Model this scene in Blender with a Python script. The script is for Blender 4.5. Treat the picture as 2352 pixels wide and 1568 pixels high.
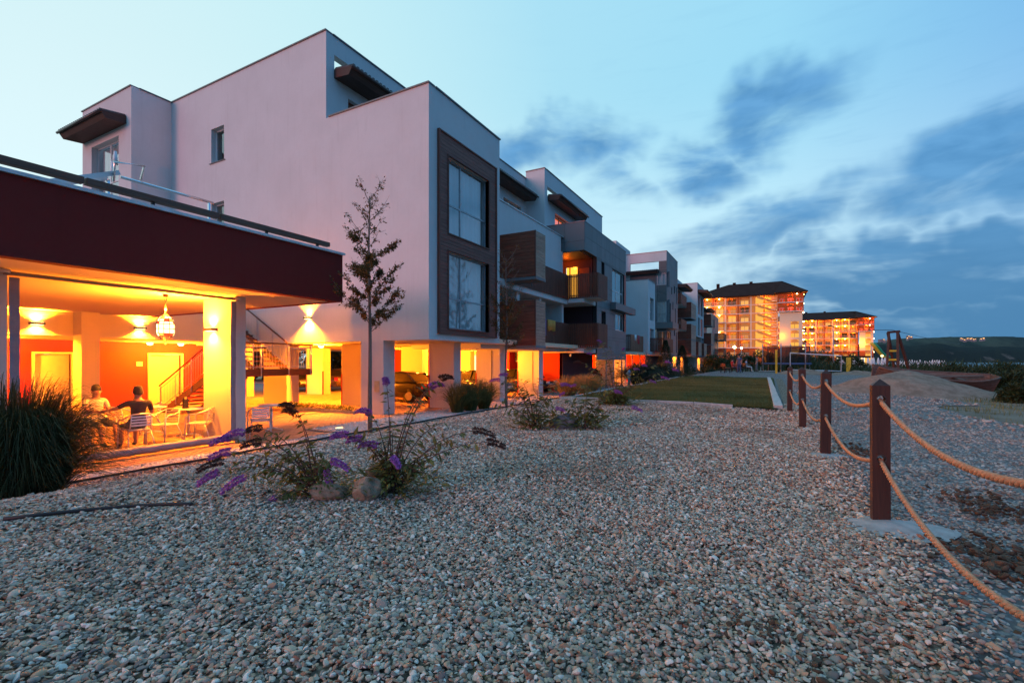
import bpy, bmesh, math, random
import numpy as np
from mathutils import Vector, Matrix, Euler
for o in list(bpy.data.objects): bpy.data.objects.remove(o)
sc = bpy.context.scene
R = math.radians
rnd = random.Random(11)
# ------------------------------------------------------------------ camera
ZC = 1.95                      # eye height above the cafe floor (z = 0)
TH = R(28.37)                  # the view turns this far left of the facade direction (+Y)
CT, ST = math.cos(TH), math.sin(TH)
FPX, CX, HY = 1100.0, 1176.0, 828.0
cd = bpy.data.cameras.new('camera'); cam = bpy.data.objects.new('camera', cd)
sc.collection.objects.link(cam); sc.camera = cam
cd.sensor_width = 36; cd.lens = 36 * FPX / 2352; cd.shift_y = (HY - 784) / 2352
cd.clip_start = 0.05; cd.clip_end = 30000
cam.location = (0, 0, ZC); cam.rotation_euler = (R(90), 0, TH)
# ------------------------------------------------------------------ render look
sc.render.engine = 'CYCLES'
sc.view_settings.view_transform = 'Standard'; sc.view_settings.look = 'None'
sc.view_settings.exposure = 0.0; sc.view_settings.gamma = 1
sc.cycles.use_denoising = True
sc.cycles.max_bounces = 6; sc.cycles.diffuse_bounces = 3; sc.cycles.glossy_bounces = 3
sc.cycles.transparent_max_bounces = 12; sc.cycles.transmission_bounces = 3
sc.cycles.sample_clamp_indirect = 4.0
sc.cycles.caustics_reflective = False; sc.cycles.caustics_refractive = False
# ------------------------------------------------------------------ survey helpers (image sighting -> place)
def ray(u, v):
    x = (u - CX) / FPX; z = (HY - v) / FPX
    return x * CT - ST, x * ST + CT, z
def on_x(u, v, X):
    a, b, c = ray(u, v); t = X / a; return Vector((X, b * t, ZC + c * t))
def on_y(u, v, Y):
    a, b, c = ray(u, v); t = Y / b; return Vector((a * t, Y, ZC + c * t))
def on_z(u, v, Z):
    a, b, c = ray(u, v); t = (Z - ZC) / c; return Vector((a * t, b * t, Z))
def on_g(u, v, lift=0.0):
    p = on_z(u, v, .6)
    for _ in range(30): p = on_z(u, v, zg(p.x, p.y) + lift) if p.length < 200 else p
    return p
def on_d(u, v, d):
    a, b, c = ray(u, v); return Vector((a * d, b * d, ZC + c * d))
# ------------------------------------------------------------------ node helpers
class G:
    def __init__(s, nt): s.nt = nt; s.n = nt.nodes; s.l = nt.links
    def add(s, t, ins=None, **kw):
        n = s.n.new(t)
        for k, v in kw.items(): setattr(n, k, v)
        if ins:
            for k, v in ins.items(): s.set(n, k, v)
        return n
    def set(s, n, k, v):
        i = n.inputs[k]
        if isinstance(v, bpy.types.NodeSocket): s.l.new(v, i)
        elif isinstance(v, bpy.types.Node): s.l.new(v.outputs[0], i)
        else: i.default_value = v
    def m(s, op, a, b=0.0, c=0.0, clamp=False):
        n = s.n.new('ShaderNodeMath'); n.operation = op; n.use_clamp = clamp
        s.set(n, 0, a); s.set(n, 1, b)
        if op in ('MULTIPLY_ADD', 'SMOOTH_MIN', 'COMPARE'): s.set(n, 2, c)
        return n.outputs[0]
    def mr(s, v, a, b, c=0.0, d=1.0, smooth=True):
        n = s.n.new('ShaderNodeMapRange'); n.interpolation_type = 'SMOOTHSTEP' if smooth else 'LINEAR'
        for k, x in zip((0, 1, 2, 3, 4), (v, a, b, c, d)): s.set(n, k, x)
        return n.outputs[0]
    def mix(s, f, a, b, bt='MIX'):
        n = s.n.new('ShaderNodeMix'); n.data_type = 'RGBA'; n.blend_type = bt
        s.set(n, 0, f); s.set(n, 6, a); s.set(n, 7, b); return n.outputs[2]
    def ramp(s, f, stops, interp='LINEAR'):
        n = s.n.new('ShaderNodeValToRGB'); r = n.color_ramp; r.interpolation = interp
        while len(r.elements) > 1: r.elements.remove(r.elements[-1])
        r.elements[0].position = stops[0][0]; r.elements[0].color = (*stops[0][1], 1)
        for p, c in stops[1:]:
            e = r.elements.new(p); e.color = (*c, 1)
        s.set(n, 0, f); return n.outputs[0]
    def noise(s, vec, scale, detail=3, rough=.5, dist=0.0):
        n = s.add('ShaderNodeTexNoise', {'Scale': scale, 'Detail': detail, 'Roughness': rough, 'Distortion': dist})
        if vec is not None: s.set(n, 'Vector', vec)
        return n.outputs[0]
def C4(c): return (c[0], c[1], c[2], 1)
# ------------------------------------------------------------------ dusk sky
def build_world():
    w = bpy.data.worlds.new('World'); sc.world = w; w.use_nodes = True
    g = G(w.node_tree); g.n.clear()
    out = g.add('ShaderNodeOutputWorld'); bg = g.add('ShaderNodeBackground'); g.l.new(bg.outputs[0], out.inputs[0])
    tc = g.add('ShaderNodeTexCoord').outputs['Generated']
    xyz = g.add('ShaderNodeSeparateXYZ', {0: tc}).outputs
    az = g.m('ARCTAN2', xyz[0], xyz[1]); el = g.m('ARCSINE', xyz[2])
    # clear dusk sky: palest towards the sunset on the left, deeper blue away from it
    b = Vector((math.sin(R(-78)) * math.cos(R(8)), math.cos(R(-78)) * math.cos(R(8)), math.sin(R(8))))
    dn = g.add('ShaderNodeVectorMath', {0: tc, 1: tuple(b)}, operation='DOT_PRODUCT').outputs['Value']
    t = g.mr(dn, -1, 1, 0, 1, False)
    clear = g.ramp(t, [(0, (.10, .30, .66)), (.4, (.16, .46, .90)), (.62, (.38, .80, 1.04)), (.78, (.46, .85, 1.03)),
                       (.9, (.64, .97, 1.04)), (1, (.80, 1.02, 1.05))])
    sky = g.add('ShaderNodeTexSky', sky_type='NISHITA', sun_disc=False, sun_elevation=R(4), sun_rotation=R(-80),
                altitude=20, air_density=1.0, dust_density=.6, ozone_density=3.0)
    skyc = g.mix(1.0, sky.outputs[0], (.10, .10, .10, 1), 'MULTIPLY')
    clear = g.mix(.12, clear, skyc)
    # brighter veil low above the horizon
    veil = g.m('MULTIPLY', g.mr(el, R(30), R(6)), g.mr(dn, -.6, .4))
    clear = g.mix(g.m('MULTIPLY', veil, .75), clear, (.76, .98, 1.05, 1))
    # streaky cloud field, drawn out by the wind
    v2 = g.add('ShaderNodeCombineXYZ', {0: az, 1: el}).outputs[0]
    mp = g.add('ShaderNodeMapping', {0: v2, 'Rotation': (0, 0, R(-24)), 'Scale': (1.0, 3.2, 1)}).outputs[0]
    n1 = g.noise(mp, 3.4, 5, .52, .5)
    n2 = g.noise(mp, 9.5, 4, .55, .4)
    mp3 = g.add('ShaderNodeMapping', {0: v2, 'Rotation': (0, 0, R(-30)), 'Scale': (1.0, 7.0, 1)}).outputs[0]
    n3 = g.noise(mp3, 7.0, 4, .6, .3)
    wob = g.add('ShaderNodeTexNoise', {'Vector': v2, 'Scale': 4.5, 'Detail': 4, 'Roughness': .6})
    wv = g.add('ShaderNodeVectorMath', {0: wob.outputs['Color'], 1: (.5, .5, .5)}, operation='SUBTRACT').outputs[0]
    wv = g.add('ShaderNodeVectorMath', {0: wv, 'Scale': .20}, operation='SCALE').outputs[0]
    vw = g.add('ShaderNodeVectorMath', {0: v2, 1: wv}, operation='ADD').outputs[0]
    blobs = [  # u, v, half-width, half-height (px of the survey frame), tilt, weight
        (1300, 330, 225, 105, -6, 1.0), (1590, 400, 140, 100, 8, .9), (1790, 250, 225, 125, -12, .95), 
        (2300, 350, 430, 175, -16, 1.35), (1720, 545, 360, 85, -16, .9), (2080, 625, 580, 100, 4, 1.42), (1980, 420, 240, 80, -20, .5),
        (1690, 640, 170, 55, -15, .6), (2150, 745, 800, 110, 0, 1.32), (2330, 170, 260, 70, -20, .55), (1420, 440, 150, 70, 25, .75), (2050, 60, 260, 50, -18, .18)]
    acc = None
    for (u, v, ru, rv, rot, wt) in blobs:
        d = ray(u, v); h = math.hypot(d[0], d[1])
        a0, e0 = math.atan2(d[0], d[1]), math.atan2(d[2], h)
        sx = ru / FPX * (1 / h) ** 2 * 1.0; sy = rv / FPX / h * math.cos(e0) ** 2
        m = g.add('ShaderNodeMapping', {0: vw, 'Location': (a0, e0, 0), 'Rotation': (0, 0, R(-rot)), 'Scale': (sx, sy, 1)}, vector_type='TEXTURE').outputs[0]
        ln = g.add('ShaderNodeVectorMath', {0: m}, operation='LENGTH').outputs['Value']
        f = g.mr(ln, 1.45, .15, 0, wt)
        acc = f if acc is None else g.m('MAXIMUM', acc, f)
    # beyond the frame to the right and behind, the same broken cloud goes on
    az2 = g.m('ABSOLUTE', g.m('SUBTRACT', az, R(110)))
    far = g.m('MULTIPLY', g.mr(az2, R(105), R(70)), g.mr(el, R(55), R(10), .25, .8))
    acc = g.m('MAXIMUM', acc, g.m('MULTIPLY', far, g.mr(n1, .40, .60)))
    tex = g.m('ADD', g.m('MULTIPLY', n1, 1.2), g.m('ADD', g.m('MULTIPLY', n2, .22), g.m('MULTIPLY', n3, .12)))
    mask = g.mr(g.m('ADD', acc, g.m('MULTIPLY', g.m('MULTIPLY', g.m('SUBTRACT', tex, .82), 2.0), g.m('ADD', g.m('MULTIPLY', acc, .7), .3))), .16, 1.0)
    thin = g.m('MULTIPLY', g.mr(n3, .50, .72), g.m('MULTIPLY', g.mr(el, R(48), R(22)), g.mr(dn, .8, .2)))
    mask = g.m('MAXIMUM', mask, g.m('MULTIPLY', thin, .10))
    cc = g.mix(g.mr(n2, .3, .7), (.085, .285, .57, 1), (.135, .38, .70, 1))
    cc = g.mix(g.mr(el, R(20), R(2)), cc, (.066, .22, .43, 1))
    col = g.mix(g.m('MULTIPLY', mask, .96), clear, cc)
    g.set(bg, 0, col); g.set(bg, 1, 1.0)
build_world()
# ------------------------------------------------------------------ one low, soft, rosy sun, added for unseen warm lamps behind the camera
sd = bpy.data.lights.new('sun', 'SUN'); sun = bpy.data.objects.new('sun', sd); sc.collection.objects.link(sun)
sd.energy = 1.2; sd.color = (1.0, .33, .31); sd.angle = R(18)
sun.rotation_euler = Vector((.30, 1.0, -.16)).to_track_quat('-Z', 'Y').to_euler()
# ------------------------------------------------------------------ mesh helpers
COL = sc.collection
PINV = {}
def tag(o, label=None, cat=None, group=None, kind=None):
    if label: o['label'] = label
    if cat: o['category'] = cat
    if group: o['group'] = group
    if kind: o['kind'] = kind
    return o
def thing(name, label, cat, loc=(0, 0, 0), group=None, rz=0):
    o = bpy.data.objects.new(name, None); COL.objects.link(o); o.empty_display_size = .3
    o.location = loc; o.rotation_euler = (0, 0, rz)
    PINV[o.name] = (Matrix.Translation(Vector(loc)) @ Matrix.Rotation(rz, 4, 'Z')).inverted()
    return tag(o, label, cat, group)
def link(name, me, parent=None, local=False):
    o = bpy.data.objects.new(name, me); COL.objects.link(o)
    if parent is not None:
        o.parent = parent
        if not local and parent.name in PINV: o.matrix_parent_inverse = PINV[parent.name]
    return o
class MB:
    def __init__(s): s.v = []; s.f = []; s.mi = []; s.cur = 0
    def add(s, vs, fs):
        n = len(s.v); s.v += [tuple(p) for p in vs]
        for f in fs: s.f.append(tuple(n + i for i in f)); s.mi.append(s.cur)
        return s
    def box(s, x0, x1, y0, y1, z0, z1):
        if x0 > x1: x0, x1 = x1, x0
        if y0 > y1: y0, y1 = y1, y0
        if z0 > z1: z0, z1 = z1, z0
        return s.add([(x0, y0, z0), (x1, y0, z0), (x1, y1, z0), (x0, y1, z0), (x0, y0, z1), (x1, y0, z1), (x1, y1, z1), (x0, y1, z1)],
                     [(0, 3, 2, 1), (4, 5, 6, 7), (0, 1, 5, 4), (1, 2, 6, 5), (2, 3, 7, 6), (3, 0, 4, 7)])
    def pbox(s, pl, c0, c1, a0, a1, z0, z1):      # pl 'X': c is x, a is y;  pl 'Y': c is y, a is x
        return s.box(c0, c1, a0, a1, z0, z1) if pl == 'X' else s.box(a0, a1, c0, c1, z0, z1)
    def bar(s, p, q, w, h=None, up=(0, 0, 1)):     # box beam from p to q
        p = Vector(p); q = Vector(q); h = h or w; d = (q - p).normalized(); u = Vector(up)
        if abs(d.dot(u)) > .98: u = Vector((1, 0, 0))
        a = d.cross(u).normalized() * (w / 2); b = a.cross(d).normalized() * (h / 2)
        vs = [c + i * a + j * b for c in (p, q) for i, j in ((-1, -1), (1, -1), (1, 1), (-1, 1))]
        return s.add(vs, [(0, 1, 2, 3), (7, 6, 5, 4), (0, 4, 5, 1), (1, 5, 6, 2), (2, 6, 7, 3), (3, 7, 4, 0)])
    def tube(s, pts, r, n=8, cap=True):
        pts = [Vector(p) for p in pts]; k = len(pts); rs = r if isinstance(r, (list, tuple)) else [r] * k
        base = len(s.v); prev = None; vs = []
        for i, p in enumerate(pts):
            d = (pts[min(i + 1, k - 1)] - pts[max(i - 1, 0)])
            if d.length < 1e-9: d = Vector((0, 0, 1))
            d.normalize()
            if prev is None:
                up = Vector((0, 0, 1)) if abs(d.z) < .9 else Vector((1, 0, 0)); a = d.cross(up).normalized()
            else:
                a = prev - d * prev.dot(d)
                if a.length < 1e-6: a = d.orthogonal()
                a.normalize()
            prev = a; b = d.cross(a)
            for j in range(n):
                t = 2 * math.pi * j / n; vs.append(p + (a * math.cos(t) + b * math.sin(t)) * rs[i])
        fs = [(i * n + j, i * n + (j + 1) % n, (i + 1) * n + (j + 1) % n, (i + 1) * n + j) for i in range(k - 1) for j in range(n)]
        if cap: fs += [tuple(range(n - 1, -1, -1)), tuple((k - 1) * n + j for j in range(n))]
        return s.add(vs, fs)
    def lathe(s, prof, n=16, c=(0, 0, 0)):          # prof: list of (radius, z)
        vs = [(c[0] + r * math.cos(2 * math.pi * j / n), c[1] + r * math.sin(2 * math.pi * j / n), c[2] + z) for r, z in prof for j in range(n)]
        k = len(prof)
        fs = [(i * n + j, i * n + (j + 1) % n, (i + 1) * n + (j + 1) % n, (i + 1) * n + j) for i in range(k - 1) for j in range(n)]
        fs += [tuple(range(n - 1, -1, -1)), tuple((k - 1) * n + j for j in range(n))]
        return s.add(vs, fs)
    def ext(s, poly, d):                            # extrude a planar polygon by vector d
        k = len(poly); d = Vector(d); vs = [Vector(p) for p in poly]; vs += [p + d for p in vs]
        return s.add(vs, [tuple(range(k - 1, -1, -1)), tuple(range(k, 2 * k))] + [(i, (i + 1) % k, k + (i + 1) % k, k + i) for i in range(k)])
    def wall(s, pl, c, t, a0, a1, z0, z1, holes=()):  # plate with openings between c and c+t
        A = sorted({a0, a1} | {min(max(h[i], a0), a1) for h in holes for i in (0, 1)})
        Z = sorted({z0, z1} | {min(max(h[i], z0), z1) for h in holes for i in (2, 3)})
        na, nz = len(A) - 1, len(Z) - 1
        def solid(i, j):
            if i < 0 or j < 0 or i >= na or j >= nz: return False
            ca, cz = (A[i] + A[i + 1]) / 2, (Z[j] + Z[j + 1]) / 2
            return not any(h[0] < ca < h[1] and h[2] < cz < h[3] for h in holes)
        P = (lambda cc, a, z: (cc, a, z)) if pl == 'X' else (lambda cc, a, z: (a, cc, z))
        for i in range(na):
            for j in range(nz):
                if not solid(i, j): continue
                b0, b1, y0, y1 = A[i], A[i + 1], Z[j], Z[j + 1]
                for cc in (c, c + t): s.add([P(cc, b0, y0), P(cc, b1, y0), P(cc, b1, y1), P(cc, b0, y1)], [(0, 1, 2, 3)])
                for di, dj, q in ((-1, 0, ((b0, y0), (b0, y1))), (1, 0, ((b1, y0), (b1, y1))), (0, -1, ((b0, y0), (b1, y0))), (0, 1, ((b0, y1), (b1, y1)))):
                    if not solid(i + di, j + dj):
                        (p0, q0), (p1, q1) = q
                        s.add([P(c, p0, q0), P(c, p1, q1), P(c + t, p1, q1), P(c + t, p0, q0)], [(0, 1, 2, 3)])
        return s
    def mesh(s, name, mats, smooth=False):
        me = bpy.data.meshes.new(name); me.from_pydata(s.v, [], s.f)
        mats = mats if isinstance(mats, (list, tuple)) else [mats]
        for m in mats: me.materials.append(MAT(m))
        if len(mats) > 1: me.polygons.foreach_set('material_index', s.mi)
        if smooth: me.polygons.foreach_set('use_smooth', [True] * len(me.polygons))
        bm = bmesh.new(); bm.from_mesh(me); bmesh.ops.recalc_face_normals(bm, faces=bm.faces); bm.to_mesh(me); bm.free()
        return me
    def obj(s, name, mats, parent=None, smooth=False, local=False, bevel=0):
        o = link(name, s.mesh(name, mats, smooth), parent, local)
        if bevel:
            b = o.modifiers.new('bevel', 'BEVEL'); b.width = bevel; b.segments = 2; b.limit_method = 'ANGLE'
        return o
def npmesh(name, v, f, mats, parent=None, smooth=False, local=False, attr=None, fmat=None):
    v = np.asarray(v, dtype=np.float32); f = np.asarray(f, dtype=np.int32); n, k = f.shape
    me = bpy.data.meshes.new(name); me.vertices.add(len(v)); me.vertices.foreach_set('co', v.ravel())
    me.loops.add(n * k); me.loops.foreach_set('vertex_index', f.ravel())
    me.polygons.add(n); me.polygons.foreach_set('loop_start', np.arange(0, n * k, k, dtype=np.int32))
    mats = mats if isinstance(mats, (list, tuple)) else [mats]
    for m in mats: me.materials.append(MAT(m))
    if fmat is not None: me.polygons.foreach_set('material_index', np.asarray(fmat, dtype=np.int32))
    me.polygons.foreach_set('use_smooth', np.full(n, smooth))
    me.update(calc_edges=True)
    if attr is not None:
        a = me.attributes.new('tone', 'FLOAT', 'POINT'); a.data.foreach_set('value', np.asarray(attr, dtype=np.float32))
    return link(name, me, parent, local)
def copies(base, places, parent, local=False):      # alike pieces that share one mesh; base sits at its first place
    out = [base]
    for p in places:
        o = base.copy(); COL.objects.link(o)
        o.location = p[:3]
        if len(p) > 3: o.rotation_euler = p[3]
        out.append(o)
    return out
def copy_tree(o, loc=None, rz=None, parent=None):
    c = o.copy(); COL.objects.link(c)
    if parent is not None: c.parent = parent
    if loc is not None: c.location = loc
    if rz is not None: c.rotation_euler = (0, 0, rz)
    for ch in list(o.children): copy_tree(ch, parent=c)
    return c
def smooth01(t):
    t = min(max(t, 0), 1); return t * t * (3 - 2 * t)
# ------------------------------------------------------------------ materials
MATS = {}
MDEF = {}
def MAT(n):
    if n not in MATS:
        m = bpy.data.materials.new(n); m.use_nodes = True; MATS[n] = m
        g = G(m.node_tree); g.n.clear(); g.out = g.add('ShaderNodeOutputMaterial'); MDEF[n](g)
    return MATS[n]
def bsdf(g, col, rough=.6, metal=0.0, bump=None, bstr=.3, bdist=.01, spec=.5, **kw):
    b = g.add('ShaderNodeBsdfPrincipled'); g.set(b, 'Base Color', C4(col) if isinstance(col, tuple) else col)
    g.set(b, 'Roughness', rough); g.set(b, 'Metallic', metal); g.set(b, 'Specular IOR Level', spec)
    for k, v in kw.items(): g.set(b, k, v)
    if bump is not None:
        g.set(b, 'Normal', g.add('ShaderNodeBump', {'Height': bump, 'Strength': bstr, 'Distance': bdist}).outputs[0])
    g.l.new(b.outputs[0], g.out.inputs[0]); return b
def wpos(g): return g.add('ShaderNodeNewGeometry').outputs['Position']
def opos(g): return g.add('ShaderNodeTexCoord').outputs['Object']
def orand(g): return g.add('ShaderNodeObjectInfo').outputs['Random']
def plain(col, rough=.5, metal=0.0, var=.12, scale=6.0, bstr=.15, spec=.5):
    def f(g):
        p = opos(g); n = g.noise(p, scale, 5, .6)
        c = g.mix(g.mr(n, .3, .7), C4(tuple(x * (1 - var) for x in col)), C4(tuple(min(1, x * (1 + var)) for x in col)))
        bsdf(g, c, rough, metal, g.noise(p, scale * 14, 3), bstr, .004, spec)
    return f
def stucco(col, dirt=.10, sc_=1.0):
    def f(g):
        p = wpos(g)
        big = g.noise(p, .55 * sc_, 4, .6); fine = g.noise(p, 70, 3, .7); mid = g.noise(p, 9, 4, .6)
        st = g.add('ShaderNodeMapping', {0: p, 'Scale': (3.0, 3.0, .22)}).outputs[0]
        streak = g.noise(st, 1.6, 4, .65)
        f1 = g.m('ADD', g.m('MULTIPLY', g.mr(big, .35, .7), .5), g.m('MULTIPLY', g.mr(streak, .5, .78), .5))
        c = g.mix(g.m('MULTIPLY', f1, dirt * 2), C4(col), C4((col[0] * .62, col[1] * .6, col[2] * .57)))
        c = g.mix(g.m('MULTIPLY', g.mr(mid, .4, .7), .10), c, C4(tuple(x * .8 for x in col)))
        h = g.m('ADD', fine, g.m('MULTIPLY', mid, .6))
        bsdf(g, c, .92, 0, h, .35, .006, .2)
    return f
def wood(c0, c1, along=2, rough=.6, scale=1.0, per=True, gloss=.35):
    def f(g):
        p = opos(g); s = [14 * scale] * 3; s[along] = .9 * scale
        off = g.m('MULTIPLY', orand(g), 37.0) if per else 0.0
        pv = g.add('ShaderNodeVectorMath', {0: p, 1: g.add('ShaderNodeCombineXYZ', {0: off, 1: off, 2: off}).outputs[0]}, operation='ADD').outputs[0]
        mp = g.add('ShaderNodeMapping', {0: pv, 'Scale': tuple(s)}).outputs[0]
        n = g.noise(mp, 1.6, 6, .62, .6); n2 = g.noise(mp, 5.5, 3, .6, .2)
        t = g.m('ADD', g.m('MULTIPLY', n, .75), g.m('MULTIPLY', n2, .35))
        c = g.mix(g.mr(t, .32, .78), C4(c0), C4(c1))
        if per: c = g.mix(g.mr(orand(g), 0, 1, 0, .30, False), c, C4(tuple(x * .55 for x in c0)))
        bsdf(g, c, rough, 0, t, .35, .004, gloss)
    return f
def emit(col, st):
    def f(g):
        e = g.add('ShaderNodeEmission', {'Color': C4(col), 'Strength': st}); g.l.new(e.outputs[0], g.out.inputs[0])
    return f
def thin_glass(tint, base=.06, power=.9, rough=.02, op=0.0, opcol=(.5, .5, .5)):
    def f(g):
        lw = g.add('ShaderNodeLayerWeight', {'Blend': .5}).outputs['Facing']
        fr = g.m('ADD', g.m('MULTIPLY', g.m('POWER', lw, 3.0), power), base, clamp=True)
        tr = g.add('ShaderNodeBsdfTransparent', {'Color': C4(tint)})
        gl = g.add('ShaderNodeBsdfGlossy', {'Color': (1, 1, 1, 1), 'Roughness': rough})
        n = g.noise(wpos(g), 1.3, 2)
        g.set(gl, 'Normal', g.add('ShaderNodeBump', {'Height': n, 'Strength': .05, 'Distance': .05}).outputs[0])
        m = g.add('ShaderNodeMixShader', {0: fr}); g.l.new(tr.outputs[0], m.inputs[1]); g.l.new(gl.outputs[0], m.inputs[2])
        if op:
            df = g.add('ShaderNodeBsdfDiffuse', {'Color': C4(opcol)}); m2 = g.add('ShaderNodeMixShader', {0: op})
            g.l.new(m.outputs[0], m2.inputs[1]); g.l.new(df.outputs[0], m2.inputs[2]); m = m2
        g.l.new(m.outputs[0], g.out.inputs[0])
    return f
def foliage(c0, c1, trans=.35, rough=.55):
    def f(g):
        a = g.add('ShaderNodeAttribute', attribute_name='tone').outputs['Fac']
        c = g.mix(a, C4(c0), C4(c1))
        d = g.add('ShaderNodeBsdfPrincipled', {'Base Color': c, 'Roughness': rough, 'Specular IOR Level': .3})
        t = g.add('ShaderNodeBsdfTranslucent', {'Color': c}); m = g.add('ShaderNodeMixShader', {0: trans})
        g.l.new(d.outputs[0], m.inputs[1]); g.l.new(t.outputs[0], m.inputs[2]); g.l.new(m.outputs[0], g.out.inputs[0])
    return f
def pebble(stops, rough=.75, stripe=.3):
    def f(g):
        r = orand(g); p = opos(g)
        c = g.ramp(r, stops, 'CONSTANT')
        r2 = g.m('FRACT', g.m('MULTIPLY', r, 91.7))
        c = g.mix(g.mr(r2, 0, 1, .0, .25, False), c, C4((.44, .36, .28)))
        n = g.noise(p, 40, 4, .6)
        c = g.mix(g.m('MULTIPLY', g.mr(n, .45, .7), stripe), c, (.18, .09, .05, 1))
        big = g.noise(wpos(g), .55, 5, .65); c = g.mix(g.mr(big, .50, .74, 0, .55), c, (.16, .12, .085, 1))
        bsdf(g, c, rough, 0, g.noise(p, 120, 3), .3, .002, .3)
    return f
PST = [(0, (0.456, 0.367, 0.287)), (.13, (0.596, 0.486, 0.382)), (.26, (0.345, 0.285, 0.240)), (.38, (0.486, 0.321, 0.203)), (.5, (0.719, 0.615, 0.521)), (.59, (0.256, 0.211, 0.186)),
       (.67, (0.367, 0.175, 0.103)), (.75, (0.571, 0.423, 0.287)), (.83, (0.113, 0.102, 0.103)), (.88, (0.815, 0.745, 0.656)), (.94, (0.233, 0.092, 0.055))]
PST2 = [(0, (.30, .28, .26)), (.2, (.40, .375, .345)), (.4, (.22, .205, .19)), (.6, (.48, .455, .425)), (.75, (.28, .23, .19)), (.88, (.15, .14, .135))]
def ground_tex(cols, scale, bstr=.6, dirt=None):
    def f(g):
        p = wpos(g)
        v = g.add('ShaderNodeTexVoronoi', {'Vector': p, 'Scale': scale}); v2 = g.add('ShaderNodeTexVoronoi', {'Vector': p, 'Scale': scale * .55})
        r = g.add('ShaderNodeSeparateColor', {0: v.outputs['Color']}).outputs[0]
        c = g.ramp(r, [(i / len(cols), k) for i, k in enumerate(cols)], 'CONSTANT')
        c = g.mix(g.mr(v.outputs['Distance'], .25, .6), c, C4(tuple(x * .35 for x in cols[0])))
        big = g.noise(p, .5, 5, .6)
        if dirt: c = g.mix(g.mr(big, .52, .75, 0, .8), c, C4(dirt))
        h = g.m('ADD', g.m('MULTIPLY', v.outputs['Distance'], -1.0), g.m('MULTIPLY', v2.outputs['Distance'], -.6))
        bsdf(g, c, .9, 0, h, bstr, .02, .2)
    return f
def sandy(c0, c1, scale=1.5):
    def f(g):
        p = wpos(g); n = g.noise(p, scale, 6, .65); n2 = g.noise(p, 45, 4, .7); n3 = g.noise(p, 6, 5, .7)
        c = g.mix(g.mr(n, .35, .65), C4(c0), C4(c1))
        c = g.mix(g.m('MULTIPLY', g.mr(n3, .6, .75), .6), c, C4(tuple(x * .5 for x in c0)))
        bsdf(g, c, .95, 0, g.m('ADD', n3, g.m('MULTIPLY', n2, .5)), .6, .04, .15)
    return f
def panel(col):
    def f(g):
        p = wpos(g); n = g.noise(p, .8, 4, .6); r = orand(g)
        c = g.mix(g.m('ADD', g.m('MULTIPLY', n, .4), g.m('MULTIPLY', r, .4)), C4(tuple(x * .82 for x in col)), C4(tuple(x * 1.18 for x in col)))
        bsdf(g, c, .55, 0, g.noise(p, 90, 2), .06, .003, .4)
    return f
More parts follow.
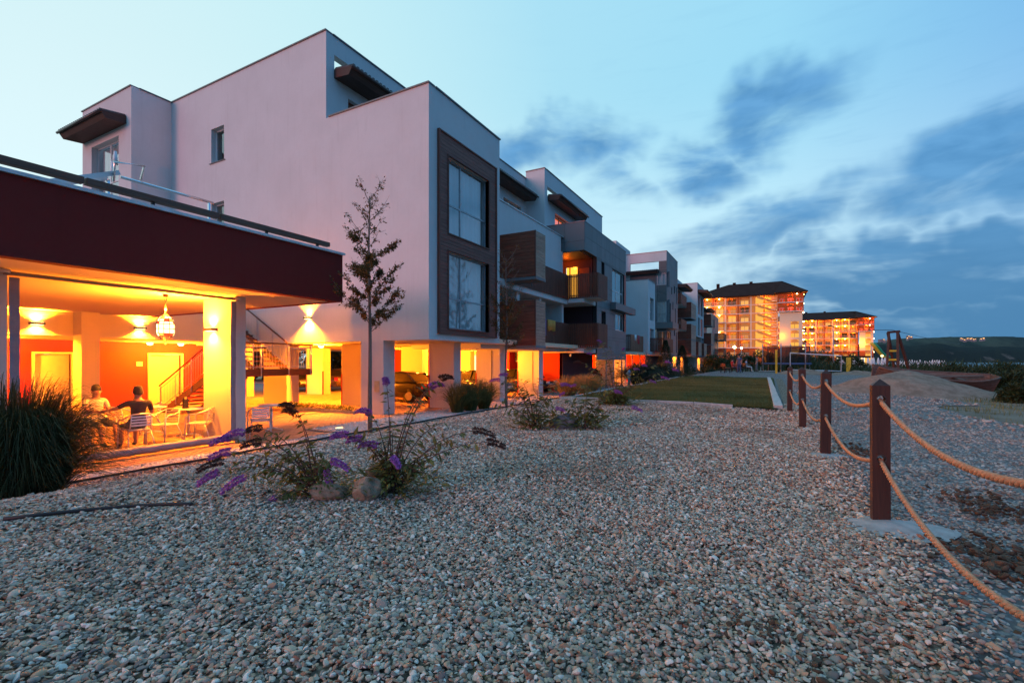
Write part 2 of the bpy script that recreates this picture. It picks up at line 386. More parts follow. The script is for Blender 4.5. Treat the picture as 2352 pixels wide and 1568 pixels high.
MDEF.update(
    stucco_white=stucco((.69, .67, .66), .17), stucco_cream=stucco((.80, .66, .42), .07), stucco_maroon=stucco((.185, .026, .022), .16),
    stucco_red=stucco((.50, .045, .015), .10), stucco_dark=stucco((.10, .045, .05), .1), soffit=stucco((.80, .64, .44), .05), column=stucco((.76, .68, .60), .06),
    stucco_grey=stucco((.24, .24, .25), .1),
    panel_grey=panel((.17, .175, .18)), panel_dark=panel((.12, .115, .12)),
    joint=plain((.03, .03, .032), .8),
    coping=plain((.16, .14, .15), .4, .6), coping_white=plain((.62, .62, .63), .45, .2),
    plank_dark=wood((.16, .055, .04), (.32, .125, .09), 1), plank_dark_x=wood((.16, .055, .04), (.32, .125, .09), 0),
    plank_dark_z=wood((.14, .045, .03), (.25, .09, .06), 2),
    board_y=wood((.34, .18, .12), (.70, .46, .34), 1, .7), board_x=wood((.17, .042, .024), (.38, .115, .066), 0, .65),
    slat=wood((.12, .032, .018), (.27, .082, .045), 2, .6), slat_light=wood((.22, .075, .034), (.42, .17, .085), 2, .6),
    rail_wood=wood((.10, .042, .028), (.21, .10, .065), 1, .55, per=False), rail_wood_x=wood((.045, .015, .008), (.11, .038, .02), 0, .5, per=False), stair_beam=wood((.045, .015, .008), (.11, .038, .02), 1, .5, per=False),
    eave_wood=wood((.045, .022, .018), (.10, .05, .035), 1, .6, per=False), tile=plain((.075, .06, .06), .6, 0, .25, 9),
    gutter=plain((.05, .035, .032), .4, .3),
    upvc=plain((.70, .70, .70), .35, 0, .04), frame_dark=plain((.06, .045, .04), .45), frame_wood=plain((.20, .05, .025), .45),
    frame_grey=plain((.35, .36, .38), .35, .3),
    glass=thin_glass((.95, .985, .99), .13, .8), glass_dark=thin_glass((.35, .42, .45), .16, .85),
    pvc_clear=thin_glass((.97, .96, .94), .012, .55, .05, .02, (.7, .65, .6)),
    pvc_grey=plain((.30, .28, .30), .42, 0, .1, 5), metal_bar=plain((.32, .29, .28), .4, .5),
    drape=None, room_dark=plain((.03, .035, .04), .9), room_mid=plain((.16, .17, .18), .9),
    steel=plain((.62, .61, .60), .28, 1.0, .06), alu=plain((.82, .80, .78), .3, .55, .05), chrome=plain((.75, .75, .77), .18, 1.0, .05),
    white_metal=plain((.72, .73, .74), .4, 0, .05), black_rubber=plain((.018, .018, .020), .6), black_metal=plain((.03, .025, .022), .45, .4),
    bronze=plain((.10, .05, .028), .4, .7),
    door_cream=plain((.82, .72, .40), .4, 0, .04), door_white=plain((.78, .76, .66), .4, 0, .04),
    post=wood((.022, .008, .006), (.064, .022, .014), 2, .55, per=True), post_cap=wood((.022, .008, .007), (.055, .021, .016), 2, .5),
    rope=None, concrete=plain((.36, .36, .35), .9, 0, .2, 12, .5), concrete_pale=plain((.44, .43, .41), .9, 0, .18, 8, .4),
    edging=plain((.30, .29, .28), .85, 0, .2, 9, .4), edging_black=plain((.02, .02, .02), .7),
    paver=None, pebbles=pebble(PST), pebbles_white=pebble([(0, (.72, .68, .64)), (.4, (.80, .77, .73)), (.75, (.62, .57, .52))], .6, .1), pebbles_grey=pebble(PST2),
    gravel_bed=ground_tex([(.34, .27, .20), (.44, .36, .26), (.25, .20, .155), (.50, .43, .34), (.30, .17, .09), (.36, .29, .21)], 30),
    track=ground_tex([(.30, .30, .30), (.38, .37, .36), (.24, .24, .24), (.44, .43, .42), (.28, .25, .22)], 26, .6, (.19, .17, .145)),
    soil=sandy((.17, .135, .10), (.26, .21, .16)), sand=sandy((.19, .145, .11), (.29, .225, .175), 3), dirt=sandy((.075, .05, .034), (.13, .09, .065), 6),
    rock=sandy((.20, .145, .10), (.32, .25, .18), 9), rock_grey=sandy((.17, .17, .18), (.26, .26, .27), 8),
    lawn=None, terrain=sandy((.05, .06, .035), (.12, .12, .075), .2), hill=sandy((.028, .045, .040), (.055, .080, .062), .004), cliff=None, sea=None,
    leaf_tree=foliage((.065, .058, .018), (.23, .13, .034)), leaf_tree_rust=foliage((.10, .065, .02), (.34, .14, .035)),
    leaf_bud=foliage((.07, .085, .026), (.20, .20, .055)), leaf_shrub=foliage((.03, .05, .018), (.09, .11, .04)), leaf_dark=foliage((.012, .022, .012), (.035, .05, .02)),
    leaf_conifer=foliage((.025, .045, .022), (.09, .11, .045)), blade_dark=foliage((.018, .030, .013), (.085, .095, .035), .3),
    blade_green=foliage((.085, .10, .035), (.28, .26, .09), .35), blade_tan=foliage((.18, .14, .045), (.46, .33, .13), .35),
    blade_lawn=foliage((.055, .068, .02), (.15, .155, .05), .3, .8), blade_weed=foliage((.014, .028, .012), (.05, .075, .028), .3),
    blade_deep=foliage((.014, .028, .018), (.04, .06, .03), .25),
    flower=foliage((.20, .06, .30), (.50, .20, .62), .3, .8), flower_old=foliage((.045, .025, .02), (.11, .06, .05), .2, .8),
    leaf_litter=foliage((.05, .03, .015), (.22, .12, .05), .2, .8),
    bark=wood((.13, .11, .09), (.28, .25, .21), 2, .85, 2.0), stem=plain((.09, .045, .035), .7),
    skin=plain((.52, .26, .17), .5, 0, .05), shirt_dark=plain((.035, .028, .035), .85), shirt_pale=plain((.62, .55, .48), .85, 0, .1), shorts=plain((.12, .12, .15), .85),
    hair=plain((.018, .013, .011), .7), cloth_red=plain((.42, .04, .05), .85), cloth_blue=plain((.08, .12, .25), .85), cloth_white=plain((.70, .70, .70), .85),
    cloth_purple=plain((.22, .12, .26), .85), cloth_orange=plain((.62, .28, .05), .85), cloth_lilac=plain((.45, .5, .68), .85),
    car_black=plain((.012, .012, .013), .16, 0, .05, 6, .0), car_brown=plain((.09, .055, .032), .22, .4, .05, 6, .0), car_silver=plain((.35, .36, .38), .25, .6, .05, 6, 0),
    car_glass=plain((.01, .011, .012), .06, 0, .05, 6, 0), tyre=plain((.016, .016, .016), .8), tail_red=plain((.55, .015, .01), .2), headlamp=plain((.7, .72, .75), .1, .3), plate=plain((.75, .72, .66), .5),
    red_strip=plain((.50, .03, .012), .5), blue_paint=plain((.02, .16, .36), .45), yellow_paint=plain((.62, .44, .02), .5, 0, .15),
    green_paint=plain((.02, .30, .14), .5), boat_wood=wood((.09, .055, .045), (.24, .16, .12), 0, .85), tower_wood=wood((.05, .022, .016), (.13, .055, .035), 2, .7),
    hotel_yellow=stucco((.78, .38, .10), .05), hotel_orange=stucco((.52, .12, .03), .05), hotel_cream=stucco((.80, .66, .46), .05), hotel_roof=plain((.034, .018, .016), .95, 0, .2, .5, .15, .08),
    hotel_white=plain((.78, .74, .68), .6), net=thin_glass((.55, .55, .55), .02, .1, .3, .25, (.03, .03, .03)), parasol=plain((.74, .70, .72), .9),
    ac_white=plain((.66, .65, .62), .5), fan_dark=plain((.03, .03, .03), .6), candle_metal=plain((.03, .022, .018), .4, .6),
    sign=plain((.75, .55, .30), .5),
    win_warm=emit((1.0, .42, .04), 2.4), win_amber=emit((1.0, .30, .03), 2.2), win_red=emit((1.0, .16, .03), 1.2), bulb=emit((1.0, .62, .22), 30), bulb_soft=emit((1.0, .62, .2), 12),
    win_white=emit((1.0, .74, .36), 2.4), hotel_lamp=emit((1.0, .66, .24), 40), hotel_pane=emit((1.0, .34, .04), .70), hotel_pane2=emit((1.0, .46, .08), 1.1), hotel_pane3=emit((.5, .2, .06), .22), town_light=emit((1.0, .5, .15), 3),
    lantern_clear=emit((1.0, .62, .22), 7), lantern_amber=emit((1.0, .34, .05), 3), lantern_red=emit((1.0, .08, .02), 1.6),
)
def _drape(g):
    p = wpos(g); n = g.noise(p, 3, 3)
    c = g.mix(n, (.74, .76, .77, 1), (.84, .86, .87, 1))
    d = g.add('ShaderNodeBsdfDiffuse', {'Color': c}); t = g.add('ShaderNodeBsdfTranslucent', {'Color': c}); m = g.add('ShaderNodeMixShader', {0: .35})
    g.l.new(d.outputs[0], m.inputs[1]); g.l.new(t.outputs[0], m.inputs[2]); g.l.new(m.outputs[0], g.out.inputs[0])
def _rope(g):
    p = opos(g); n = g.noise(p, 60, 4, .7); n2 = g.noise(p, 420, 2, .6)
    bsdf(g, g.mix(g.mr(n, .3, .7), (.34, .19, .11, 1), (.52, .33, .21, 1)), .9, 0, n2, .5, .002, .15)
def _paver(g):
    p = wpos(g); r = orand(g)
    v = g.add('ShaderNodeTexVoronoi', {'Vector': p, 'Scale': 6.0}); rr = g.add('ShaderNodeSeparateColor', {0: v.outputs['Color']}).outputs[0]
    n = g.noise(p, 30, 4, .6); t = g.m('ADD', g.m('MULTIPLY', rr, .5), g.m('MULTIPLY', n, .5))
    bsdf(g, g.mix(t, (.42, .235, .13, 1), (.60, .37, .23, 1)), .85, 0, n, .3, .004, .25)
def _lawn(g):
    p = wpos(g); n = g.noise(p, .9, 6, .65); n2 = g.noise(p, 28, 4, .7); n3 = g.noise(p, 3.5, 4, .6)
    c = g.mix(g.mr(n, .3, .7), (.070, .080, .026, 1), (.125, .128, .042, 1)); c = g.mix(g.mr(n2, .35, .75, 0, .6), c, (.035, .045, .015, 1))
    c = g.mix(g.mr(n3, .66, .76, 0, .6), c, (.09, .075, .045, 1))
    bsdf(g, c, .95, 0, n2, .8, .03, .1)
def _sea(g):
    p = wpos(g); mp = g.add('ShaderNodeMapping', {0: p, 'Scale': (.02, .06, .02)}).outputs[0]
    bsdf(g, (.03, .06, .09), .22, 0, g.noise(mp, 3, 5), .25, .8, .5)
def _cliff(g):
    p = wpos(g); n = g.noise(p, .012, 6, .65)
    z = g.add('ShaderNodeSeparateXYZ', {0: p}).outputs[2]
    f = g.m('MULTIPLY', g.mr(n, .56, .66), g.mr(z, 55, 15))
    bsdf(g, g.mix(g.m('MULTIPLY', f, .8), (.018, .028, .026, 1), (.13, .115, .10, 1)), .95, 0, n, .5, 6, .1)
MDEF.update(drape=_drape, rope=_rope, paver=_paver, lawn=_lawn, sea=_sea, cliff=_cliff)
LP = 1.0
def warm(c): return (1.0, c[1] * .48, c[2] * .10)
def lamp_point(name, loc, w, col=(1, .50, .10), r=.06, parent=None):
    col = warm(col); w = w * LP
    l = bpy.data.lights.new(name, 'POINT'); l.energy = w; l.color = col; l.shadow_soft_size = r
    o = bpy.data.objects.new(name, l); COL.objects.link(o); o.location = loc
    if parent is not None:
        o.parent = parent
        if parent.name in PINV: o.matrix_parent_inverse = PINV[parent.name]
    return o
def lamp_spot(name, loc, d, w, ang=100, col=(1, .50, .10), blend=.6, parent=None, r=.05):
    col = warm(col); w = w * LP
    l = bpy.data.lights.new(name, 'SPOT'); l.energy = w; l.color = col; l.spot_size = R(ang); l.spot_blend = blend; l.shadow_soft_size = r
    o = bpy.data.objects.new(name, l); COL.objects.link(o); o.location = loc; o.rotation_euler = Vector(d).to_track_quat('-Z', 'Y').to_euler()
    if parent is not None:
        o.parent = parent
        if parent.name in PINV: o.matrix_parent_inverse = PINV[parent.name]
    return o
# ================================================================== ground and setting
def hash2(x, y): return math.sin(x * 1.7 + 1.3 * math.sin(y * .9)) * .5 + math.sin(y * 2.1 + 1.1 * math.sin(x * 1.3)) * .5
def zg(x, y):
    z = .82 * smooth01((x + 9.35) / 4.45) - .07 * smooth01((x + 5) / 5.3) - .16 * smooth01((x - 1) / 6)
    if x > -9.2: z += (.022 * hash2(x, y) + .011 * hash2(x * 3.1 + 2, y * 2.7) + .006 * hash2(x * 8.3, y * 7.1)) * smooth01((x + 9.2) / 2)
    z -= .25 * smooth01((y - 60) / 60) * smooth01((x + 9) / 5)
    return z
def sheet(name, xs, ys, mat, dz=0.0, keep=None, kind='structure', zf=zg, parent=None, smooth=True):
    xs = np.asarray(xs); ys = np.asarray(ys); nx, ny = len(xs), len(ys)
    v = np.array([(x, y, zf(x, y) + dz) for y in ys for x in xs])
    f = [(j * nx + i, j * nx + i + 1, (j + 1) * nx + i + 1, (j + 1) * nx + i) for j in range(ny - 1) for i in range(nx - 1)
         if keep is None or keep((xs[i] + xs[i + 1]) / 2, (ys[j] + ys[j + 1]) / 2)]
    o = npmesh(name, v, f, mat, parent, smooth)
    if kind: o['kind'] = kind
    return o
def terr(x, y):
    z = zg(x, y) - .06 if x > -9.6 else -.10
    if x > 42: z -= 9 * smooth01((x - 42) / 30)
    if x < -45: z += 0
    return z
xs = np.concatenate([np.linspace(-400, -40, 10), np.linspace(-36, -10, 8), np.linspace(-9.6, 8, 26), np.linspace(9, 42, 12), np.linspace(45, 80, 12)])
ys = np.concatenate([np.linspace(-60, -10, 6), np.linspace(-8, 40, 40), np.linspace(44, 130, 20), np.linspace(150, 420, 10)])
sheet('ground', xs, ys, 'terrain', 0, zf=terr)
o = MB().add([(-6000, -3000, -6), (14000, -3000, -6), (14000, 20000, -6), (-6000, 20000, -6)], [(0, 1, 2, 3)]).obj('sea', 'sea'); o['kind'] = 'structure'
# gravel bed of the garden, and the crushed-stone track beyond the rope fence
LAWN = dict(x0=-5.55, x1=.15, y0=13.5, y1=37.0)
def in_lawn(x, y): return LAWN['x0'] - .12 < x < LAWN['x1'] + .1 and LAWN['y0'] - .12 < y < LAWN['y1'] + .1
bedding = True
def in_gravel(x, y):
    if x < -9.72 or x > (.58 if bedding else .74 + rnd.gauss(0, .13)): return False
    if y > 36 and x > -6: return False
    return not in_lawn(x, y)
bed = sheet('gravel_bed', np.arange(-9.72, .85, .17), np.arange(-5, 44, .25), 'gravel_bed', -.012, in_gravel)
bedding = False
def in_track(x, y):
    e = 4.6 + .8 * hash2(x * .8, y * .35) + .035 * max(y - 12, 0) - .9 * smooth01((14 - y) / 6)
    if y < 37.3: return .2 < x < e
    return -8.6 < x < e - .3 + (1.5 if y > 40 else 0) and y < 58
sheet('track', np.arange(-8.8, 9.2, .3), np.arange(-5, 58, .4), 'track', -.03, in_track)
def in_soil(x, y): return x > 2.4 and y < 62 and x < 15
sheet('verge_soil', np.arange(2.2, 15, .4), np.arange(4, 62, .6), 'soil', -.045, in_soil)
# lawn sheet with kerb stones
sheet('lawn', np.arange(LAWN['x0'], LAWN['x1'] + .01, .19), np.arange(LAWN['y0'], LAWN['y1'] + .01, .25), 'lawn', .02)
def kerb_run(pts_fn, n, label, wdt=.10, h=.10):
    t = thing('lawn_kerb', label, 'kerb', pts_fn(0), 'kerbs round the lawn')
    for i in range(n):
        p, q = Vector(pts_fn(i)), Vector(pts_fn(i + 1)); d = (q - p).normalized() * .006
        MB().bar(p + d, q - d, wdt, h).obj('kerb_stone', 'concrete_pale', t, bevel=.008)
    return t
kz = lambda x, y: zg(x, y) + .015
kerb_run(lambda i: (LAWN['x0'] - .05 + i * .95, LAWN['y0'] - .05, kz(LAWN['x0'] + i * .95, LAWN['y0'])), 5, 'thin pale concrete kerb along the near edge of the lawn', .07)
kerb_run(lambda i: (LAWN['x1'] + .02 - .012 * i, LAWN['y0'] + .3 + i * 1.0, kz(LAWN['x1'], LAWN['y0'] + i) + .01), 23, 'pale concrete kerb along the lawn beside the rope fence', .20)
kerb_run(lambda i: (LAWN['x0'] - .05, LAWN['y0'] - .05 + i * 1.0, kz(LAWN['x0'], LAWN['y0'] + i)), 23, 'pale concrete kerb along the lawn edge facing the apartments', .07)
# ------------------------------------------------------------------ paving: cafe terrace and undercroft
base = MB().box(-60, -9.8, -12, 130, -.3, -.055).obj('paving', 'edging'); base['kind'] = 'structure'
def in_pave(x, y):
    if x > -10.42: return False
    if y > 9.1 and x > -11.62 and y < 60: return False
    return True
pv = MB().add([(-.098, -.048, 0), (.098, -.048, 0), (.098, .048, 0), (-.098, .048, 0), (-.092, -.042, .05), (.092, -.042, .05), (.092, .042, .05), (-.092, .042, .05)],
              [(4, 5, 6, 7), (0, 1, 5, 4), (1, 2, 6, 5), (2, 3, 7, 6), (3, 0, 4, 7)])
near, rest = [], []
row = 0; y = -1.0
while y < 27:
    off = .1 if row % 2 else 0.0
    x = -10.53 - off
    while x > -24:
        if in_pave(x + .09, y) and in_pave(x + .09, y + .05):
            dd = x * x + y * y
            (near if (x > -11.6 and 2.6 < y < 9.0) else rest).append((x, y, dd))
        x -= .2
    y += .1; row += 1
near.sort(key=lambda t: t[2]); rest += near[300:]; near = near[:300]
pm = pv.mesh('paver', 'paver')
for (x, y, _) in near:
    o = bpy.data.objects.new('paver', pm); COL.objects.link(o); o.parent = base; o.location = (x, y, -.05 + rnd.uniform(-.002, .002))
vb = np.array(pv.v, dtype=np.float32); fb = np.array([f for f in pv.f], dtype=np.int32)
P = np.array([(x, y, -.05 + rnd.uniform(-.003, .001)) for x, y, _ in rest], dtype=np.float32)
V = (vb[None] + P[:, None]).reshape(-1, 3); F = (fb[None] + (np.arange(len(P)) * len(vb))[:, None, None]).reshape(-1, 4)
o = npmesh('far_pavers', V, F, 'paver', base); o['kind'] = 'stuff'
base2 = MB().box(-58, -11.62, 27, 125, -.055, -.004).obj('undercroft_floor', 'paver'); base2['kind'] = 'structure'
# edgings
def edging(name, label, p, q, w, h, mat, seg=1.0):
    t = thing(name, label, 'edging', p); p = Vector(p); q = Vector(q); n = max(1, round((q - p).length / seg)); d = (q - p) / n; e = d.normalized() * .004
    for i in range(n): MB().bar(p + d * i + e, p + d * (i + 1) - e, w, h).obj('edging_stone', mat, t)
    return t
edging('paving_edging', 'grey concrete edging between the cafe paving and the white pebbles', (-10.37, -2, -.03), (-10.37, 9.06, -.03), .08, .10, 'edging')
edging('paving_edging', 'short grey edging at the corner of the pebble bed near the stair', (-10.33, 9.12, -.02), (-11.58, 9.12, -.02), .10, .12, 'edging', .4)
edging('paving_edging', 'grey edging between undercroft paving and pebbles beside the pillars', (-11.58, 9.2, -.03), (-11.58, 27, -.03), .08, .08, 'edging')
o = MB().tube([(-9.76 + .02 * math.sin(y * 1.7), y, .03 + .008 * math.sin(y * 3.1)) for y in np.arange(-2, 27, .4)], .022, 6).obj('plastic_edging', 'edging_black', None, True)
tag(o, 'thin black plastic edging between white pebbles and gravel garden', 'edging')
# ------------------------------------------------------------------ loose stones
def stone_mesh(name, mat, seed, flat, sub=2):
    r = random.Random(seed); bm = bmesh.new(); bmesh.ops.create_icosphere(bm, subdivisions=sub, radius=.5)
    dirs = [Vector((r.uniform(-1, 1), r.uniform(-1, 1), r.uniform(-1, 1))).normalized() for _ in range(11)]; hs = [r.uniform(.22, .40) for _ in dirs]; ex = r.uniform(1.1, 1.7)
    for v in bm.verts:
        for d, h in zip(dirs, hs):
            k = v.co.dot(d)
            if k > h: v.co -= d * (k - h) * .97
        v.co.x *= ex; v.co.z *= flat
    me = bpy.data.meshes.new(name); bm.to_mesh(me); bm.free(); me.materials.append(MAT(mat))
    me.polygons.foreach_set('use_smooth', [seed % 3 == 0] * len(me.polygons))
    return me
def stone_lib(nm, mat, n, sub=2):
    c = bpy.data.collections.new(nm)
    for i in range(n):
        o = bpy.data.objects.new(nm + '_stone', stone_mesh(nm + '_stone', mat, 100 + i * 7, rnd.uniform(.5, .85), sub)); c.objects.link(o)
    return c
def scatter(o, lib, seed, smin, smax, tilt=.6, zoff=0.0):
    ng = bpy.data.node_groups.new('scatter', 'GeometryNodeTree')
    ng.interface.new_socket('Geometry', in_out='INPUT', socket_type='NodeSocketGeometry'); ng.interface.new_socket('Geometry', in_out='OUTPUT', socket_type='NodeSocketGeometry')
    g = G(ng); gi = g.add('NodeGroupInput'); go = g.add('NodeGroupOutput')
    ci = g.add('GeometryNodeCollectionInfo', {'Collection': lib, 'Separate Children': True, 'Reset Children': True})
    rr = g.add('FunctionNodeRandomValue', {'Seed': seed}, data_type='FLOAT_VECTOR'); g.set(rr, 'Min', (-tilt, -tilt, 0)); g.set(rr, 'Max', (tilt, tilt, 6.283))
    at = g.add('GeometryNodeInputNamedAttribute', {'Name': 'size'}, data_type='FLOAT')
    inst = g.add('GeometryNodeInstanceOnPoints', {'Points': gi.outputs[0], 'Instance': ci.outputs[0], 'Pick Instance': True})
    g.set(inst, 'Rotation', rr.outputs[0]); g.set(inst, 'Scale', at.outputs[0]); g.l.new(inst.outputs[0], go.inputs[0])
    m = o.modifiers.new('scatter', 'NODES'); m.node_group = ng
def points(name, pts, sizes, mat):
    me = bpy.data.meshes.new(name); me.vertices.add(len(pts)); me.vertices.foreach_set('co', np.asarray(pts, dtype=np.float32).ravel())
    a = me.attributes.new('size', 'FLOAT', 'POINT'); a.data.foreach_set('value', np.asarray(sizes, dtype=np.float32)); me.materials.append(MAT(mat))
    return link(name, me)
rs = np.random.RandomState(5)
zgv = np.vectorize(zg)
def in_view(x, y, margin=.30):
    dep = -x * ST + y * CT; rt = x * CT + y * ST
    return (dep > .3) & (np.abs(rt) < dep * (1.069 + margin) + .4)
def strew(x0, x1, y0, y1, dens, keep):
    n = int((x1 - x0) * (y1 - y0) * dens); x = rs.uniform(x0, x1, n); y = rs.uniform(y0, y1, n)
    k = in_view(x, y); x, y = x[k], y[k]
    k = np.array([keep(a, b) for a, b in zip(x, y)], dtype=bool); return x[k], y[k]
pts, szs = [], []
for lo, hi, dens, s0, s1, lift in ((0, 4.5, 4800, .013, .036, .006), (4.5, 9, 2300, .018, .042, .006), (9, 20, 760, .028, .054, .004)):
    x, y = strew(-9.7, .9, -1, min(hi, 15), dens, lambda a, b: in_gravel(a, b) and lo < math.hypot(a, b) <= hi)
    z = zgv(x, y) - .008 + rs.uniform(0, .016, len(x)); s = (s0 + (s1 - s0) * rs.uniform(0, 1, len(x)) ** 1.3) * np.where(rs.rand(len(x)) < .035, rs.uniform(1.3, 2.0, len(x)), 1)
    pts.append(np.stack([x, y, z], 1)); szs.append(s * .9)
x, y = strew(-9.7, -4.5, 13, 36, 260, lambda a, b: in_gravel(a, b)); pts.append(np.stack([x, y, zgv(x, y) - .004], 1)); szs.append(rs.uniform(.05, .085, len(x)))
o = points('gravel', np.concatenate(pts), np.concatenate(szs), 'pebbles'); tag(o, 'loose beige and grey pebbles covering the garden bed', 'gravel', kind='stuff')
scatter(o, stone_lib('pebble', 'pebbles', 9), 1, 0, 0)
# white pebbles by the paving
def in_white(x, y): return -10.32 < x < -9.80 or (9.18 < y and -11.53 < x < -9.80)
x, y = strew(-11.6, -9.78, -.5, 24, 900, in_white)
o = points('white_pebbles', np.stack([x, y, -.02 + rs.uniform(0, .035, len(x))], 1), rs.uniform(.05, .085, len(x)), 'pebbles_white')
tag(o, 'pale white pebbles in a strip along the paving', 'pebbles', kind='stuff'); scatter(o, stone_lib('white_pebble', 'pebbles_white', 6), 2, 0, 0)
# crushed stone on the track
pts, szs = [], []
for lo, hi, dens, s0, s1 in ((0, 6, 1100, .014, .032), (6, 13, 520, .018, .042), (13, 30, 70, .04, .08)):
    x, y = strew(.5, 7, 1, 32, dens, lambda a, b: in_track(a, b) and lo < math.hypot(a, b) <= hi and (a > .8 or b < 13) and not (a > 3 and rnd.random() < .25))
    pts.append(np.stack([x, y, zgv(x, y) - .034 + rs.uniform(0, .012, len(x))], 1)); szs.append(rs.uniform(s0, s1, len(x)) * np.where(rs.rand(len(x)) < .02, 1.9, 1))
o = points('crushed_stone', np.concatenate(pts), np.concatenate(szs), 'pebbles_grey'); tag(o, 'grey crushed stone spread over the track', 'gravel', kind='stuff')
scatter(o, stone_lib('chipping', 'pebbles_grey', 6), 3, 0, 0)
# dirt clods thrown up along the rope fence
pts, szs = [], []
for (cx, cy, rx, ry, n, smax) in ((1.35, 3.9, .40, .45, 420, .09), (1.55, 5.3, .3, .5, 220, .08), (1.0, 7.9, .3, .6, 190, .08), (.2, 13.1, .7, .25, 120, .08), (-.05, 2.35, .24, .18, 120, .05), (.22, 2.05, .18, .2, 100, .06)):
    a = rs.normal(0, .5, (n, 2)) * (rx, ry) + (cx, cy)
    pts.append(np.stack([a[:, 0], a[:, 1], zgv(a[:, 0], a[:, 1]) + rs.uniform(-.01, .02, n)], 1)); szs.append(rs.uniform(.012, smax * .75, n) * rs.uniform(.4, 1.2, n))
o = points('dirt_clods', np.concatenate(pts), np.concatenate(szs), 'dirt'); tag(o, 'dark clods of earth strewn along the rope fence', 'dirt', kind='stuff')
scatter(o, stone_lib('clod', 'dirt', 5), 4, 0, 0)
# ================================================================== apartment buildings
_drape_cache = {}
def window(parent, pl, c, sg, a0, a1, z0, z1, va=(.5,), hz=(), frame='upvc', glass='glass', inside='drape', rec=.12, fw=.06):
    """Framed window set into an opening. sg: outward direction along the plane axis; va/hz: mullion places (0..1)."""
    f0, f1 = c - sg * rec, c - sg * (rec + .06); m = MB()
    m.pbox(pl, f0, f1, a0, a0 + fw, z0, z1); m.pbox(pl, f0, f1, a1 - fw, a1, z0, z1)
    m.pbox(pl, f0, f1, a0 + fw, a1 - fw, z0, z0 + fw); m.pbox(pl, f0, f1, a0 + fw, a1 - fw, z1 - fw, z1)
    A = [a0 + fw] + [a0 + (a1 - a0) * t for t in va] + [a1 - fw]; Z = [z0 + fw] + [z0 + (z1 - z0) * t for t in hz] + [z1 - fw]
    for t in A[1:-1]: m.pbox(pl, f0 - sg * .004, f1, t - .035, t + .035, z0 + fw, z1 - fw)
    for t in Z[1:-1]:
        for i in range(len(A) - 1):
            l = A[i] + (.035 if i else 0); r = A[i + 1] - (.035 if i < len(A) - 2 else 0)
            m.pbox(pl, f0 - sg * .004, f1, l, r, t - .03, t + .03)
    w = m.obj('window', frame, parent)
    for i in range(len(A) - 1):
        for j in range(len(Z) - 1):
            l = A[i] + (.035 if i else 0); r = A[i + 1] - (.035 if i < len(A) - 2 else 0); b = Z[j] + (.03 if j else 0); t = Z[j + 1] - (.03 if j < len(Z) - 2 else 0)
            gc = c - sg * (rec + .03)
            P = (lambda a, z: (gc, a, z)) if pl == 'X' else (lambda a, z: (a, gc, z))
            MB().add([P(l, b), P(r, b), P(r, t), P(l, t)], [(0, 1, 2, 3)]).obj('pane', glass, w)
    bc = c - sg * (rec + .42)
    if inside == 'drape':
        n = max(8, int((a1 - a0) / .035)); vs = []; ph = rnd.uniform(0, 6)
        for k in range(n + 1):
            a = a0 + (a1 - a0) * k / n; s = a * 7 + ph
            dd = .035 * math.sin(s * 3.1 + 1.2 * math.sin(s * .6)) + .03 * math.sin(s * 1.3)
            for z in (z0 + .02, z1): vs.append((c - sg * (rec + .22 + dd), a, z) if pl == 'X' else (a, c - sg * (rec + .22 + dd), z))
        MB().add(vs, [(2 * k, 2 * k + 2, 2 * k + 3, 2 * k + 1) for k in range(n)]).obj('drape', 'drape', w, True)
        MB().pbox(pl, bc, bc - sg * .03, a0 - .3, a1 + .3, z0 - .2, z1 + .2).obj('room_back', 'room_mid', w)
    else:
        mm = dict(dark='room_dark', mid='room_mid', warm='win_warm', amber='win_amber', red='win_red', white='win_white')[inside]
        MB().pbox(pl, bc, bc - sg * .03, a0 - .05, a1 + .05, z0 - .05, z1 + .05).obj('room_back' if inside in ('dark', 'mid') else 'lit_room', mm, w)
    return w
def cope(parent, pts, mat='coping', w=.36, h=.05):
    for p, q in zip(pts[:-1], pts[1:]): MB().bar(p, q, w, h).obj('coping', mat, parent)
def panels(parent, pl, c, sg, A, Z, holes=(), mat='panel_grey', t=.025, gap=.008):
    A = sorted(set(A) | {h[i] for h in holes for i in (0, 1)}); Z = sorted(set(Z) | {h[i] for h in holes for i in (2, 3)})
    for i in range(len(A) - 1):
        for j in range(len(Z) - 1):
            ca, cz = (A[i] + A[i + 1]) / 2, (Z[j] + Z[j + 1]) / 2
            if any(h[0] < ca < h[1] and h[2] < cz < h[3] for h in holes): continue
            MB().pbox(pl, c + sg * .002, c + sg * t, A[i] + gap, A[i + 1] - gap, Z[j] + gap, Z[j + 1] - gap).obj('panel', mat, parent)
def slat_run(parent, pl, c, a0, a1, z0, z1, mat='slat', w=.085, gap=.035, t=.03):
    n = max(2, int(round((a1 - a0) / (w + gap)))); st = (a1 - a0) / n; zs = (z0 + z1) / 2
    me = MB().box(-t / 2, t / 2, -w / 2, w / 2, -(z1 - z0) / 2, (z1 - z0) / 2).mesh('slat', mat) if pl == 'X' else \
        MB().box(-w / 2, w / 2, -t / 2, t / 2, -(z1 - z0) / 2, (z1 - z0) / 2).mesh('slat', mat)
    for i in range(n):
        a = a0 + st * (i + .5); o = link('slat', me, parent); o.location = (c, a, zs) if pl == 'X' else (a, c, zs)
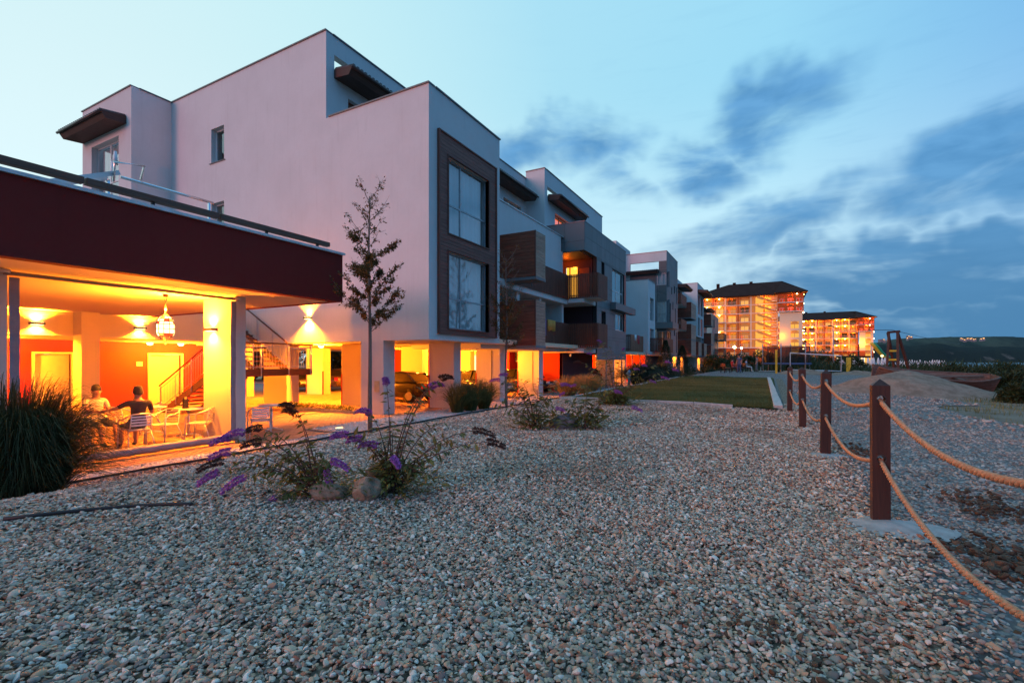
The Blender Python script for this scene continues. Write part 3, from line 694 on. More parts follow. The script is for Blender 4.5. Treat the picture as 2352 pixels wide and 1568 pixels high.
def board_run(parent, pl, c, sg, a0, a1, z0, z1, mat, h=.15, gap=.012, t=.03, jit=.006):
    n = max(1, int(round((z1 - z0) / (h + gap)))); st = (z1 - z0) / n
    me = MB().pbox(pl, -t / 2, t / 2, -(a1 - a0) / 2, (a1 - a0) / 2, -(st - gap) / 2, (st - gap) / 2).mesh('board', mat)
    for i in range(n):
        cc = c + sg * (t / 2 + rnd.uniform(0, jit)); z = z0 + st * (i + .5); am = (a0 + a1) / 2
        o = link('board', me, parent); o.location = (cc, am, z) if pl == 'X' else (am, cc, z)
def eave(parent, pl, c, sg, a0, a1, z, out=.95, drop=.12):
    """Small tiled lean-to canopy: timber soffit, tiles, gutter."""
    e = c + sg * out
    def P(cc, a, zz): return (cc, a, zz) if pl == 'X' else (a, cc, zz)
    s = MB().ext([P(c, a0, z - .22), P(e - sg * .15, a0, z - .30), P(e, a0, z - .10), P(e, a0, z - .02), P(c, a0, z + drop)], P(0, a1 - a0, 0)).obj('canopy', 'eave_wood', parent)
    m = MB(); n = int((a1 - a0) / .20); st = (a1 - a0) / n
    for i in range(n):
        a = a0 + st * (i + .5)
        m.tube([P(c + sg * .02, a, z + drop + .035), P(e + sg * .05, a, z + .015)], st * .42, 6)
    m.obj('roof_tiles', 'tile', s, True)
    MB().tube([P(e + sg * .07, a0 - .05, z - .06), P(e + sg * .07, a1 + .05, z - .06)], .06, 8).obj('gutter', 'gutter', s, True)
    return s
def timber_box(parent, x0, x1, y0, y1, z0, z1):
    """Balcony screened with horizontal boards: end board walls on -Y and +X."""
    b = MB().box(x0, x1 - .05, y0 + .05, y1, z0 + .02, z1 - .03).obj('balcony_box', 'plank_dark_z', parent)
    board_run(b, 'Y', y0 + .05, -1, x0, x1 - .05, z0, z1, 'board_x', .15)
    board_run(b, 'X', x1 - .05, 1, y0 + .055, y1, z0, z1, 'board_y', .13)
    MB().box(x1 - .048, x1 + .012, y0 + .002, y0 + .052, z0, z1).obj('corner_post', 'plank_dark_z', b)
    MB().box(x0, x1, y0 + .06, y1, z0 - .14, z0 - .003).obj('balcony_slab', 'stucco_grey', b)
    return b
def balcony(parent, x0, x1, y0, y1, z0, z1, side='slat', front='slat', back=None):
    """Slab with slatted rails on -Y and +X sides."""
    b = MB().box(x0, x1 - .06, y0 + .06, y1, z0 + .02, z0 + .16).obj('balcony_slab', 'stucco_white', parent)
    slat_run(b, 'Y', y0, x0, x1, z0 + .05, z1, side); slat_run(b, 'X', x1, y0 + .02, y1, z0 + .05, z1, front, gap=.02)
    MB().box(x0, x1 - .02, y0 + .02, y0 + .07, z1 - .16, z1 - .10).obj('top_rail', 'slat', b); MB().box(x1 - .07, x1 - .02, y0 + .08, y1, z1 - .16, z1 - .10).obj('top_rail', 'slat', b)
    MB().box(x0, x1 - .02, y0 + .02, y0 + .07, z0 + .2, z0 + .26).obj('bottom_rail', 'slat', b)
    return b
# ------------------------------------------------------------------ block A: corner block with the pink-lit side wall
YA, XA, XT = 12.9, -10.16, -15.15
LP = 19.0
A = thing('apartment_building', 'nearest white apartment block with tall timber framed window over pillars', 'building', (-13, 16, 0), 'white apartment blocks in a row')
MB().wall('Y', YA, .3, -26.2, XA, 0, 14.73, [(-26.3, -13.3, -1, 2.67), (-12.2, -10, -1, 2.67), (XT, -10, 11.33, 15), (-22.8, -21.8, 11.06, 12.64), (-22.8, -21.8, 7.7, 9.2)]).obj('side_wall', 'stucco_white', A)
for z0, z1 in ((11.06, 12.64), (7.7, 9.2)):
    window(A, 'Y', YA, -1, -22.8, -21.8, z0, z1, (), (), 'upvc', 'glass', 'dark', .22)
    MB().box(-22.9, -21.7, YA - .05, YA + .1, z0 - .035, z0 - .004).obj('sill', 'coping', A)
WH = [(13.95, 16.72, 3.1, 5.86), (13.95, 16.72, 6.5, 9.25)]
MB().wall('X', XA, -.3, 13.2, 17.7, 2.67, 11.33, WH).obj('front_wall', 'stucco_white', A)
MB().wall('Y', 17.7, -.3, -16, XA - .3, 2.67, 11.33).obj('end_wall', 'stucco_white', A)
cope(A, [(-26.2, YA + .13, 14.755), (XT + .02, YA + .13, 14.755)]); cope(A, [(XT + .16, YA + .13, 11.355), (XA + .03, YA + .13, 11.355)]); cope(A, [(XA - .13, 13.25, 11.357), (XA - .13, 17.73, 11.357)])
# timber frame of horizontal planks round the two windows
fr = MB().box(XA + .001, XA + .03, 13.45, 13.95, 2.95, 9.92)
fr.box(XA + .001, XA + .03, 16.72, 17.25, 2.95, 9.92); fr.box(XA + .001, XA + .03, 13.95, 16.72, 2.95, 3.1); fr.box(XA + .001, XA + .03, 13.95, 16.72, 5.86, 6.5); fr.box(XA + .001, XA + .03, 13.95, 16.72, 9.25, 9.92)
fr = fr.obj('timber_surround', 'plank_dark_z', A)
for y0, y1, z0, z1 in ((13.42, 13.95, 3.1, 5.86), (13.42, 13.95, 6.5, 9.25), (16.72, 17.28, 3.1, 5.86), (16.72, 17.28, 6.5, 9.25), (13.42, 17.28, 2.93, 3.1), (13.42, 17.28, 5.86, 6.5), (13.42, 17.28, 9.25, 9.94)):
    board_run(fr, 'X', XA + .03, 1, y0, y1, z0, z1, 'plank_dark', .13, .008, .025, .004)
for a, b, z0, z1 in ((13.36, 13.42, 2.88, 9.99), (17.28, 17.34, 2.88, 9.99)): MB().box(XA + .001, XA + .10, a, b, z0, z1).obj('trim', 'plank_dark_z', fr)
for z0, z1 in ((2.88, 2.93), (9.94, 9.99)): MB().box(XA + .001, XA + .10, 13.422, 17.278, z0, z1).obj('trim', 'plank_dark', fr)
for (y0, y1, z0, z1) in WH:
    m = MB(); m.box(XA - .18, XA + .085, y0 - .05, y0, z0 - .05, z1 + .05); m.box(XA - .18, XA + .085, y1, y1 + .05, z0 - .05, z1 + .05)
    m.box(XA - .18, XA + .095, y0, y1, z0 - .05, z0 - .002); m.box(XA - .18, XA + .085, y0, y1, z1 + .002, z1 + .05); m.obj('window_casing', 'plank_dark_z', A)
    window(A, 'X', XA, 1, y0, y1, z0, z1, (.35,), (.40,), 'frame_grey', 'glass', 'drape', .1)
MB().box(-31, XA - .31, YA + .31, 29.5, 2.69, 2.9).obj('soffit', 'soffit', A)
# projecting bay at the far left
m = MB().wall('Y', 11.2, .3, -31.2, -26.2, 2.6, 14.74, [(-30.2, -27.4, 9.8, 12.7)]); m.obj('bay_wall', 'stucco_white', A)
MB().wall('X', -26.2, -.3, 11.5, YA + .3, 2.6, 14.74).obj('bay_side_wall', 'stucco_white', A); MB().wall('X', -31.2, .3, 11.5, 24, 2.6, 14.74).obj('bay_side_wall', 'stucco_white', A)
window(A, 'Y', 11.2, -1, -30.2, -27.4, 9.8, 12.7, (.5,), (.33,), 'upvc', 'glass', 'drape', .25)
eave(A, 'Y', 11.2, -1, -31.1, -26.65, 13.3, .95)
cope(A, [(-31.25, 11.33, 14.765), (-26.2, 11.33, 14.765)]); cope(A, [(-26.33, 11.52, 14.767), (-26.33, YA - .06, 14.767)])
# set-back top storey, roofs and terraces
MB().wall('X', XT, -.3, YA + .3, 30.1, 9.7, 14.73, [(13.3, 17.2, 13.45, 14.0), (14.0, 16.6, 10.2, 12.62), (26.9, 29.4, 10.2, 12.5)]).obj('top_wall', 'stucco_white', A)
window(A, 'X', XT, 1, 14.0, 16.6, 10.2, 12.62, (.5,), (), 'frame_wood', 'glass', 'mid', .2); window(A, 'X', XT, 1, 26.9, 29.4, 10.2, 12.5, (.5,), (), 'frame_grey', 'glass', 'dark', .2)
eave(A, 'X', XT, 1, 13.28, 17.4, 13.3); eave(A, 'X', XT, 1, 20.5, 29.95, 13.3)
cope(A, [(XT - .13, YA + .32, 14.757), (XT - .13, 30.1, 14.757)])
MB().box(-31, XT - .31, YA + .31, 30, 13.2, 13.3).obj('roof', 'coping', A)
MB().box(XT, XA - .31, YA + .31, 17.39, 9.9, 10.0).obj('terrace_floor', 'edging', A); MB().box(XT, -11.76, 17.71, 27.9, 8.9, 9.0).obj('terrace_floor', 'edging', A)
# link part with loggias and balconies
MB().wall('X', -11.45, -.3, 17.7, 27.6, 5.85, 9.65, [(17.72, 19.9, 5.9, 8.4)]).obj('link_wall', 'stucco_white', A)
cope(A, [(-11.58, 17.75, 9.675), (-11.58, 27.98, 9.675)], 'coping_white')
MB().box(-15, -11.15, 17.72, 27.9, 5.45, 5.82).obj('floor_slab', 'stucco_white', A); MB().box(-15, -11.12, 17.72, 27.9, 2.50, 2.76).obj('floor_slab', 'stucco_white', A)
MB().wall('X', -13.0, -.2, 17.7, 27.9, 2.76, 5.45, [(21.6, 23.4, 2.85, 5.0), (25.2, 27.2, 2.85, 5.0)]).obj('loggia_wall', 'stucco_white', A)
window(A, 'X', -13.0, 1, 21.6, 23.4, 2.85, 5.0, (.5,), (), 'frame_grey', 'glass_dark', 'dark', .08); window(A, 'X', -13.0, 1, 25.2, 27.2, 2.85, 5.0, (.5,), (), 'frame_grey', 'glass_dark', 'dark', .08)
MB().box(-11.6, -11.3, 21.4, 21.75, 2.77, 5.44).obj('loggia_column', 'stucco_white', A); MB().box(-13.0, -11.32, 24.2, 24.42, 2.77, 5.44).obj('loggia_partition', 'stucco_white', A)
MB().box(-13.0, -11.4, 27.62, 27.9, 2.77, 5.44).obj('loggia_partition', 'stucco_white', A)
timber_box(A, -11.4, -9.5, 19.85, 21.0, 5.85, 7.95); timber_box(A, -11.4, -9.5, 19.85, 21.0, 2.66, 4.76)
for z0, z1 in ((5.72, 7.25), (2.68, 4.24)): slat_run(A, 'X', -11.08, 21.05, 27.95, z0, z1)
MB().tube([(-9.9, 20.3, 5.72), (-9.9, 20.3, 5.45)], .02, 6).obj('downpipe', 'coping', A)
# ------------------------------------------------------------------ block B: grey panelled block
XB = -10.07
B = thing('apartment_building', 'grey panelled apartment block with red slatted balconies and a glowing loggia', 'building', (-12, 33, 0), 'white apartment blocks in a row')
MB().wall('Y', 28.0, .25, -12.7, XB, 8.75, 10.5).obj('fascia_wall', 'joint', B)
panels(B, 'Y', 28.0, -1, (-12.7, -11.35, XB + .02), (8.75, 9.35, 10.5), mat='panel_grey')
bh = [(28.2, 30.35, 2.2, 8.74), (31.3, 32.0, 7.0, 8.65), (31.3, 32.3, 3.6, 5.3), (33.8, 37.0, 6.15, 8.6), (34.6, 37.0, 4.2, 5.55)]
MB().wall('X', XB, -.25, 28.25, 37.5, 2.4, 10.5, bh).obj('front_wall', 'joint', B)
panels(B, 'X', XB, 1, (28.0, 29.4, 30.35, 31.0, 32.3, 33.2, 33.8, 35.6, 37.0, 37.5), (2.4, 3.4, 4.4, 5.9, 6.6, 7.6, 8.74, 9.6, 10.5), bh + [(28, 30.35, 2, 8.74)])
cope(B, [(-12.9, 28.1, 10.525), (XB + .05, 28.1, 10.525)], w=.28); cope(B, [(XB - .1, 28.27, 10.527), (XB - .1, 37.55, 10.527)], w=.28)
MB().wall('Y', 37.5, -.25, -14, XB - .26, 2.4, 10.5).obj('end_wall', 'panel_dark', B)
MB().box(-14, XB - .26, 28.26, 37.2, 9.5, 9.6).obj('terrace_floor', 'edging', B)
window(B, 'X', XB, 1, 33.8, 37.0, 6.15, 8.6, (.42,), (.38,), 'upvc', 'glass', 'mid', .1); window(B, 'X', XB, 1, 34.6, 37.0, 4.2, 5.55, (.55,), (), 'upvc', 'glass', 'mid', .1)
window(B, 'X', XB, 1, 31.3, 32.0, 7.0, 8.65, (), (), 'frame_dark', 'glass_dark', 'dark', .15); window(B, 'X', XB, 1, 31.3, 32.3, 3.6, 5.3, (), (), 'frame_dark', 'glass_dark', 'dark', .15)
m = MB().box(XB + .03, XB + .45, 33.3, 38.9, 5.6, 6.1).obj('ledge', 'panel_grey', B)
for z0, z1 in ((6.15, 8.6), (4.2, 5.55)): MB().box(XB - .2, XB + .04, 37.03, 37.48, z0, z1).obj('red_panel', 'red_strip', B)
# loggia: dark red-brown cheek, lit glass doors
MB().wall('Y', 30.36, .2, -14.5, XB - .3, 2.7, 8.74, [(-12.3, -11.35, 5.85, 8.3)]).obj('loggia_wall', 'stucco_dark', B)
window(B, 'Y', 30.36, -1, -12.3, -11.35, 5.85, 8.3, (.35,), (), 'frame_dark', 'glass', 'warm', .03); d_ = MB().box(-11.25, -10.55, 30.31, 30.355, 5.85, 8.1).obj('door', 'frame_wood', B)
MB().wall('X', -13.0, -.2, 27.7, 30.36, 5.85, 8.75, [(28.3, 30.2, 5.9, 8.2)]).obj('loggia_back', 'stucco_dark', B); MB().box(-13, -11.45, 27.62, 27.9, 5.86, 8.74).obj('loggia_cheek', 'stucco_white', B)
window(B, 'X', -13.0, 1, 28.3, 30.2, 5.9, 8.2, (.25, .62), (), 'frame_dark', 'glass', 'warm', .06)
MB().wall('X', -13.0, -.2, 27.9, 30.36, 2.7, 5.6, [(28.2, 30.1, 2.8, 5.0)]).obj('loggia_back', 'stucco_dark', B); window(B, 'X', -13.0, 1, 28.2, 30.1, 2.8, 5.0, (.5,), (), 'frame_dark', 'glass_dark', 'dark', .06)
MB().box(-13, XB - .27, 27.9, 30.35, 8.68, 8.74).obj('loggia_ceiling', 'eave_wood', B)
MB().box(-13, XB - .05, 28.02, 30.3, 5.55, 5.8).obj('floor_slab', 'stucco_white', B); MB().box(-13, XB - .05, 28.02, 30.3, 2.45, 2.7).obj('floor_slab', 'stucco_white', B)
lamp_point('loggia_light', (-11.9, 29.6, 8.35), 2.2, (1, .33, .06), .1, B)
balcony(B, -11.1, -9.2, 28.0, 29.9, 5.75, 7.3); balcony(B, -11.1, -9.2, 28.0, 29.9, 2.7, 4.24)
XU = -13.7
MB().wall('Y', 30.1, .3, XT, XU, 9.6, 15.2).obj('top_side_wall', 'stucco_white', B)
MB().wall('X', XU, -.3, 30.4, 42.9, 9.6, 15.2, [(30.55, 36.2, 13.45, 14.1), (31.9, 34.6, 10.2, 12.6)]).obj('top_wall', 'stucco_white', B)
window(B, 'X', XU, 1, 31.9, 34.6, 10.2, 12.6, (.45,), (), 'frame_wood', 'glass', 'red', .2); eave(B, 'X', XU, 1, 30.6, 36.2, 13.35)
cope(B, [(XT, 30.23, 15.225), (XU + .03, 30.23, 15.225)]); cope(B, [(XU - .13, 30.42, 15.227), (XU - .13, 42.95, 15.227)])
MB().box(-24, XU - .31, 30.41, 42.8, 13.2, 13.3).obj('roof', 'coping', B); MB().box(-24, XB - .3, 30.6, 42.8, 2.5, 2.7).obj('soffit', 'soffit', B)
MB().wall('X', -12.4, -.25, 37.5, 45.4, 2.5, 9.4, [(39, 41.5, 5.9, 8.2), (42.2, 44.2, 3.0, 5.1)]).obj('link_wall', 'stucco_white', B)
window(B, 'X', -12.4, 1, 39, 41.5, 5.9, 8.2, (.5,), (), 'upvc', 'glass_dark', 'dark'); window(B, 'X', -12.4, 1, 42.2, 44.2, 3.0, 5.1, (.5,), (), 'upvc', 'glass_dark', 'dark')
balcony(B, -12.3, -10.5, 40.7, 45.3, 2.7, 4.2, 'slat', 'slat_light')
# ------------------------------------------------------------------ block C
Cb = thing('apartment_building', 'white and grey apartment tower with open roof beam and corner windows', 'building', (-12, 50, 0), 'white apartment blocks in a row')
MB().wall('Y', 45.4, .3, -17, XB, 2.5, 9.55).obj('side_wall', 'stucco_white', Cb)
MB().wall('X', XB, -.3, 45.7, 48.5, 2.5, 9.55, [(46.2, 47.9, 5.8, 7.95), (46.2, 47.9, 2.8, 5.0)]).obj('front_wall', 'stucco_white', Cb)
for z0, z1 in ((5.8, 7.95), (2.8, 5.0)): window(Cb, 'X', XB, 1, 46.2, 47.9, z0, z1, (), (.4,), 'frame_grey', 'glass', 'mid', .15)
cope(Cb, [(-17, 45.53, 9.575), (XB + .03, 45.53, 9.575)]); cope(Cb, [(XB - .13, 45.7, 9.577), (XB - .13, 48.5, 9.577)])
th = [(-14.1, -10.9, 12.05, 12.95), (-11.15, XB, 10.3, 11.6), (-11.1, XB, 6.2, 8.5), (-11.1, XB, 2.9, 5.2)]
MB().wall('Y', 54.4, .3, -14.6, XB, 2.5, 14.0, th + [(-14.6, -11.2, 2, 9.0)]).obj('tower_side_wall', 'stucco_white', Cb)
panels(Cb, 'Y', 54.4, -1, (-11.2, XB + .02), (2.5, 2.9, 5.2, 6.2, 8.5, 9.4, 10.3), th, 'panel_dark')
MB().wall('X', -14.6, -.3, 48.5, 54.4, 9, 12).obj('terrace_wall', 'stucco_white', Cb)
eave(Cb, 'Y', 54.4, -1, -14.5, -10.9, 11.85, .9)
xh = [(54.7, 55.9, 10.3, 11.6), (54.7, 56.8, 6.2, 8.5), (54.7, 56.8, 2.9, 5.2), (57.2, 57.7, 9.6, 10.4), (58.9, 59.5, 9.9, 10.8), (60.4, 60.8, 8.8, 10.8), (58.0, 58.4, 7.9, 8.8), (59.6, 60.0, 6.3, 8.2), (58.9, 59.5, 4.9, 5.8), (60.3, 60.8, 2.9, 5.4)]
MB().wall('X', XB, -.3, 54.7, 61.4, 2.5, 14.0, xh).obj('tower_front_wall', 'joint', Cb)
panels(Cb, 'X', XB, 1, (54.4, 56.8, 59.0, 61.4), (2.5, 5.2, 6.2, 8.5, 9.4, 11.6, 12.8, 14.0), xh + [(54.39, 54.7, 10.3, 11.6), (54.39, 54.7, 6.2, 8.5), (54.39, 54.7, 2.9, 5.2)])
for (a, b, z0, z1) in xh[3:]: window(Cb, 'X', XB, 1, a, b, z0, z1, (), (), 'frame_dark', 'glass_dark', 'dark', .12)
for k, (z0, z1, ins) in enumerate(((10.3, 11.6, 'drape'), (6.2, 8.5, 'drape'), (2.9, 5.2, 'dark'))):
    window(Cb, 'Y', 54.4, -1, -11.1, XB - .05, z0, z1, (.55,), () if k == 0 else (.4,), 'frame_grey', 'glass', ins, .05)
    window(Cb, 'X', XB, 1, 54.75, xh[k][1], z0, z1, () if k == 0 else (.45,), () if k == 0 else (.4,), 'frame_grey', 'glass', 'amber' if k == 2 else 'mid', .1)
MB().box(-11.3, -9.2, 53.2, 56.9, 5.45, 6.1).obj('ledge', 'panel_grey', Cb)
cope(Cb, [(-14.7, 54.53, 14.025), (XB + .05, 54.53, 14.025)]); cope(Cb, [(XB - .13, 54.7, 14.027), (XB - .13, 61.45, 14.027)])
MB().wall('X', -12.2, -.3, 48.5, 54.4, 2.5, 9.2, [(49.2, 51.2, 2.8, 5.0), (52, 54, 2.8, 5.0), (49.5, 53.8, 6, 8.4)]).obj('link_wall', 'stucco_white', Cb)
for a in ((49.2, 51.2, 2.8, 5.0), (52, 54, 2.8, 5.0), (49.5, 53.8, 6, 8.4)): window(Cb, 'X', -12.2, 1, *a, (.5,), (), 'frame_grey', 'glass_dark', 'dark')
MB().box(-17, -12.2, 45.8, 54.3, 8.9, 9.0).obj('terrace_floor', 'edging', Cb)
balcony(Cb, -11.0, -9.0, 47.2, 52.2, 2.68, 4.15)
MB().box(-20, -15, 52, 58, 9, 15.2).obj('stair_head', 'stucco_white', Cb)
MB().box(-24, XB - .3, 43, 61, 2.5, 2.7).obj('soffit', 'soffit', Cb)
# ------------------------------------------------------------------ blocks D and E, far along the row
D = thing('apartment_building', 'far white apartment block with timber balcony boxes and dark tiled canopies', 'building', (-12, 72, 0), 'white apartment blocks in a row')
MB().wall('X', -11.9, -.3, 61.4, 79.7, 2.6, 12.6, [(64, 67, 9.7, 11.8), (66, 69, 6, 8.2), (71, 74, 3, 5.2), (71, 74, 6, 8.2)]).obj('front_wall', 'stucco_white', D)
for a in ((64, 67, 9.7, 11.8), (66, 69, 6, 8.2), (71, 74, 3, 5.2), (71, 74, 6, 8.2)): window(D, 'X', -11.9, 1, *a, (.5,), (), 'frame_dark', 'glass_dark', 'dark')
MB().wall('Y', 65.5, .3, -14, -11.0, 9.2, 12.9).obj('side_wall', 'stucco_white', D); MB().wall('X', -11.0, -.3, 65.8, 71, 9.2, 12.9, [(67, 69.5, 9.3, 11.5)]).obj('bay_wall', 'stucco_white', D)
window(D, 'X', -11.0, 1, 67, 69.5, 9.3, 11.5, (.5,), (), 'frame_dark', 'glass_dark', 'dark'); eave(D, 'X', -11.0, 1, 66, 71.5, 11.9, 1.3)
for z in (9.0, 5.85): balcony(D, -11.8, -9.9, 63, 67.5, z, z + 1.4)
for z in (8.2 - .3, 4.9, 2.75): timber_box(D, -11.8, -9.6, 69.5, 74.5, z, z + 2.1)
MB().wall('Y', 79.7, .3, -16, XB, 5.7, 14.1).obj('block_side_wall', 'stucco_white', D)
dh = [(80.4, 82.6, 9.3, 12.3), (83.6, 86.4, 9.3, 12.3), (80.4, 82.6, 5.9, 8.8), (83.6, 86.4, 5.9, 8.8)]
MB().wall('X', XB, -.3, 80, 87.4, 5.7, 14.1, dh).obj('block_front_wall', 'stucco_white', D)
for k, a in enumerate(dh): window(D, 'X', XB, 1, *a, (.5,), (.4,), 'frame_dark', 'glass_dark', 'red' if k in (0, 3) else 'dark', .1)
eave(D, 'X', XB, 1, 80, 87.4, 12.9, 1.4); MB().box(-16, XB - .31, 80.01, 87.3, 5.72, 5.95).obj('block_soffit', 'soffit', D)
MB().wall('X', -12.2, -.3, 79.8, 88, 2.6, 5.7).obj('lower_wall', 'stucco_white', D)
cope(D, [(-16, 79.83, 14.125), (XB + .03, 79.83, 14.125)]); cope(D, [(XB - .13, 80, 14.127), (XB - .13, 87.4, 14.127)])
for y in (77, 84): timber_box(D, -11.9, -9.6, y, y + 4, 2.75, 4.8)
MB().box(-24, -11.0, 61.5, 87, 2.45, 2.6).obj('soffit', 'soffit', D)
E = thing('apartment_building', 'farthest grey apartment block at the end of the row beside the hotel', 'building', (-12, 98, 0), 'white apartment blocks in a row')
MB().wall('Y', 88, .3, -15, -10.6, 2.6, 11.6).obj('side_wall', 'panel_grey', E); MB().wall('X', -10.6, -.3, 88.3, 97, 2.6, 11.6, [(90, 92, 8.5, 10.5), (90, 92, 5.5, 7.5), (94, 96, 8.5, 10.5)]).obj('front_wall', 'panel_grey', E)
for a in ((90, 92, 8.5, 10.5), (90, 92, 5.5, 7.5), (94, 96, 8.5, 10.5)): window(E, 'X', -10.6, 1, *a, (), (), 'frame_dark', 'glass_dark', 'dark')
for z in (8.3, 4.9, 2.7): timber_box(E, -11, -9.4, 92.5, 97, z, z + 2.0)
eave(E, 'X', -10.6, 1, 92, 98, 11.2, 1.3)
MB().wall('Y', 99, .3, -15, -9.9, 2.6, 11.0).obj('end_side_wall', 'stucco_white', E); MB().wall('X', -9.9, -.3, 99.3, 112, 2.6, 11.0, [(102, 104, 8.3, 10.2), (107, 109, 5.5, 7.5)]).obj('end_front_wall', 'panel_grey', E)
for a in ((102, 104, 8.3, 10.2), (107, 109, 5.5, 7.5)): window(E, 'X', -9.9, 1, *a, (), (), 'frame_dark', 'glass_dark', 'dark')
for z in (5.9, 2.8): balcony(E, -9.9, -8.2, 104, 110, z, z + 1.5)
MB().box(-24, -10.9, 87, 112, 2.4, 2.6).obj('soffit', 'soffit', E)
# ------------------------------------------------------------------ undercroft: pillars, walls, lobby, lamps
def pier(name, label, x0, x1, y0, y1, mat='stucco_cream', strips=(), h=2.68, z0=-.06):
    t = thing('pillar', label, 'pillar', ((x0 + x1) / 2, (y0 + y1) / 2, 0), 'rendered pillars under the apartments')
    MB().box(x0, x1, y0, y1, z0, h).obj('shaft', mat, t, bevel=.012)
    for s in strips:
        a = x0 - .012 if s == 'l' else x1 - .05
        MB().box(a, a + .062, y0 - .012, y0 + .05, 0.0, 1.35).obj('corner_guard', 'red_strip', t)
    return t
pier('p', 'pillar with meter plate below the corner of the nearest block', -13.295, -12.205, YA + .302, 13.5, 'stucco_white')
pier('p', 'second pillar along the front, behind the green ornamental grass', -12.6, -11.32, 16.0, 16.5, 'stucco_white', ('l',))
pier('p', 'third pillar along the front, with a thin hanging cable', -12.7, -11.34, 19.8, 20.3, 'stucco_white', ('l',), 2.5)
pier('p', 'fourth pillar along the front, with a curved cable reaching the ground', -12.7, -11.36, 24.2, 24.75, 'stucco_white', ('l',), 2.5)
pier('p', 'plain broad pillar under the stair landing', -19.0, -17.5, YA + .02, 13.5, 'stucco_cream')
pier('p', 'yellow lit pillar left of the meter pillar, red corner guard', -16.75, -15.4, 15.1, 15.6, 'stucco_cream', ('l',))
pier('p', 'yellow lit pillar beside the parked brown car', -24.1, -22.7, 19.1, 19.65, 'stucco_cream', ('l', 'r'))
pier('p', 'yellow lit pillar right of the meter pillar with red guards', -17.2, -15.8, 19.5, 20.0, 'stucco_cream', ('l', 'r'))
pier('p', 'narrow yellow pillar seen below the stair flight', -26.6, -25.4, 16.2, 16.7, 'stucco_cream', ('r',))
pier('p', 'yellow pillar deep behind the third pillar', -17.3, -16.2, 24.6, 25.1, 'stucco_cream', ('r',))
for i, y in enumerate((38.6, 42.3)):
    pier('p', 'warm lit pillar under the grey block by a steel post, ' + ('nearer' if i == 0 else 'farther') + ' one', -12.9, -11.4, y, y + .4, 'stucco_white', (), 2.45)
for i, y in enumerate((62.5, 65.5, 68.5, 71.5, 74.5, 86.5, 90, 93.5, 97)):
    pier('p', 'pillar %s under the far white blocks' % ('first', 'second', 'third', 'fourth', 'fifth', 'sixth', 'seventh', 'eighth', 'last')[i], -13.2, -11.4, y, y + .5, 'stucco_white', (), 2.45)
for i, (x, y) in enumerate(((-10.3, 33.2), (-10.3, 37.2), (-11.2, 44.0), (-11.2, 47.0))):
    o = MB().tube([(x, y, -.05), (x, y, 2.48)], .06, 10).obj('steel_post', 'frame_grey', None, True); tag(o, ('nearest', 'second', 'third', 'farthest')[i] + ' slim grey steel post below the apartments', 'post', 'steel posts below the apartments')
o = MB().wall('Y', 28.4, .2, -17, -11.7, -.05, 2.49).obj('red_wall', 'stucco_red'); tag(o, 'dark red wall below the slatted balconies', 'wall')
o = MB().wall('X', -11.68, -.2, 28.4, 34.3, -.05, 2.49).obj('maroon_wall', 'stucco_dark'); tag(o, 'dark maroon wall below the grey apartment block', 'wall')
o = MB().wall('Y', 46.2, .2, -17, -12.0, -.05, 2.49).obj('red_wall', 'stucco_red'); tag(o, 'glowing red wall behind the dark grass clump', 'wall')
o = MB().wall('X', -11.9, -.2, 52.5, 61.5, -.05, 2.49).obj('maroon_wall', 'stucco_dark'); tag(o, 'maroon wall behind the tall conifer', 'wall')
o = MB().wall('Y', 52.3, .2, -16, -11.9, -.05, 2.49).obj('red_wall', 'stucco_red'); tag(o, 'red wall stub left of the tall conifer', 'wall')
o = MB().wall('X', -12.4, -.2, 76.5, 86, -.05, 2.49).obj('maroon_wall', 'stucco_dark'); tag(o, 'far maroon wall between pale pillars', 'wall')
o = MB().wall('Y', 26.4, .2, -26, -20.4, -.05, 2.68).obj('red_wall', 'stucco_red'); tag(o, 'bright red wall deep in the undercroft', 'wall')
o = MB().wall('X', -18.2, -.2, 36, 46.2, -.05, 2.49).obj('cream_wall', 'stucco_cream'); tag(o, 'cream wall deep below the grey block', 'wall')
L = thing('stair_lobby', 'brightly lit stair lobby with white doors behind the parked car', 'lobby', (-18.5, 28, 0))
MB().wall('Y', 27.6, .12, -20.4, -15.2, -.05, 2.68, [(-20.1, -18.9, 0, 2.35), (-18.6, -17.4, 0, 2.35), (-17.1, -16.2, .3, 2.3)]).obj('wall', 'stucco_cream', L)
for (a, b, z0, ins) in ((-20.1, -18.9, 0, 'white'), (-18.6, -17.4, 0, 'white'), (-17.1, -16.2, .3, 'white')): window(L, 'Y', 27.6, -1, a, b, z0, 2.33, (.5,), (), 'door_white', 'glass', ins, .02)
MB().box(-15.18, -14.9, 27.2, 28.2, -.05, 2.68).obj('wing_wall', 'stucco_red', L)
def bulkhead(loc, label, w, col=(1, .50, .09), grp='bulkhead lamps below the apartments'):
    x, y, z = loc; t = thing('bulkhead_lamp', label, 'lamp', loc, grp)
    MB().lathe([(.13, .0), (.13, -.04), (.11, -.05)], 14, loc).obj('base', 'white_metal', t, True)
    MB().lathe([(.105, -.051), (.10, -.09), (.07, -.12), (.0, -.13)], 14, loc).obj('globe', 'bulb', t, True)
    lamp_point('glow', (x, y, z - .22), w, col, .1, t); return t
bulkhead((-18.3, 15.3, 2.68), 'star bright ceiling lamp beside the stair railing', 150)
bulkhead((-15.6, 20.9, 2.68), 'star bright ceiling lamp between the second and third bays', 150)
bulkhead((-16.6, 25.6, 2.68), 'ceiling lamp in front of the lit lobby', 110)
bulkhead((-21.2, 22.6, 2.68), 'ceiling lamp above the parked brown car, deep inside', 120)
bulkhead((-22.5, 16.2, 2.68), 'ceiling lamp hidden behind the stair flight', 110)
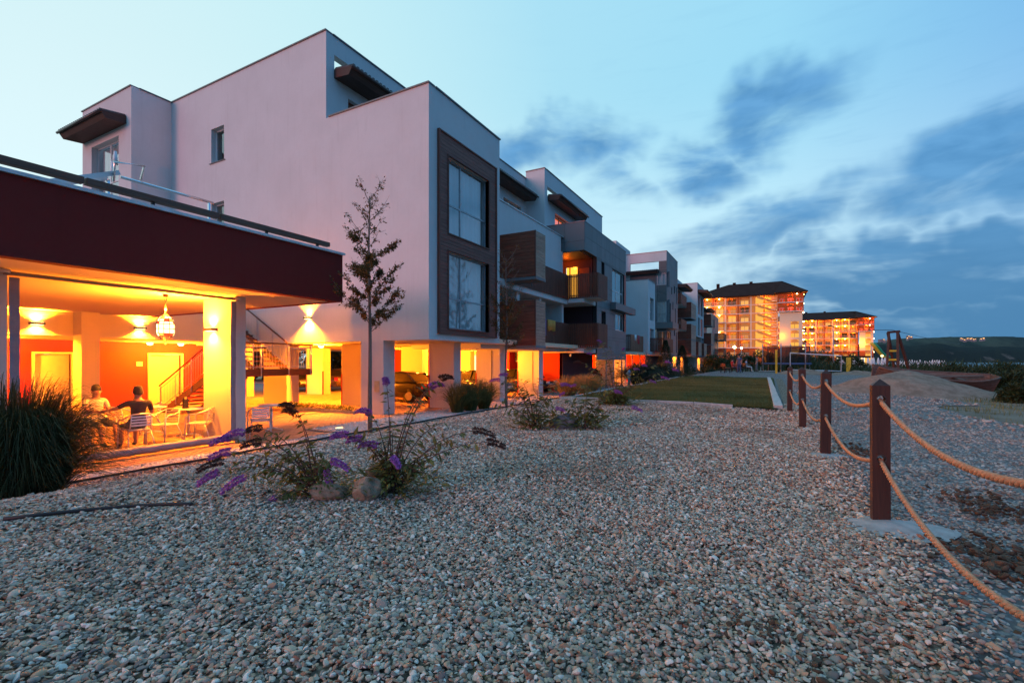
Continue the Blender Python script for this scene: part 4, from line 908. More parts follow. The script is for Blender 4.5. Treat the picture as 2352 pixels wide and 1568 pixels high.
bulkhead((-14.2, 22.6, 2.48), 'ceiling lamp near the outdoor cooling units', 40)
bulkhead((-15.5, 38.5, 2.48), 'ceiling lamp below the grey block', 150)
bulkhead((-14.6, 44.0, 2.48), 'ceiling lamp lighting the glowing red wall', 120, (1, .36, .05))
bulkhead((-13.6, 50.2, 2.48), 'ceiling lamp left of the tall conifer', 40)
for i, y in enumerate((67, 73.2, 92)): bulkhead((-12.3, y, 2.44), ('first', 'second', 'third')[i] + ' ceiling lamp under the far blocks', 40)
# cooling units on the wall of the undercroft
def cooling_unit(x, y, z, label, face='Y', scale=1.0):
    t = thing('cooling_unit', label, 'cooling unit', (x, y, z), 'outdoor cooling units'); w, h, d = .85 * scale, .62 * scale, .32 * scale
    MB().box(x - w / 2, x + w / 2, y, y + d, z, z + h).obj('casing', 'ac_white', t, bevel=.02)
    m = MB(); c = (x - .12 * scale, y, z + h / 2)
    for k in range(3):
        r = (.08 + .075 * k) * scale; m.tube([(c[0] + r * math.cos(a), y - .02, c[2] + r * math.sin(a)) for a in np.linspace(0, 2 * math.pi, 21)], .008, 4, False)
    m.obj('grille', 'ac_white', t)
    MB().ext([(c[0] + .26 * scale * math.cos(a), y - .004, c[2] + .26 * scale * math.sin(a)) for a in np.linspace(0, 2 * math.pi, 25)[:-1]], (0, -.006, 0)).obj('fan', 'fan_dark', t)
    MB().box(x - w / 2 + .1, x - w / 2 + .14, y + .02, y + d + .3, z - .05, z - .002).box(x + w / 2 - .14, x + w / 2 - .1, y + .02, y + d + .3, z - .05, z - .002).obj('bracket', 'frame_grey', t)
cooling_unit(-14.75, 28.05, 1.88, 'cooling unit with dark round fan high between third and fourth pillars'); cooling_unit(-15.85, 28.05, 1.88, 'cooling unit left of the one with the visible fan')
cooling_unit(-22.6, 12.5, 7.75, 'pale cooling unit on the terrace behind the timber rail')
# dangling cables and meter plate
for i, (y, pts) in enumerate(((19.78, [(-11.8, 19.77, 2.45), (-11.8, 19.77, 1.2), (-11.8, 19.77, 0)]), (24.1, [(-11.75, 24.17, 2.45), (-11.75, 24.17, 1.0), (-11.65, 24.1, .3), (-11.2, 23.7, .03)]))):
    o = MB().tube(pts, .014, 6).obj('cable', 'black_rubber', None, True); tag(o, ('straight', 'curved')[i] + ' black cable hanging down the ' + ('third', 'fourth')[i] + ' pillar', 'cable')
o = MB().box(-12.62, -12.38, YA - .02, YA - .001, .82, 1.22).obj('meter_plate', 'sign'); tag(o, 'small tan plate on the meter pillar', 'plate')
for i, (x, y, z) in enumerate(((-11.25, 19.6, 2.25), (-11.1, 28.3, 2.25))):
    t = thing('security_camera', 'small white camera under the ' + ('timber box' if i == 0 else 'slatted balcony'), 'camera', (x, y, z)); MB().tube([(x, y, z + .3), (x, y, z + .1)], .025, 8).obj('mount', 'white_metal', t); MB().tube([(x + .05, y - .12, z), (x, y + .1, z + .08)], .06, 10).obj('housing', 'white_metal', t, True)
# laundry
def towel(label, pl, c, a0, a1, z1, h, mat, sg):
    vs = []; n = 6
    for i in range(n + 1):
        a = a0 + (a1 - a0) * i / n
        for s, z in ((1, z1 - h * (1 + .06 * math.sin(i * 1.9))), (1, z1), (-1, z1 + .005), (-1, z1 - h * .6)):
            cc = c + sg * s * (.035 + .012 * math.sin(i * 2.3 + z)); vs.append((cc, a, z) if pl == 'X' else (a, cc, z))
    fs = [(4 * i + j, 4 * i + 4 + j, 4 * i + 5 + j, 4 * i + 1 + j) for i in range(n) for j in range(3)]
    o = MB().add(vs, fs).obj('towel', mat, None, True); m = o.modifiers.new('thick', 'SOLIDIFY'); m.thickness = .012; tag(o, label, 'towel', 'laundry on the balconies')
towel('pale lilac towel over the lower slatted balcony', 'X', -11.07, 21.2, 22.9, 4.27, .42, 'cloth_lilac', 1)
towel('long purple towel over the lower slatted balcony', 'X', -11.07, 23.6, 24.5, 4.27, .95, 'cloth_purple', 1)
towel('orange towel over the lower slatted balcony', 'X', -11.07, 24.7, 25.8, 4.27, .62, 'cloth_orange', 1)
towel('white towel over the lighter balcony farther along', 'X', -10.5, 42.0, 42.7, 4.23, .5, 'cloth_white', 1)
towel('dark red towel over the lighter balcony farther along', 'X', -10.5, 43.1, 43.8, 4.23, .75, 'cloth_red', 1)
LP = 40.0
# ================================================================== cafe pavilion
K = thing('cafe_pavilion', 'glowing cafe pavilion with deep maroon fascia and warm yellow interior', 'cafe', (-14, 4, 0))
KX, KY0, KY1 = -10.0, -7.0, 9.05
MB().wall('X', KX, -.25, KY0, KY1 - .25, 3.5, 4.74).obj('fascia', 'stucco_maroon', K); MB().wall('Y', KY1, -.25, -19.7, KX, 3.5, 4.74).obj('end_fascia', 'stucco_maroon', K)
MB().box(KX - .30, KX + .05, KY0, KY1 + .05, 4.742, 4.80).box(-19.7, KX - .301, KY1 - .30, KY1 + .05, 4.742, 4.80).obj('coping', 'coping_white', K)
MB().box(-19.7, KX - .252, KY0, KY1 - .252, 3.502, 3.62).obj('ceiling', 'soffit', K)
MB().box(-24, KX - .3, KY0, KY1 - .3, 4.35, 4.45).obj('roof_deck', 'edging', K)
MB().box(-12.64, -11.3, 6.96, 7.22, -.06, 3.5).obj('column', 'column', K, bevel=.012); MB().box(-12.4, -11.3, 2.3, 3.06, -.06, 3.5).obj('column', 'column', K, bevel=.012)
MB().box(-12.4, -11.3, -3.4, -2.7, -.06, 3.5).obj('column', 'column', K)
MB().box(-19.69, -19.1, 6.83, 7.3, -.06, 3.5).obj('inner_column', 'stucco_cream', K); MB().box(-19.69, -19.1, 2.6, 3.1, -.06, 3.5).obj('inner_column', 'stucco_cream', K)
MB().wall('X', -19.7, -.2, KY0, 11.2, 2.73, 4.7).obj('bulkhead', 'stucco_cream', K)
MB().box(-24, -19.901, KY0, 13.5, 2.74, 2.84).obj('recess_ceiling', 'soffit', K)
MB().wall('X', -24.0, -.2, KY0, 13.6, -.05, 2.74, [(10.95, 12.2, -.05, 2.2), (7.2, 8.25, -.05, 2.2)]).obj('red_wall', 'stucco_red', K)
MB().wall('Y', KY0, -.2, -24, -10.3, -.05, 4.7).obj('end_wall', 'stucco_cream', K)
for y0, y1 in ((10.95, 12.2), (7.2, 8.25)):
    m = MB().box(-24.12, -23.93, y0 - .08, y0, 0, 2.28).box(-24.12, -23.93, y1, y1 + .08, 0, 2.28).box(-24.12, -23.93, y0, y1, 2.2, 2.28).obj('door_frame', 'door_cream', K)
    d = MB().box(-24.14, -24.10, y0 + .01, y1 - .01, .01, 2.19).obj('door', 'door_cream', K); MB().tube([(-24.08, y1 - .12, 1.0), (-24.02, y1 - .12, 1.0), (-24.02, y1 - .26, 1.0)], .013, 6).obj('handle', 'steel', d, True)
o = MB().box(-23.99, -23.97, 10.45, 10.66, 1.72, 1.9).obj('door_sign', 'door_cream'); tag(o, 'small pale sign on the red wall beside the door', 'sign')
# timber hand rail on the roof edge
t = thing('roof_rail', 'dark timber hand rail along the cafe roof edge', 'railing', (-10.2, 4, 4.8))
for a, b in ((-6, .9), (.92, 3.66), (3.69, 5.9), (5.93, 8.75)): MB().box(-10.26, -10.12, a, b, 4.92, 5.03).obj('rail', 'rail_wood', t, bevel=.008)
for y in (-3, .3, 2.2, 4.7, 7.0, 8.4): MB().box(-10.215, -10.165, y - .025, y + .025, 4.80, 4.925).obj('post', 'black_metal', t)
MB().ext([(-10.3, 1.32, 4.80), (-10.3, 1.72, 4.80), (-10.3, 1.64, 4.92), (-10.3, 1.42, 4.92)], (.2, 0, 0)).obj('bracket', 'black_metal', t)
t = thing('awning_frame', 'folded white and chrome awning frame on the cafe roof terrace', 'awning frame', (-13, 6, 4.5))
MB().tube([(-13, 5.35, 6.12), (-13, 7.4, 6.12)], .035, 8).obj('pipe', 'chrome', t, True)
MB().tube([(-13.2, 5.3, 6.05), (-12.4, 5.0, 6.22), (-12.4, 5.55, 6.32), (-13.0, 5.75, 6.2)], .028, 8).obj('loop', 'chrome', t, True)
MB().bar((-12.6, 3.6, 5.3), (-13.0, 5.3, 6.2), .12, .10).bar((-12.9, 3.7, 5.3), (-13.3, 5.2, 6.1), .10, .08).obj('arm', 'white_metal', t)
MB().tube([(-13.0, 5.2, 6.1), (-13.0, 5.2, 6.42)], [.05, .03], 8).tube([(-12.5, 5.05, 6.2), (-12.5, 5.05, 6.48)], [.05, .03], 8).obj('joint', 'white_metal', t, True)
MB().bar((-13, 7.3, 4.45), (-13, 7.3, 6.1), .05).bar((-13.2, 5.2, 4.45), (-13.2, 5.2, 6.05), .05).obj('leg', 'chrome', t)
t = thing('deck_lounger', 'white slatted lounger frame lying on the roof terrace', 'lounger', (-13.5, 7.6, 4.5))
MB().bar((-13.4, 6.2, 4.95), (-13.4, 8.4, 4.98), .05).bar((-14.0, 6.2, 4.95), (-14.0, 8.4, 4.98), .05).obj('frame', 'white_metal', t)
for i in range(10): MB().box(-14.0, -13.4, 6.25 + i * .22, 6.38 + i * .22, 4.985, 5.0).obj('slat', 'white_metal', t)
for x in (-13.45, -13.95):
    for y in (6.4, 8.2): MB().box(x - .02, x + .02, y - .02, y + .02, 4.45, 4.95).obj('leg', 'white_metal', t)
# clear roll-down curtain
t = thing('roll_down_curtain', 'clear plastic roll-down curtain with grey border between the cafe columns', 'curtain', (-11.28, 5, 0))
cx = -11.27
def sheet_fn(y, z): return cx + .012 * math.sin(y * 2.3 + z) + .008 * math.sin(z * 5 + y * .7)
ny, nz = 24, 14; ys_ = np.linspace(3.2, 6.83, ny); zs_ = np.linspace(.22, 3.36, nz)
MB().add([(sheet_fn(y, z), y, z) for z in zs_ for y in ys_], [(j * ny + i, j * ny + i + 1, (j + 1) * ny + i + 1, (j + 1) * ny + i) for j in range(nz - 1) for i in range(ny - 1)]).obj('clear_sheet', 'pvc_clear', t, True)
for a, b in ((3.07, 3.2), (6.83, 6.955)):
    MB().add([(sheet_fn(y, z), y, z) for z in zs_ for y in (a, b)], [(2 * j, 2 * j + 1, 2 * j + 3, 2 * j + 2) for j in range(nz - 1)]).obj('border', 'pvc_grey', t, True)
MB().tube([(cx, 3.0, 3.42), (cx, 7.02, 3.42)], .035, 10).obj('top_bar', 'metal_bar', t, True)
pts = [(cx + .006 * math.sin(k * 1.7), y, .13 + .006 * math.sin(k * 2.3)) for k, y in enumerate(np.linspace(3.0, 6.98, 30))]
MB().tube(pts, [.085 + .006 * math.sin(k * 2.9) for k in range(30)], 16).obj('roller', 'pvc_grey', t, True)
MB().lathe([(.06, 0), (.07, .03), (.06, .06)], 12, (cx + .02, 6.98, 3.40)).lathe([(.06, 0), (.07, .03), (.06, .06)], 12, (cx + .02, 3.02, 3.42)).obj('end_bracket', 'white_metal', t, True)
# ------------------------------------------------------------------ wall lamps
def sconce(loc, n, label, w=60, upf=1.0):
    """Flat up-and-down wall lamp; n: outward direction."""
    t = thing('wall_lamp', label, 'lamp', loc, 'up-and-down wall lamps'); p = Vector(loc); n = Vector(n); s = Vector((-n.y, n.x, 0))
    c = p + n * .09
    def bx(h0, h1, q0, q1, r):
        m = MB(); vs = [c + s * i * r + n * j + Vector((0, 0, k)) for k in (h0, h1) for i, j in ((-1, q0), (1, q0), (1, q1), (-1, q1))]
        return m.add(vs, [(0, 3, 2, 1), (4, 5, 6, 7), (0, 1, 5, 4), (1, 2, 6, 5), (2, 3, 7, 6), (3, 0, 4, 7)])
    bx(-.035, .035, -.088, .07, .17).obj('housing', 'bronze', t); bx(.036, .042, -.07, .05, .13).obj('lens', 'bulb_soft', t); bx(-.042, -.036, -.07, .05, .13).obj('lens', 'bulb_soft', t)
    for sg in (1, -1): lamp_spot('beam', c + Vector((0, 0, sg * .06)) + n * .0, (-n.x * .10, -n.y * .10, sg), w * (upf if sg > 0 else 1), 140 if upf == 1 else 125, (1, .50, .09), .7, t)
    return t
sconce((-19.7, 5.95, 3.08), (1, 0, 0), 'wall lamp above the left cafe doorway', 60); sconce((-19.7, 8.66, 3.1), (1, 0, 0), 'wall lamp left of the hanging lantern', 60)
sconce((-19.7, 5.0, 3.08), (1, 0, 0), 'wall lamp half hidden by the grey curtain border', 50)
sconce((-12.2, 6.96, 2.72), (0, -1, 0), 'wall lamp on the column beside the curtain', 44); sconce((-16.1, YA, 3.64), (0, -1, 0), 'wall lamp on the pink side wall above the stair', 170, .22)
sconce((-12.4, -2.7, 2.72), (0, 1, 0), 'wall lamp on a cafe column out of sight', 34)
bulkhead((-23.0, 10.5, 2.74), 'round ceiling lamp left above the cream door', 26, grp='round ceiling lamps in the cafe recess'); bulkhead((-23.0, 11.7, 2.74), 'round ceiling lamp right above the cream door', 26, grp='round ceiling lamps in the cafe recess')
bulkhead((-22.6, 5.5, 2.74), 'round ceiling lamp hidden behind the tall grass', 40, grp='round ceiling lamps in the cafe recess')
# ------------------------------------------------------------------ coloured glass lantern
lx, ly, lz = -12.44, 6.0, 2.52
t = thing('glass_lantern', 'ornate coloured glass lantern hanging from the cafe ceiling', 'lantern', (lx, ly, lz))
prof = [(.02, -.12), (.05, -.10), (.14, 0.0), (.18, .06), (.18, .17), (.18, .28), (.15, .34), (.15, .40), (.08, .47), (.02, .50)]
n = 10; cage = MB()
for i in range(len(prof)): 
    if prof[i][0] > .04: cage.tube([(lx + prof[i][0] * math.cos(a), ly + prof[i][0] * math.sin(a), lz + prof[i][1]) for a in np.linspace(0, 2 * math.pi, n + 1)], .009, 5, False)
for k in range(n):
    a = 2 * math.pi * k / n; cage.tube([(lx + r * math.cos(a), ly + r * math.sin(a), lz + z) for r, z in prof], .008, 5)
cage.lathe([(.005, -.19), (.03, -.15), (.05, -.11), (.0, -.10)], 8, (lx, ly, lz)); cage.obj('cage', 'bronze', t)
for i in range(2, len(prof) - 2):
    for k in range(n):
        a0, a1 = 2 * math.pi * k / n, 2 * math.pi * (k + 1) / n; (r0, z0), (r1, z1) = prof[i], prof[i + 1]
        q = [(r0, z0, a0), (r0, z0, a1), (r1, z1, a1), (r1, z1, a0)]
        mt = 'lantern_clear' if (i + k) % 3 or i in (3, 4) else ('lantern_red' if k % 2 else 'lantern_amber')
        if i == 2: mt = ('lantern_red', 'lantern_clear', 'lantern_amber')[k % 3]
        MB().add([(lx + r * .985 * math.cos(a), ly + r * .985 * math.sin(a), lz + z) for r, z, a in q], [(0, 1, 2, 3)]).obj('glass_pane', mt, t)
ch = MB()
for k in range(7): ch.tube([(lx + .022 * math.cos(a) * (k % 2), ly + .022 * math.cos(a) * ((k + 1) % 2), lz + .52 + k * .055 + .034 * math.sin(a)) for a in np.linspace(0, 2 * math.pi, 11)], .006, 5, False)
ch.obj('chain', 'bronze', t); MB().lathe([(.0, .90), (.05, .92), (.055, .975)], 10, (lx, ly, lz)).obj('ceiling_rose', 'bronze', t, True)
lamp_point('glow', (lx, ly, lz + .62), 26, (1, .55, .13), .04, t); lamp_point('lower_glow', (lx + .0, ly, lz - .24), 14, (1, .55, .13), .05, t)
# ------------------------------------------------------------------ outside stair
S = thing('outdoor_stair', 'turning timber stair with steel balusters between cafe and apartments', 'stair', (-17, 11, 0))
LX0, LX1, LY0, LY1, LZ = -17.1, -15.75, 9.55, 12.75, 1.62
MB().box(LX0, LX1 - .06, LY0 + .06, LY1 - .06, LZ - .06, LZ).obj('landing', 'rail_wood_x', S)
MB().box(LX1 - .055, LX1, LY0, LY1, LZ - .22, LZ + .03).obj('landing_beam', 'stair_beam', S); MB().box(LX0, LX1 - .06, LY0, LY0 + .055, LZ - .22, LZ + .028).obj('landing_beam', 'rail_wood_x', S)
def flight(xa, za, xb, zb, y0, y1, n):
    for s in (y0, y1 - .05): MB().ext([(xa, s, za - .22), (xa, s, za + .05), (xb, s, zb + .05), (xb, s, zb - .22)], (0, .05, 0)).obj('stringer', 'rail_wood_x', S)
    me = MB().box(-.16, .16, y0 + .051, y1 - .051, -.025, .02).mesh('tread', 'rail_wood_x')
    for i in range(n):
        t = (i + .5) / n; o = link('tread', me, S); o.location = (xa + (xb - xa) * t, 0, za + (zb - za) * t + .06)
    return
flight(-20.4, -.05, LX0 - .02, LZ - .12, 9.6, 11.0, 9); flight(LX0 - .02, LZ - .02, -21.2, 3.95, 11.3, 12.7, 13)
def balustrade(pts, posts, hand='stair_beam', every=.115, h=.95, lo=.10):
    """Steel balusters between two points with a timber hand rail."""
    p, q = Vector(pts[0]), Vector(pts[1]); L_ = (q - p).length; up = Vector((0, 0, 1)); r = MB()
    MB().tube([p + up * h, q + up * h], .03, 10).obj('handrail', hand, S, True)
    for f in (h - .14, lo): MB().tube([p + up * f, q + up * f], .009, 6).obj('rod', 'steel', S)
    n = int(L_ / every); me = MB().tube([(0, 0, lo - .05), (0, 0, h - .08)], .0075, 6).mesh('baluster', 'steel')
    for i in range(n):
        o = link('baluster', me, S); o.location = p + (q - p) * ((i + .5) / n)
    mp = MB().tube([(0, 0, -.22), (0, 0, h)], .02, 8).mesh('rail_post', 'steel')
    for f in posts: o = link('rail_post', mp, S); o.location = p + (q - p) * f
balustrade([(LX1 + .03, LY0, LZ), (LX1 + .03, LY1, LZ)], (0, .33, .67, .97))
balustrade([(LX0, LY1 + .02, LZ), (LX1, LY1 + .02, LZ)], (.0, .95)); balustrade([(LX0 - .02, 12.72, LZ + .05), (-21.2, 12.72, 3.98)], (.02, .25, .5, .75, .98), 'rail_wood_x')
balustrade([(LX0 - .02, 11.28, LZ + .05), (-21.2, 11.28, 3.98)], (.02, .35, .7, .98), 'rail_wood_x')
balustrade([(-20.3, 9.58, .05), (LX0, 9.58, LZ - .05)], (.03, .35, .67, .97), 'rail_wood_x'); balustrade([(LX0, LY0 - .01, LZ), (LX1, LY0 - .01, LZ)], (.5,))
# planting strip beside the stair
o = MB().box(-17.4, -13.35, 12.58, 12.70, -.05, .12).obj('planter_kerb', 'edging'); tag(o, 'low kerb of the planting strip beside the stair', 'kerb')
# ------------------------------------------------------------------ tables and chairs
def make_chair(loc, rz, label):
    t = thing('cafe_chair', label, 'chair', loc, 'aluminium cafe chairs', rz); L1 = dict(local=True)
    f = MB()
    # arm and back hoop: one bent tube from front leg over the arms round the back
    hoop = [(-.27, .24, 0), (-.265, .22, .30), (-.26, .20, .60), (-.262, .12, .655), (-.262, -.05, .67), (-.24, -.20, .72), (-.17, -.275, .77), (0, -.295, .785), (.17, -.275, .77), (.24, -.20, .72), (.262, -.05, .67), (.262, .12, .655), (.26, .20, .60), (.265, .22, .30), (.27, .24, 0)]
    f.tube(hoop, .016, 8); f.tube([(-.2, .2, .43), (.2, .2, .43)], .011, 6).tube([(-.2, -.2, .42), (.2, -.2, .42)], .011, 6)
    for s in (-1, 1):
        f.tube([(s * .26, .20, .43), (s * .2, .2, .43), (s * .2, -.2, .42), (s * .19, -.235, .5), (s * .175, -.272, .77)], .011, 6)
    f.obj('frame', 'alu', t, True, **L1)
    for s in (-1, 1):
        MB().tube([(s * .2, -.17, .42), (s * .23, -.26, .2), (s * .25, -.30, 0)], .0125, 8).obj('rear_leg', 'alu', t, True, **L1)
    me = MB().box(-.2, .2, -.028, .028, -.004, .006).mesh('seat_slat', 'alu')
    for i in range(6): o = link('seat_slat', me, t, True); o.location = (0, .17 - i * .068, .442 - i * .002)
    me = MB().box(-.185, .185, -.004, .004, -.017, .017).mesh('back_slat', 'alu')
    for i in range(4): o = link('back_slat', me, t, True); o.location = (0, -.243 - i * .009, .53 + i * .062); o.rotation_euler = (-.12, 0, 0)
    return t
def make_table(loc, label):
    x, y, z = loc; t = thing('cafe_table', label, 'table', loc, 'round aluminium cafe tables')
    MB().lathe([(.30, 0), (.345, .005), (.35, .02), (.345, .035), (0.0, .037)], 28, (x, y, z + .69)).obj('table_top', 'alu', t, True)
    MB().tube([(x, y, z + .06), (x, y, z + .69)], .03, 10).obj('column', 'alu', t, True)
    for k in range(4):
        a = k * math.pi / 2 + .5; c, s = math.cos(a), math.sin(a)
        MB().bar((x, y, z + .075), (x + .30 * c, y + .30 * s, z + .03), .05, .025).tube([(x + .30 * c, y + .30 * s, z), (x + .30 * c, y + .30 * s, z + .03)], .02, 8).obj('foot', 'alu', t)
ch0 = make_chair((-12.45, 5.42, 0), R(85), 'aluminium chair holding the seated man in the dark shirt')
def more_chair(x, y, rz, label):
    c = copy_tree(ch0, (x, y, 0), R(rz)); c['label'] = label; return c
more_chair(-12.75, 6.1, 200, 'aluminium chair between the seated man and the column table'); more_chair(-12.35, 6.72, 130, 'aluminium chair at the table nearest the column')
more_chair(-11.55, 7.75, 60, 'aluminium chair standing outside right of the column'); more_chair(-13.7, 5.2, -85, 'aluminium chair holding the man in the pale shirt')
more_chair(-14.6, 6.05, 30, 'aluminium chair at the back table, behind the seated men'); more_chair(-15.2, 6.9, 160, 'rearmost aluminium chair in front of the red wall')
make_table((-13.2, 6.9, 0), 'round table with dark lantern beside the column'); make_table((-14.6, 6.7, 0), 'round table at the back with dark lantern')
make_table((-13.05, 4.75, 0), 'round table between the two men'); make_table((-12.3, 8.6, 0), 'round table outside right of the column')
def table_lantern(x, y, label):
    t = thing('candle_lantern', label, 'lantern', (x, y, .73), 'dark metal lanterns on tables')
    MB().lathe([(.075, 0), (.08, .01), (.08, .03), (.07, .035), (.07, .20), (.08, .205), (.075, .23), (.04, .28), (.012, .31), (.0, .32)], 8, (x, y, .73)).obj('body', 'candle_metal', t)
    for z in (.33, .36, .385): MB().lathe([(.0, -.012), (.012, 0), (.0, .012)], 8, (x, y, .73 + z)).obj('finial', 'candle_metal', t, True)
table_lantern(-13.25, 6.85, 'dark metal lantern on the table beside the column'); table_lantern(-14.7, 6.4, 'dark metal lantern on the back table')
# ------------------------------------------------------------------ people
def human(label, loc, rz, joints, pal, scale=1.0, hair=True, fingers=True):
    J = dict(joints); edges = []; names = list(J)
    rad = dict(pelvis=.145, spine=.13, chest=.145, neck=.052, head=.082, crown=.088, sho=.07, elb=.045, wri=.03, hand=.034, hip=.095, kne=.062, ank=.042, toe=.036)
    E_ = [('pelvis', 'spine'), ('spine', 'chest'), ('chest', 'neck'), ('neck', 'head'), ('head', 'crown')]
    for s in 'LR': E_ += [('chest', 'sho' + s), ('sho' + s, 'elb' + s), ('elb' + s, 'wri' + s), ('wri' + s, 'hand' + s), ('pelvis', 'hip' + s), ('hip' + s, 'kne' + s), ('kne' + s, 'ank' + s), ('ank' + s, 'toe' + s)]
    if fingers:
        for s in 'LR':
            h = Vector(J['hand' + s]); d = (h - Vector(J['wri' + s])).normalized(); a = d.cross(Vector((0, 0, 1)))
            a = a.normalized() if a.length > .1 else Vector((1, 0, 0)); dn = a.cross(d).normalized()
            if dn.z > 0: dn = -dn
            for k, (o, l) in enumerate(((-.032, .06), (-.011, .075), (.011, .08), (.031, .07))):
                J['f%d1%s' % (k, s)] = h + a * o + d * l * .6 + dn * .01; J['f%d2%s' % (k, s)] = h + a * o * 1.1 + d * l + dn * .04
                E_ += [('hand' + s, 'f%d1%s' % (k, s)), ('f%d1%s' % (k, s), 'f%d2%s' % (k, s))]
            J['th' + s] = Vector(J['wri' + s]) * .5 + h * .5 - a * .05 + d * .02; E_ += [('wri' + s, 'th' + s)]
    names = list(J); idx = {n: i for i, n in enumerate(names)}
    me = bpy.data.meshes.new('body'); me.from_pydata([tuple(J[n]) for n in names], [(idx[a], idx[b]) for a, b in E_], [])
    tmp = bpy.data.objects.new('tmp', me); COL.objects.link(tmp)
    tmp.modifiers.new('skin', 'SKIN'); ss = tmp.modifiers.new('sub', 'SUBSURF'); ss.levels = 2; ss.render_levels = 2
    for n in names:
        r = next((v for k, v in rad.items() if n.startswith(k)), .009)
        me.skin_vertices[0].data[idx[n]].radius = (r, r * (.8 if n in ('chest', 'spine') else 1)); me.skin_vertices[0].data[idx[n]].use_root = n == 'pelvis'
    dg = bpy.context.evaluated_depsgraph_get(); dg.update(); bm_ = bpy.data.meshes.new_from_object(tmp.evaluated_get(dg)); bpy.data.objects.remove(tmp)
    bm_.name = 'body'; bm_.materials.clear()
    for k in ('skin', 'shirt', 'shorts', 'shoe'): bm_.materials.append(MAT(pal[k]))
    segs = [(Vector(J[a]), Vector(J[b]), a, b) for a, b in E_]
    for p in bm_.polygons:
        c = p.center; best = None
        for a, b, na, nb in segs:
            ab = b - a; t_ = max(0, min(1, (c - a).dot(ab) / max(ab.length_squared, 1e-9))); dd = (c - a - ab * t_).length
            if best is None or dd < best[0]: best = (dd, na, nb, t_)
        _, na, nb, t_ = best; m = 0
        if na in ('pelvis',) and nb == 'spine': m = 1 if t_ > .3 else 2
        elif na in ('spine', 'chest') and nb in ('chest',) or (na == 'chest' and nb.startswith('sho')): m = 1
        elif na == 'chest' and nb == 'neck': m = 1 if t_ < .6 else 0
        elif na.startswith('sho'): m = 1 if t_ < pal.get('sleeve', .55) else 0
        elif nb.startswith('hip') or (na.startswith('hip')): m = 2
        elif na.startswith('kne'): m = 2 if pal.get('long') else 0
        elif na.startswith('ank'): m = 3
        p.material_index = m; p.use_smooth = True
    t = thing('person', label, 'person', loc, None, rz); t.scale = (scale,) * 3
    body = link('body', bm_, t, True)
    if hair:
        hd, cr = Vector(J['head']), Vector(J['crown']); d = (cr - hd).normalized(); m = MB(); c = cr + Vector((0, -.02, -.005)); vs = []; fs = []
        n = 14; fw = Vector((0, 1, 0))
        for i in range(6):
            ph = math.pi / 2 * (1 - i / 5) if i < 5 else -.25; r = .104 * math.cos(ph); z = .112 * math.sin(ph)
            for k in range(n): a = 2 * math.pi * k / n; vs.append(c + Vector((r * math.cos(a) * .95, r * math.sin(a) * 1.08, z + (-.05 * (1 - math.sin(a)) * .8 if i >= 4 else 0))))
        fs = [(i * n + k, i * n + (k + 1) % n, (i + 1) * n + (k + 1) % n, (i + 1) * n + k) for i in range(5) for k in range(n)]
        m.add(vs, fs).obj('hair', 'hair', body, True, True)
        m = MB(); f0 = (hd + cr) / 2 + Vector((0, .085, -.01)); m.lathe([(.0, .03), (.014, .0), (.018, -.02), (.0, -.03)], 8, f0 + Vector((0, .01, 0))); m.obj('nose', pal['skin'], body, True, True)
        for s in (-1, 1): MB().lathe([(.0, .028), (.014, .015), (.016, -.01), (.0, -.03)], 8, f0 + Vector((s * .093, -.09, .0))).obj('ear', pal['skin'], body, True, True); MB().lathe([(.0, .008), (.010, 0), (.0, -.008)], 8, f0 + Vector((s * .032, -.006, .028))).obj('eye', 'hair', body, True, True)
        MB().box(f0.x - .022, f0.x + .022, f0.y - .004, f0.y + .004, f0.z - .058, f0.z - .05).obj('mouth', 'cloth_red', body, False, True)
    return t
def sit_pose(lean=0.0, armL=None, armR=None, legs=((.13, .44), (.13, .40))):
    J = dict(pelvis=(0, -.06, .53), spine=(0, -.10 - lean * .3, .74), chest=(0, -.12 - lean, .97), neck=(0, -.10 - lean, 1.13), head=(0, -.06 - lean, 1.22), crown=(0, -.05 - lean, 1.32))
    for s, sg, arm, lg in (('L', -1, armL, legs[0]), ('R', 1, armR, legs[1])):
        J['sho' + s] = (sg * .19, -.12 - lean, 1.05); arm = arm or ((.27, -.08, .80), (.20, .18, .74), (.17, .26, .73))
        for n, q in zip(('elb', 'wri', 'hand'), arm): J[n + s] = (sg * q[0], q[1], q[2])
        J['hip' + s] = (sg * .10, -.02, .52); J['kne' + s] = (sg * lg[0], lg[1], .51); J['ank' + s] = (sg * lg[0], lg[1] + .04, .09); J['toe' + s] = (sg * lg[0], lg[1] + .18, .04)
    return J
def stand_pose():
    J = dict(pelvis=(0, 0, .95), spine=(0, 0, 1.12), chest=(0, 0, 1.33), neck=(0, 0, 1.48), head=(0, .02, 1.57), crown=(0, .03, 1.67))
    for s, sg in (('L', -1), ('R', 1)):
        J['sho' + s] = (sg * .19, 0, 1.40); J['elb' + s] = (sg * .25, -.02, 1.12); J['wri' + s] = (sg * .26, .08, .88); J['hand' + s] = (sg * .26, .12, .80)
        J['hip' + s] = (sg * .10, 0, .90); J['kne' + s] = (sg * .11, .02 * sg + .03, .50); J['ank' + s] = (sg * .11, .05 * sg, .09); J['toe' + s] = (sg * .12, .05 * sg + .14, .04)
    return J
human('man in dark shirt sitting with his back turned in the cafe', (-12.45, 5.42, -.02), R(85), sit_pose(.02, ((.34, .10, .92), (.46, .36, .86), (.48, .44, .85))), dict(skin='skin', shirt='shirt_dark', shorts='shorts', shoe='black_rubber', sleeve=.75))
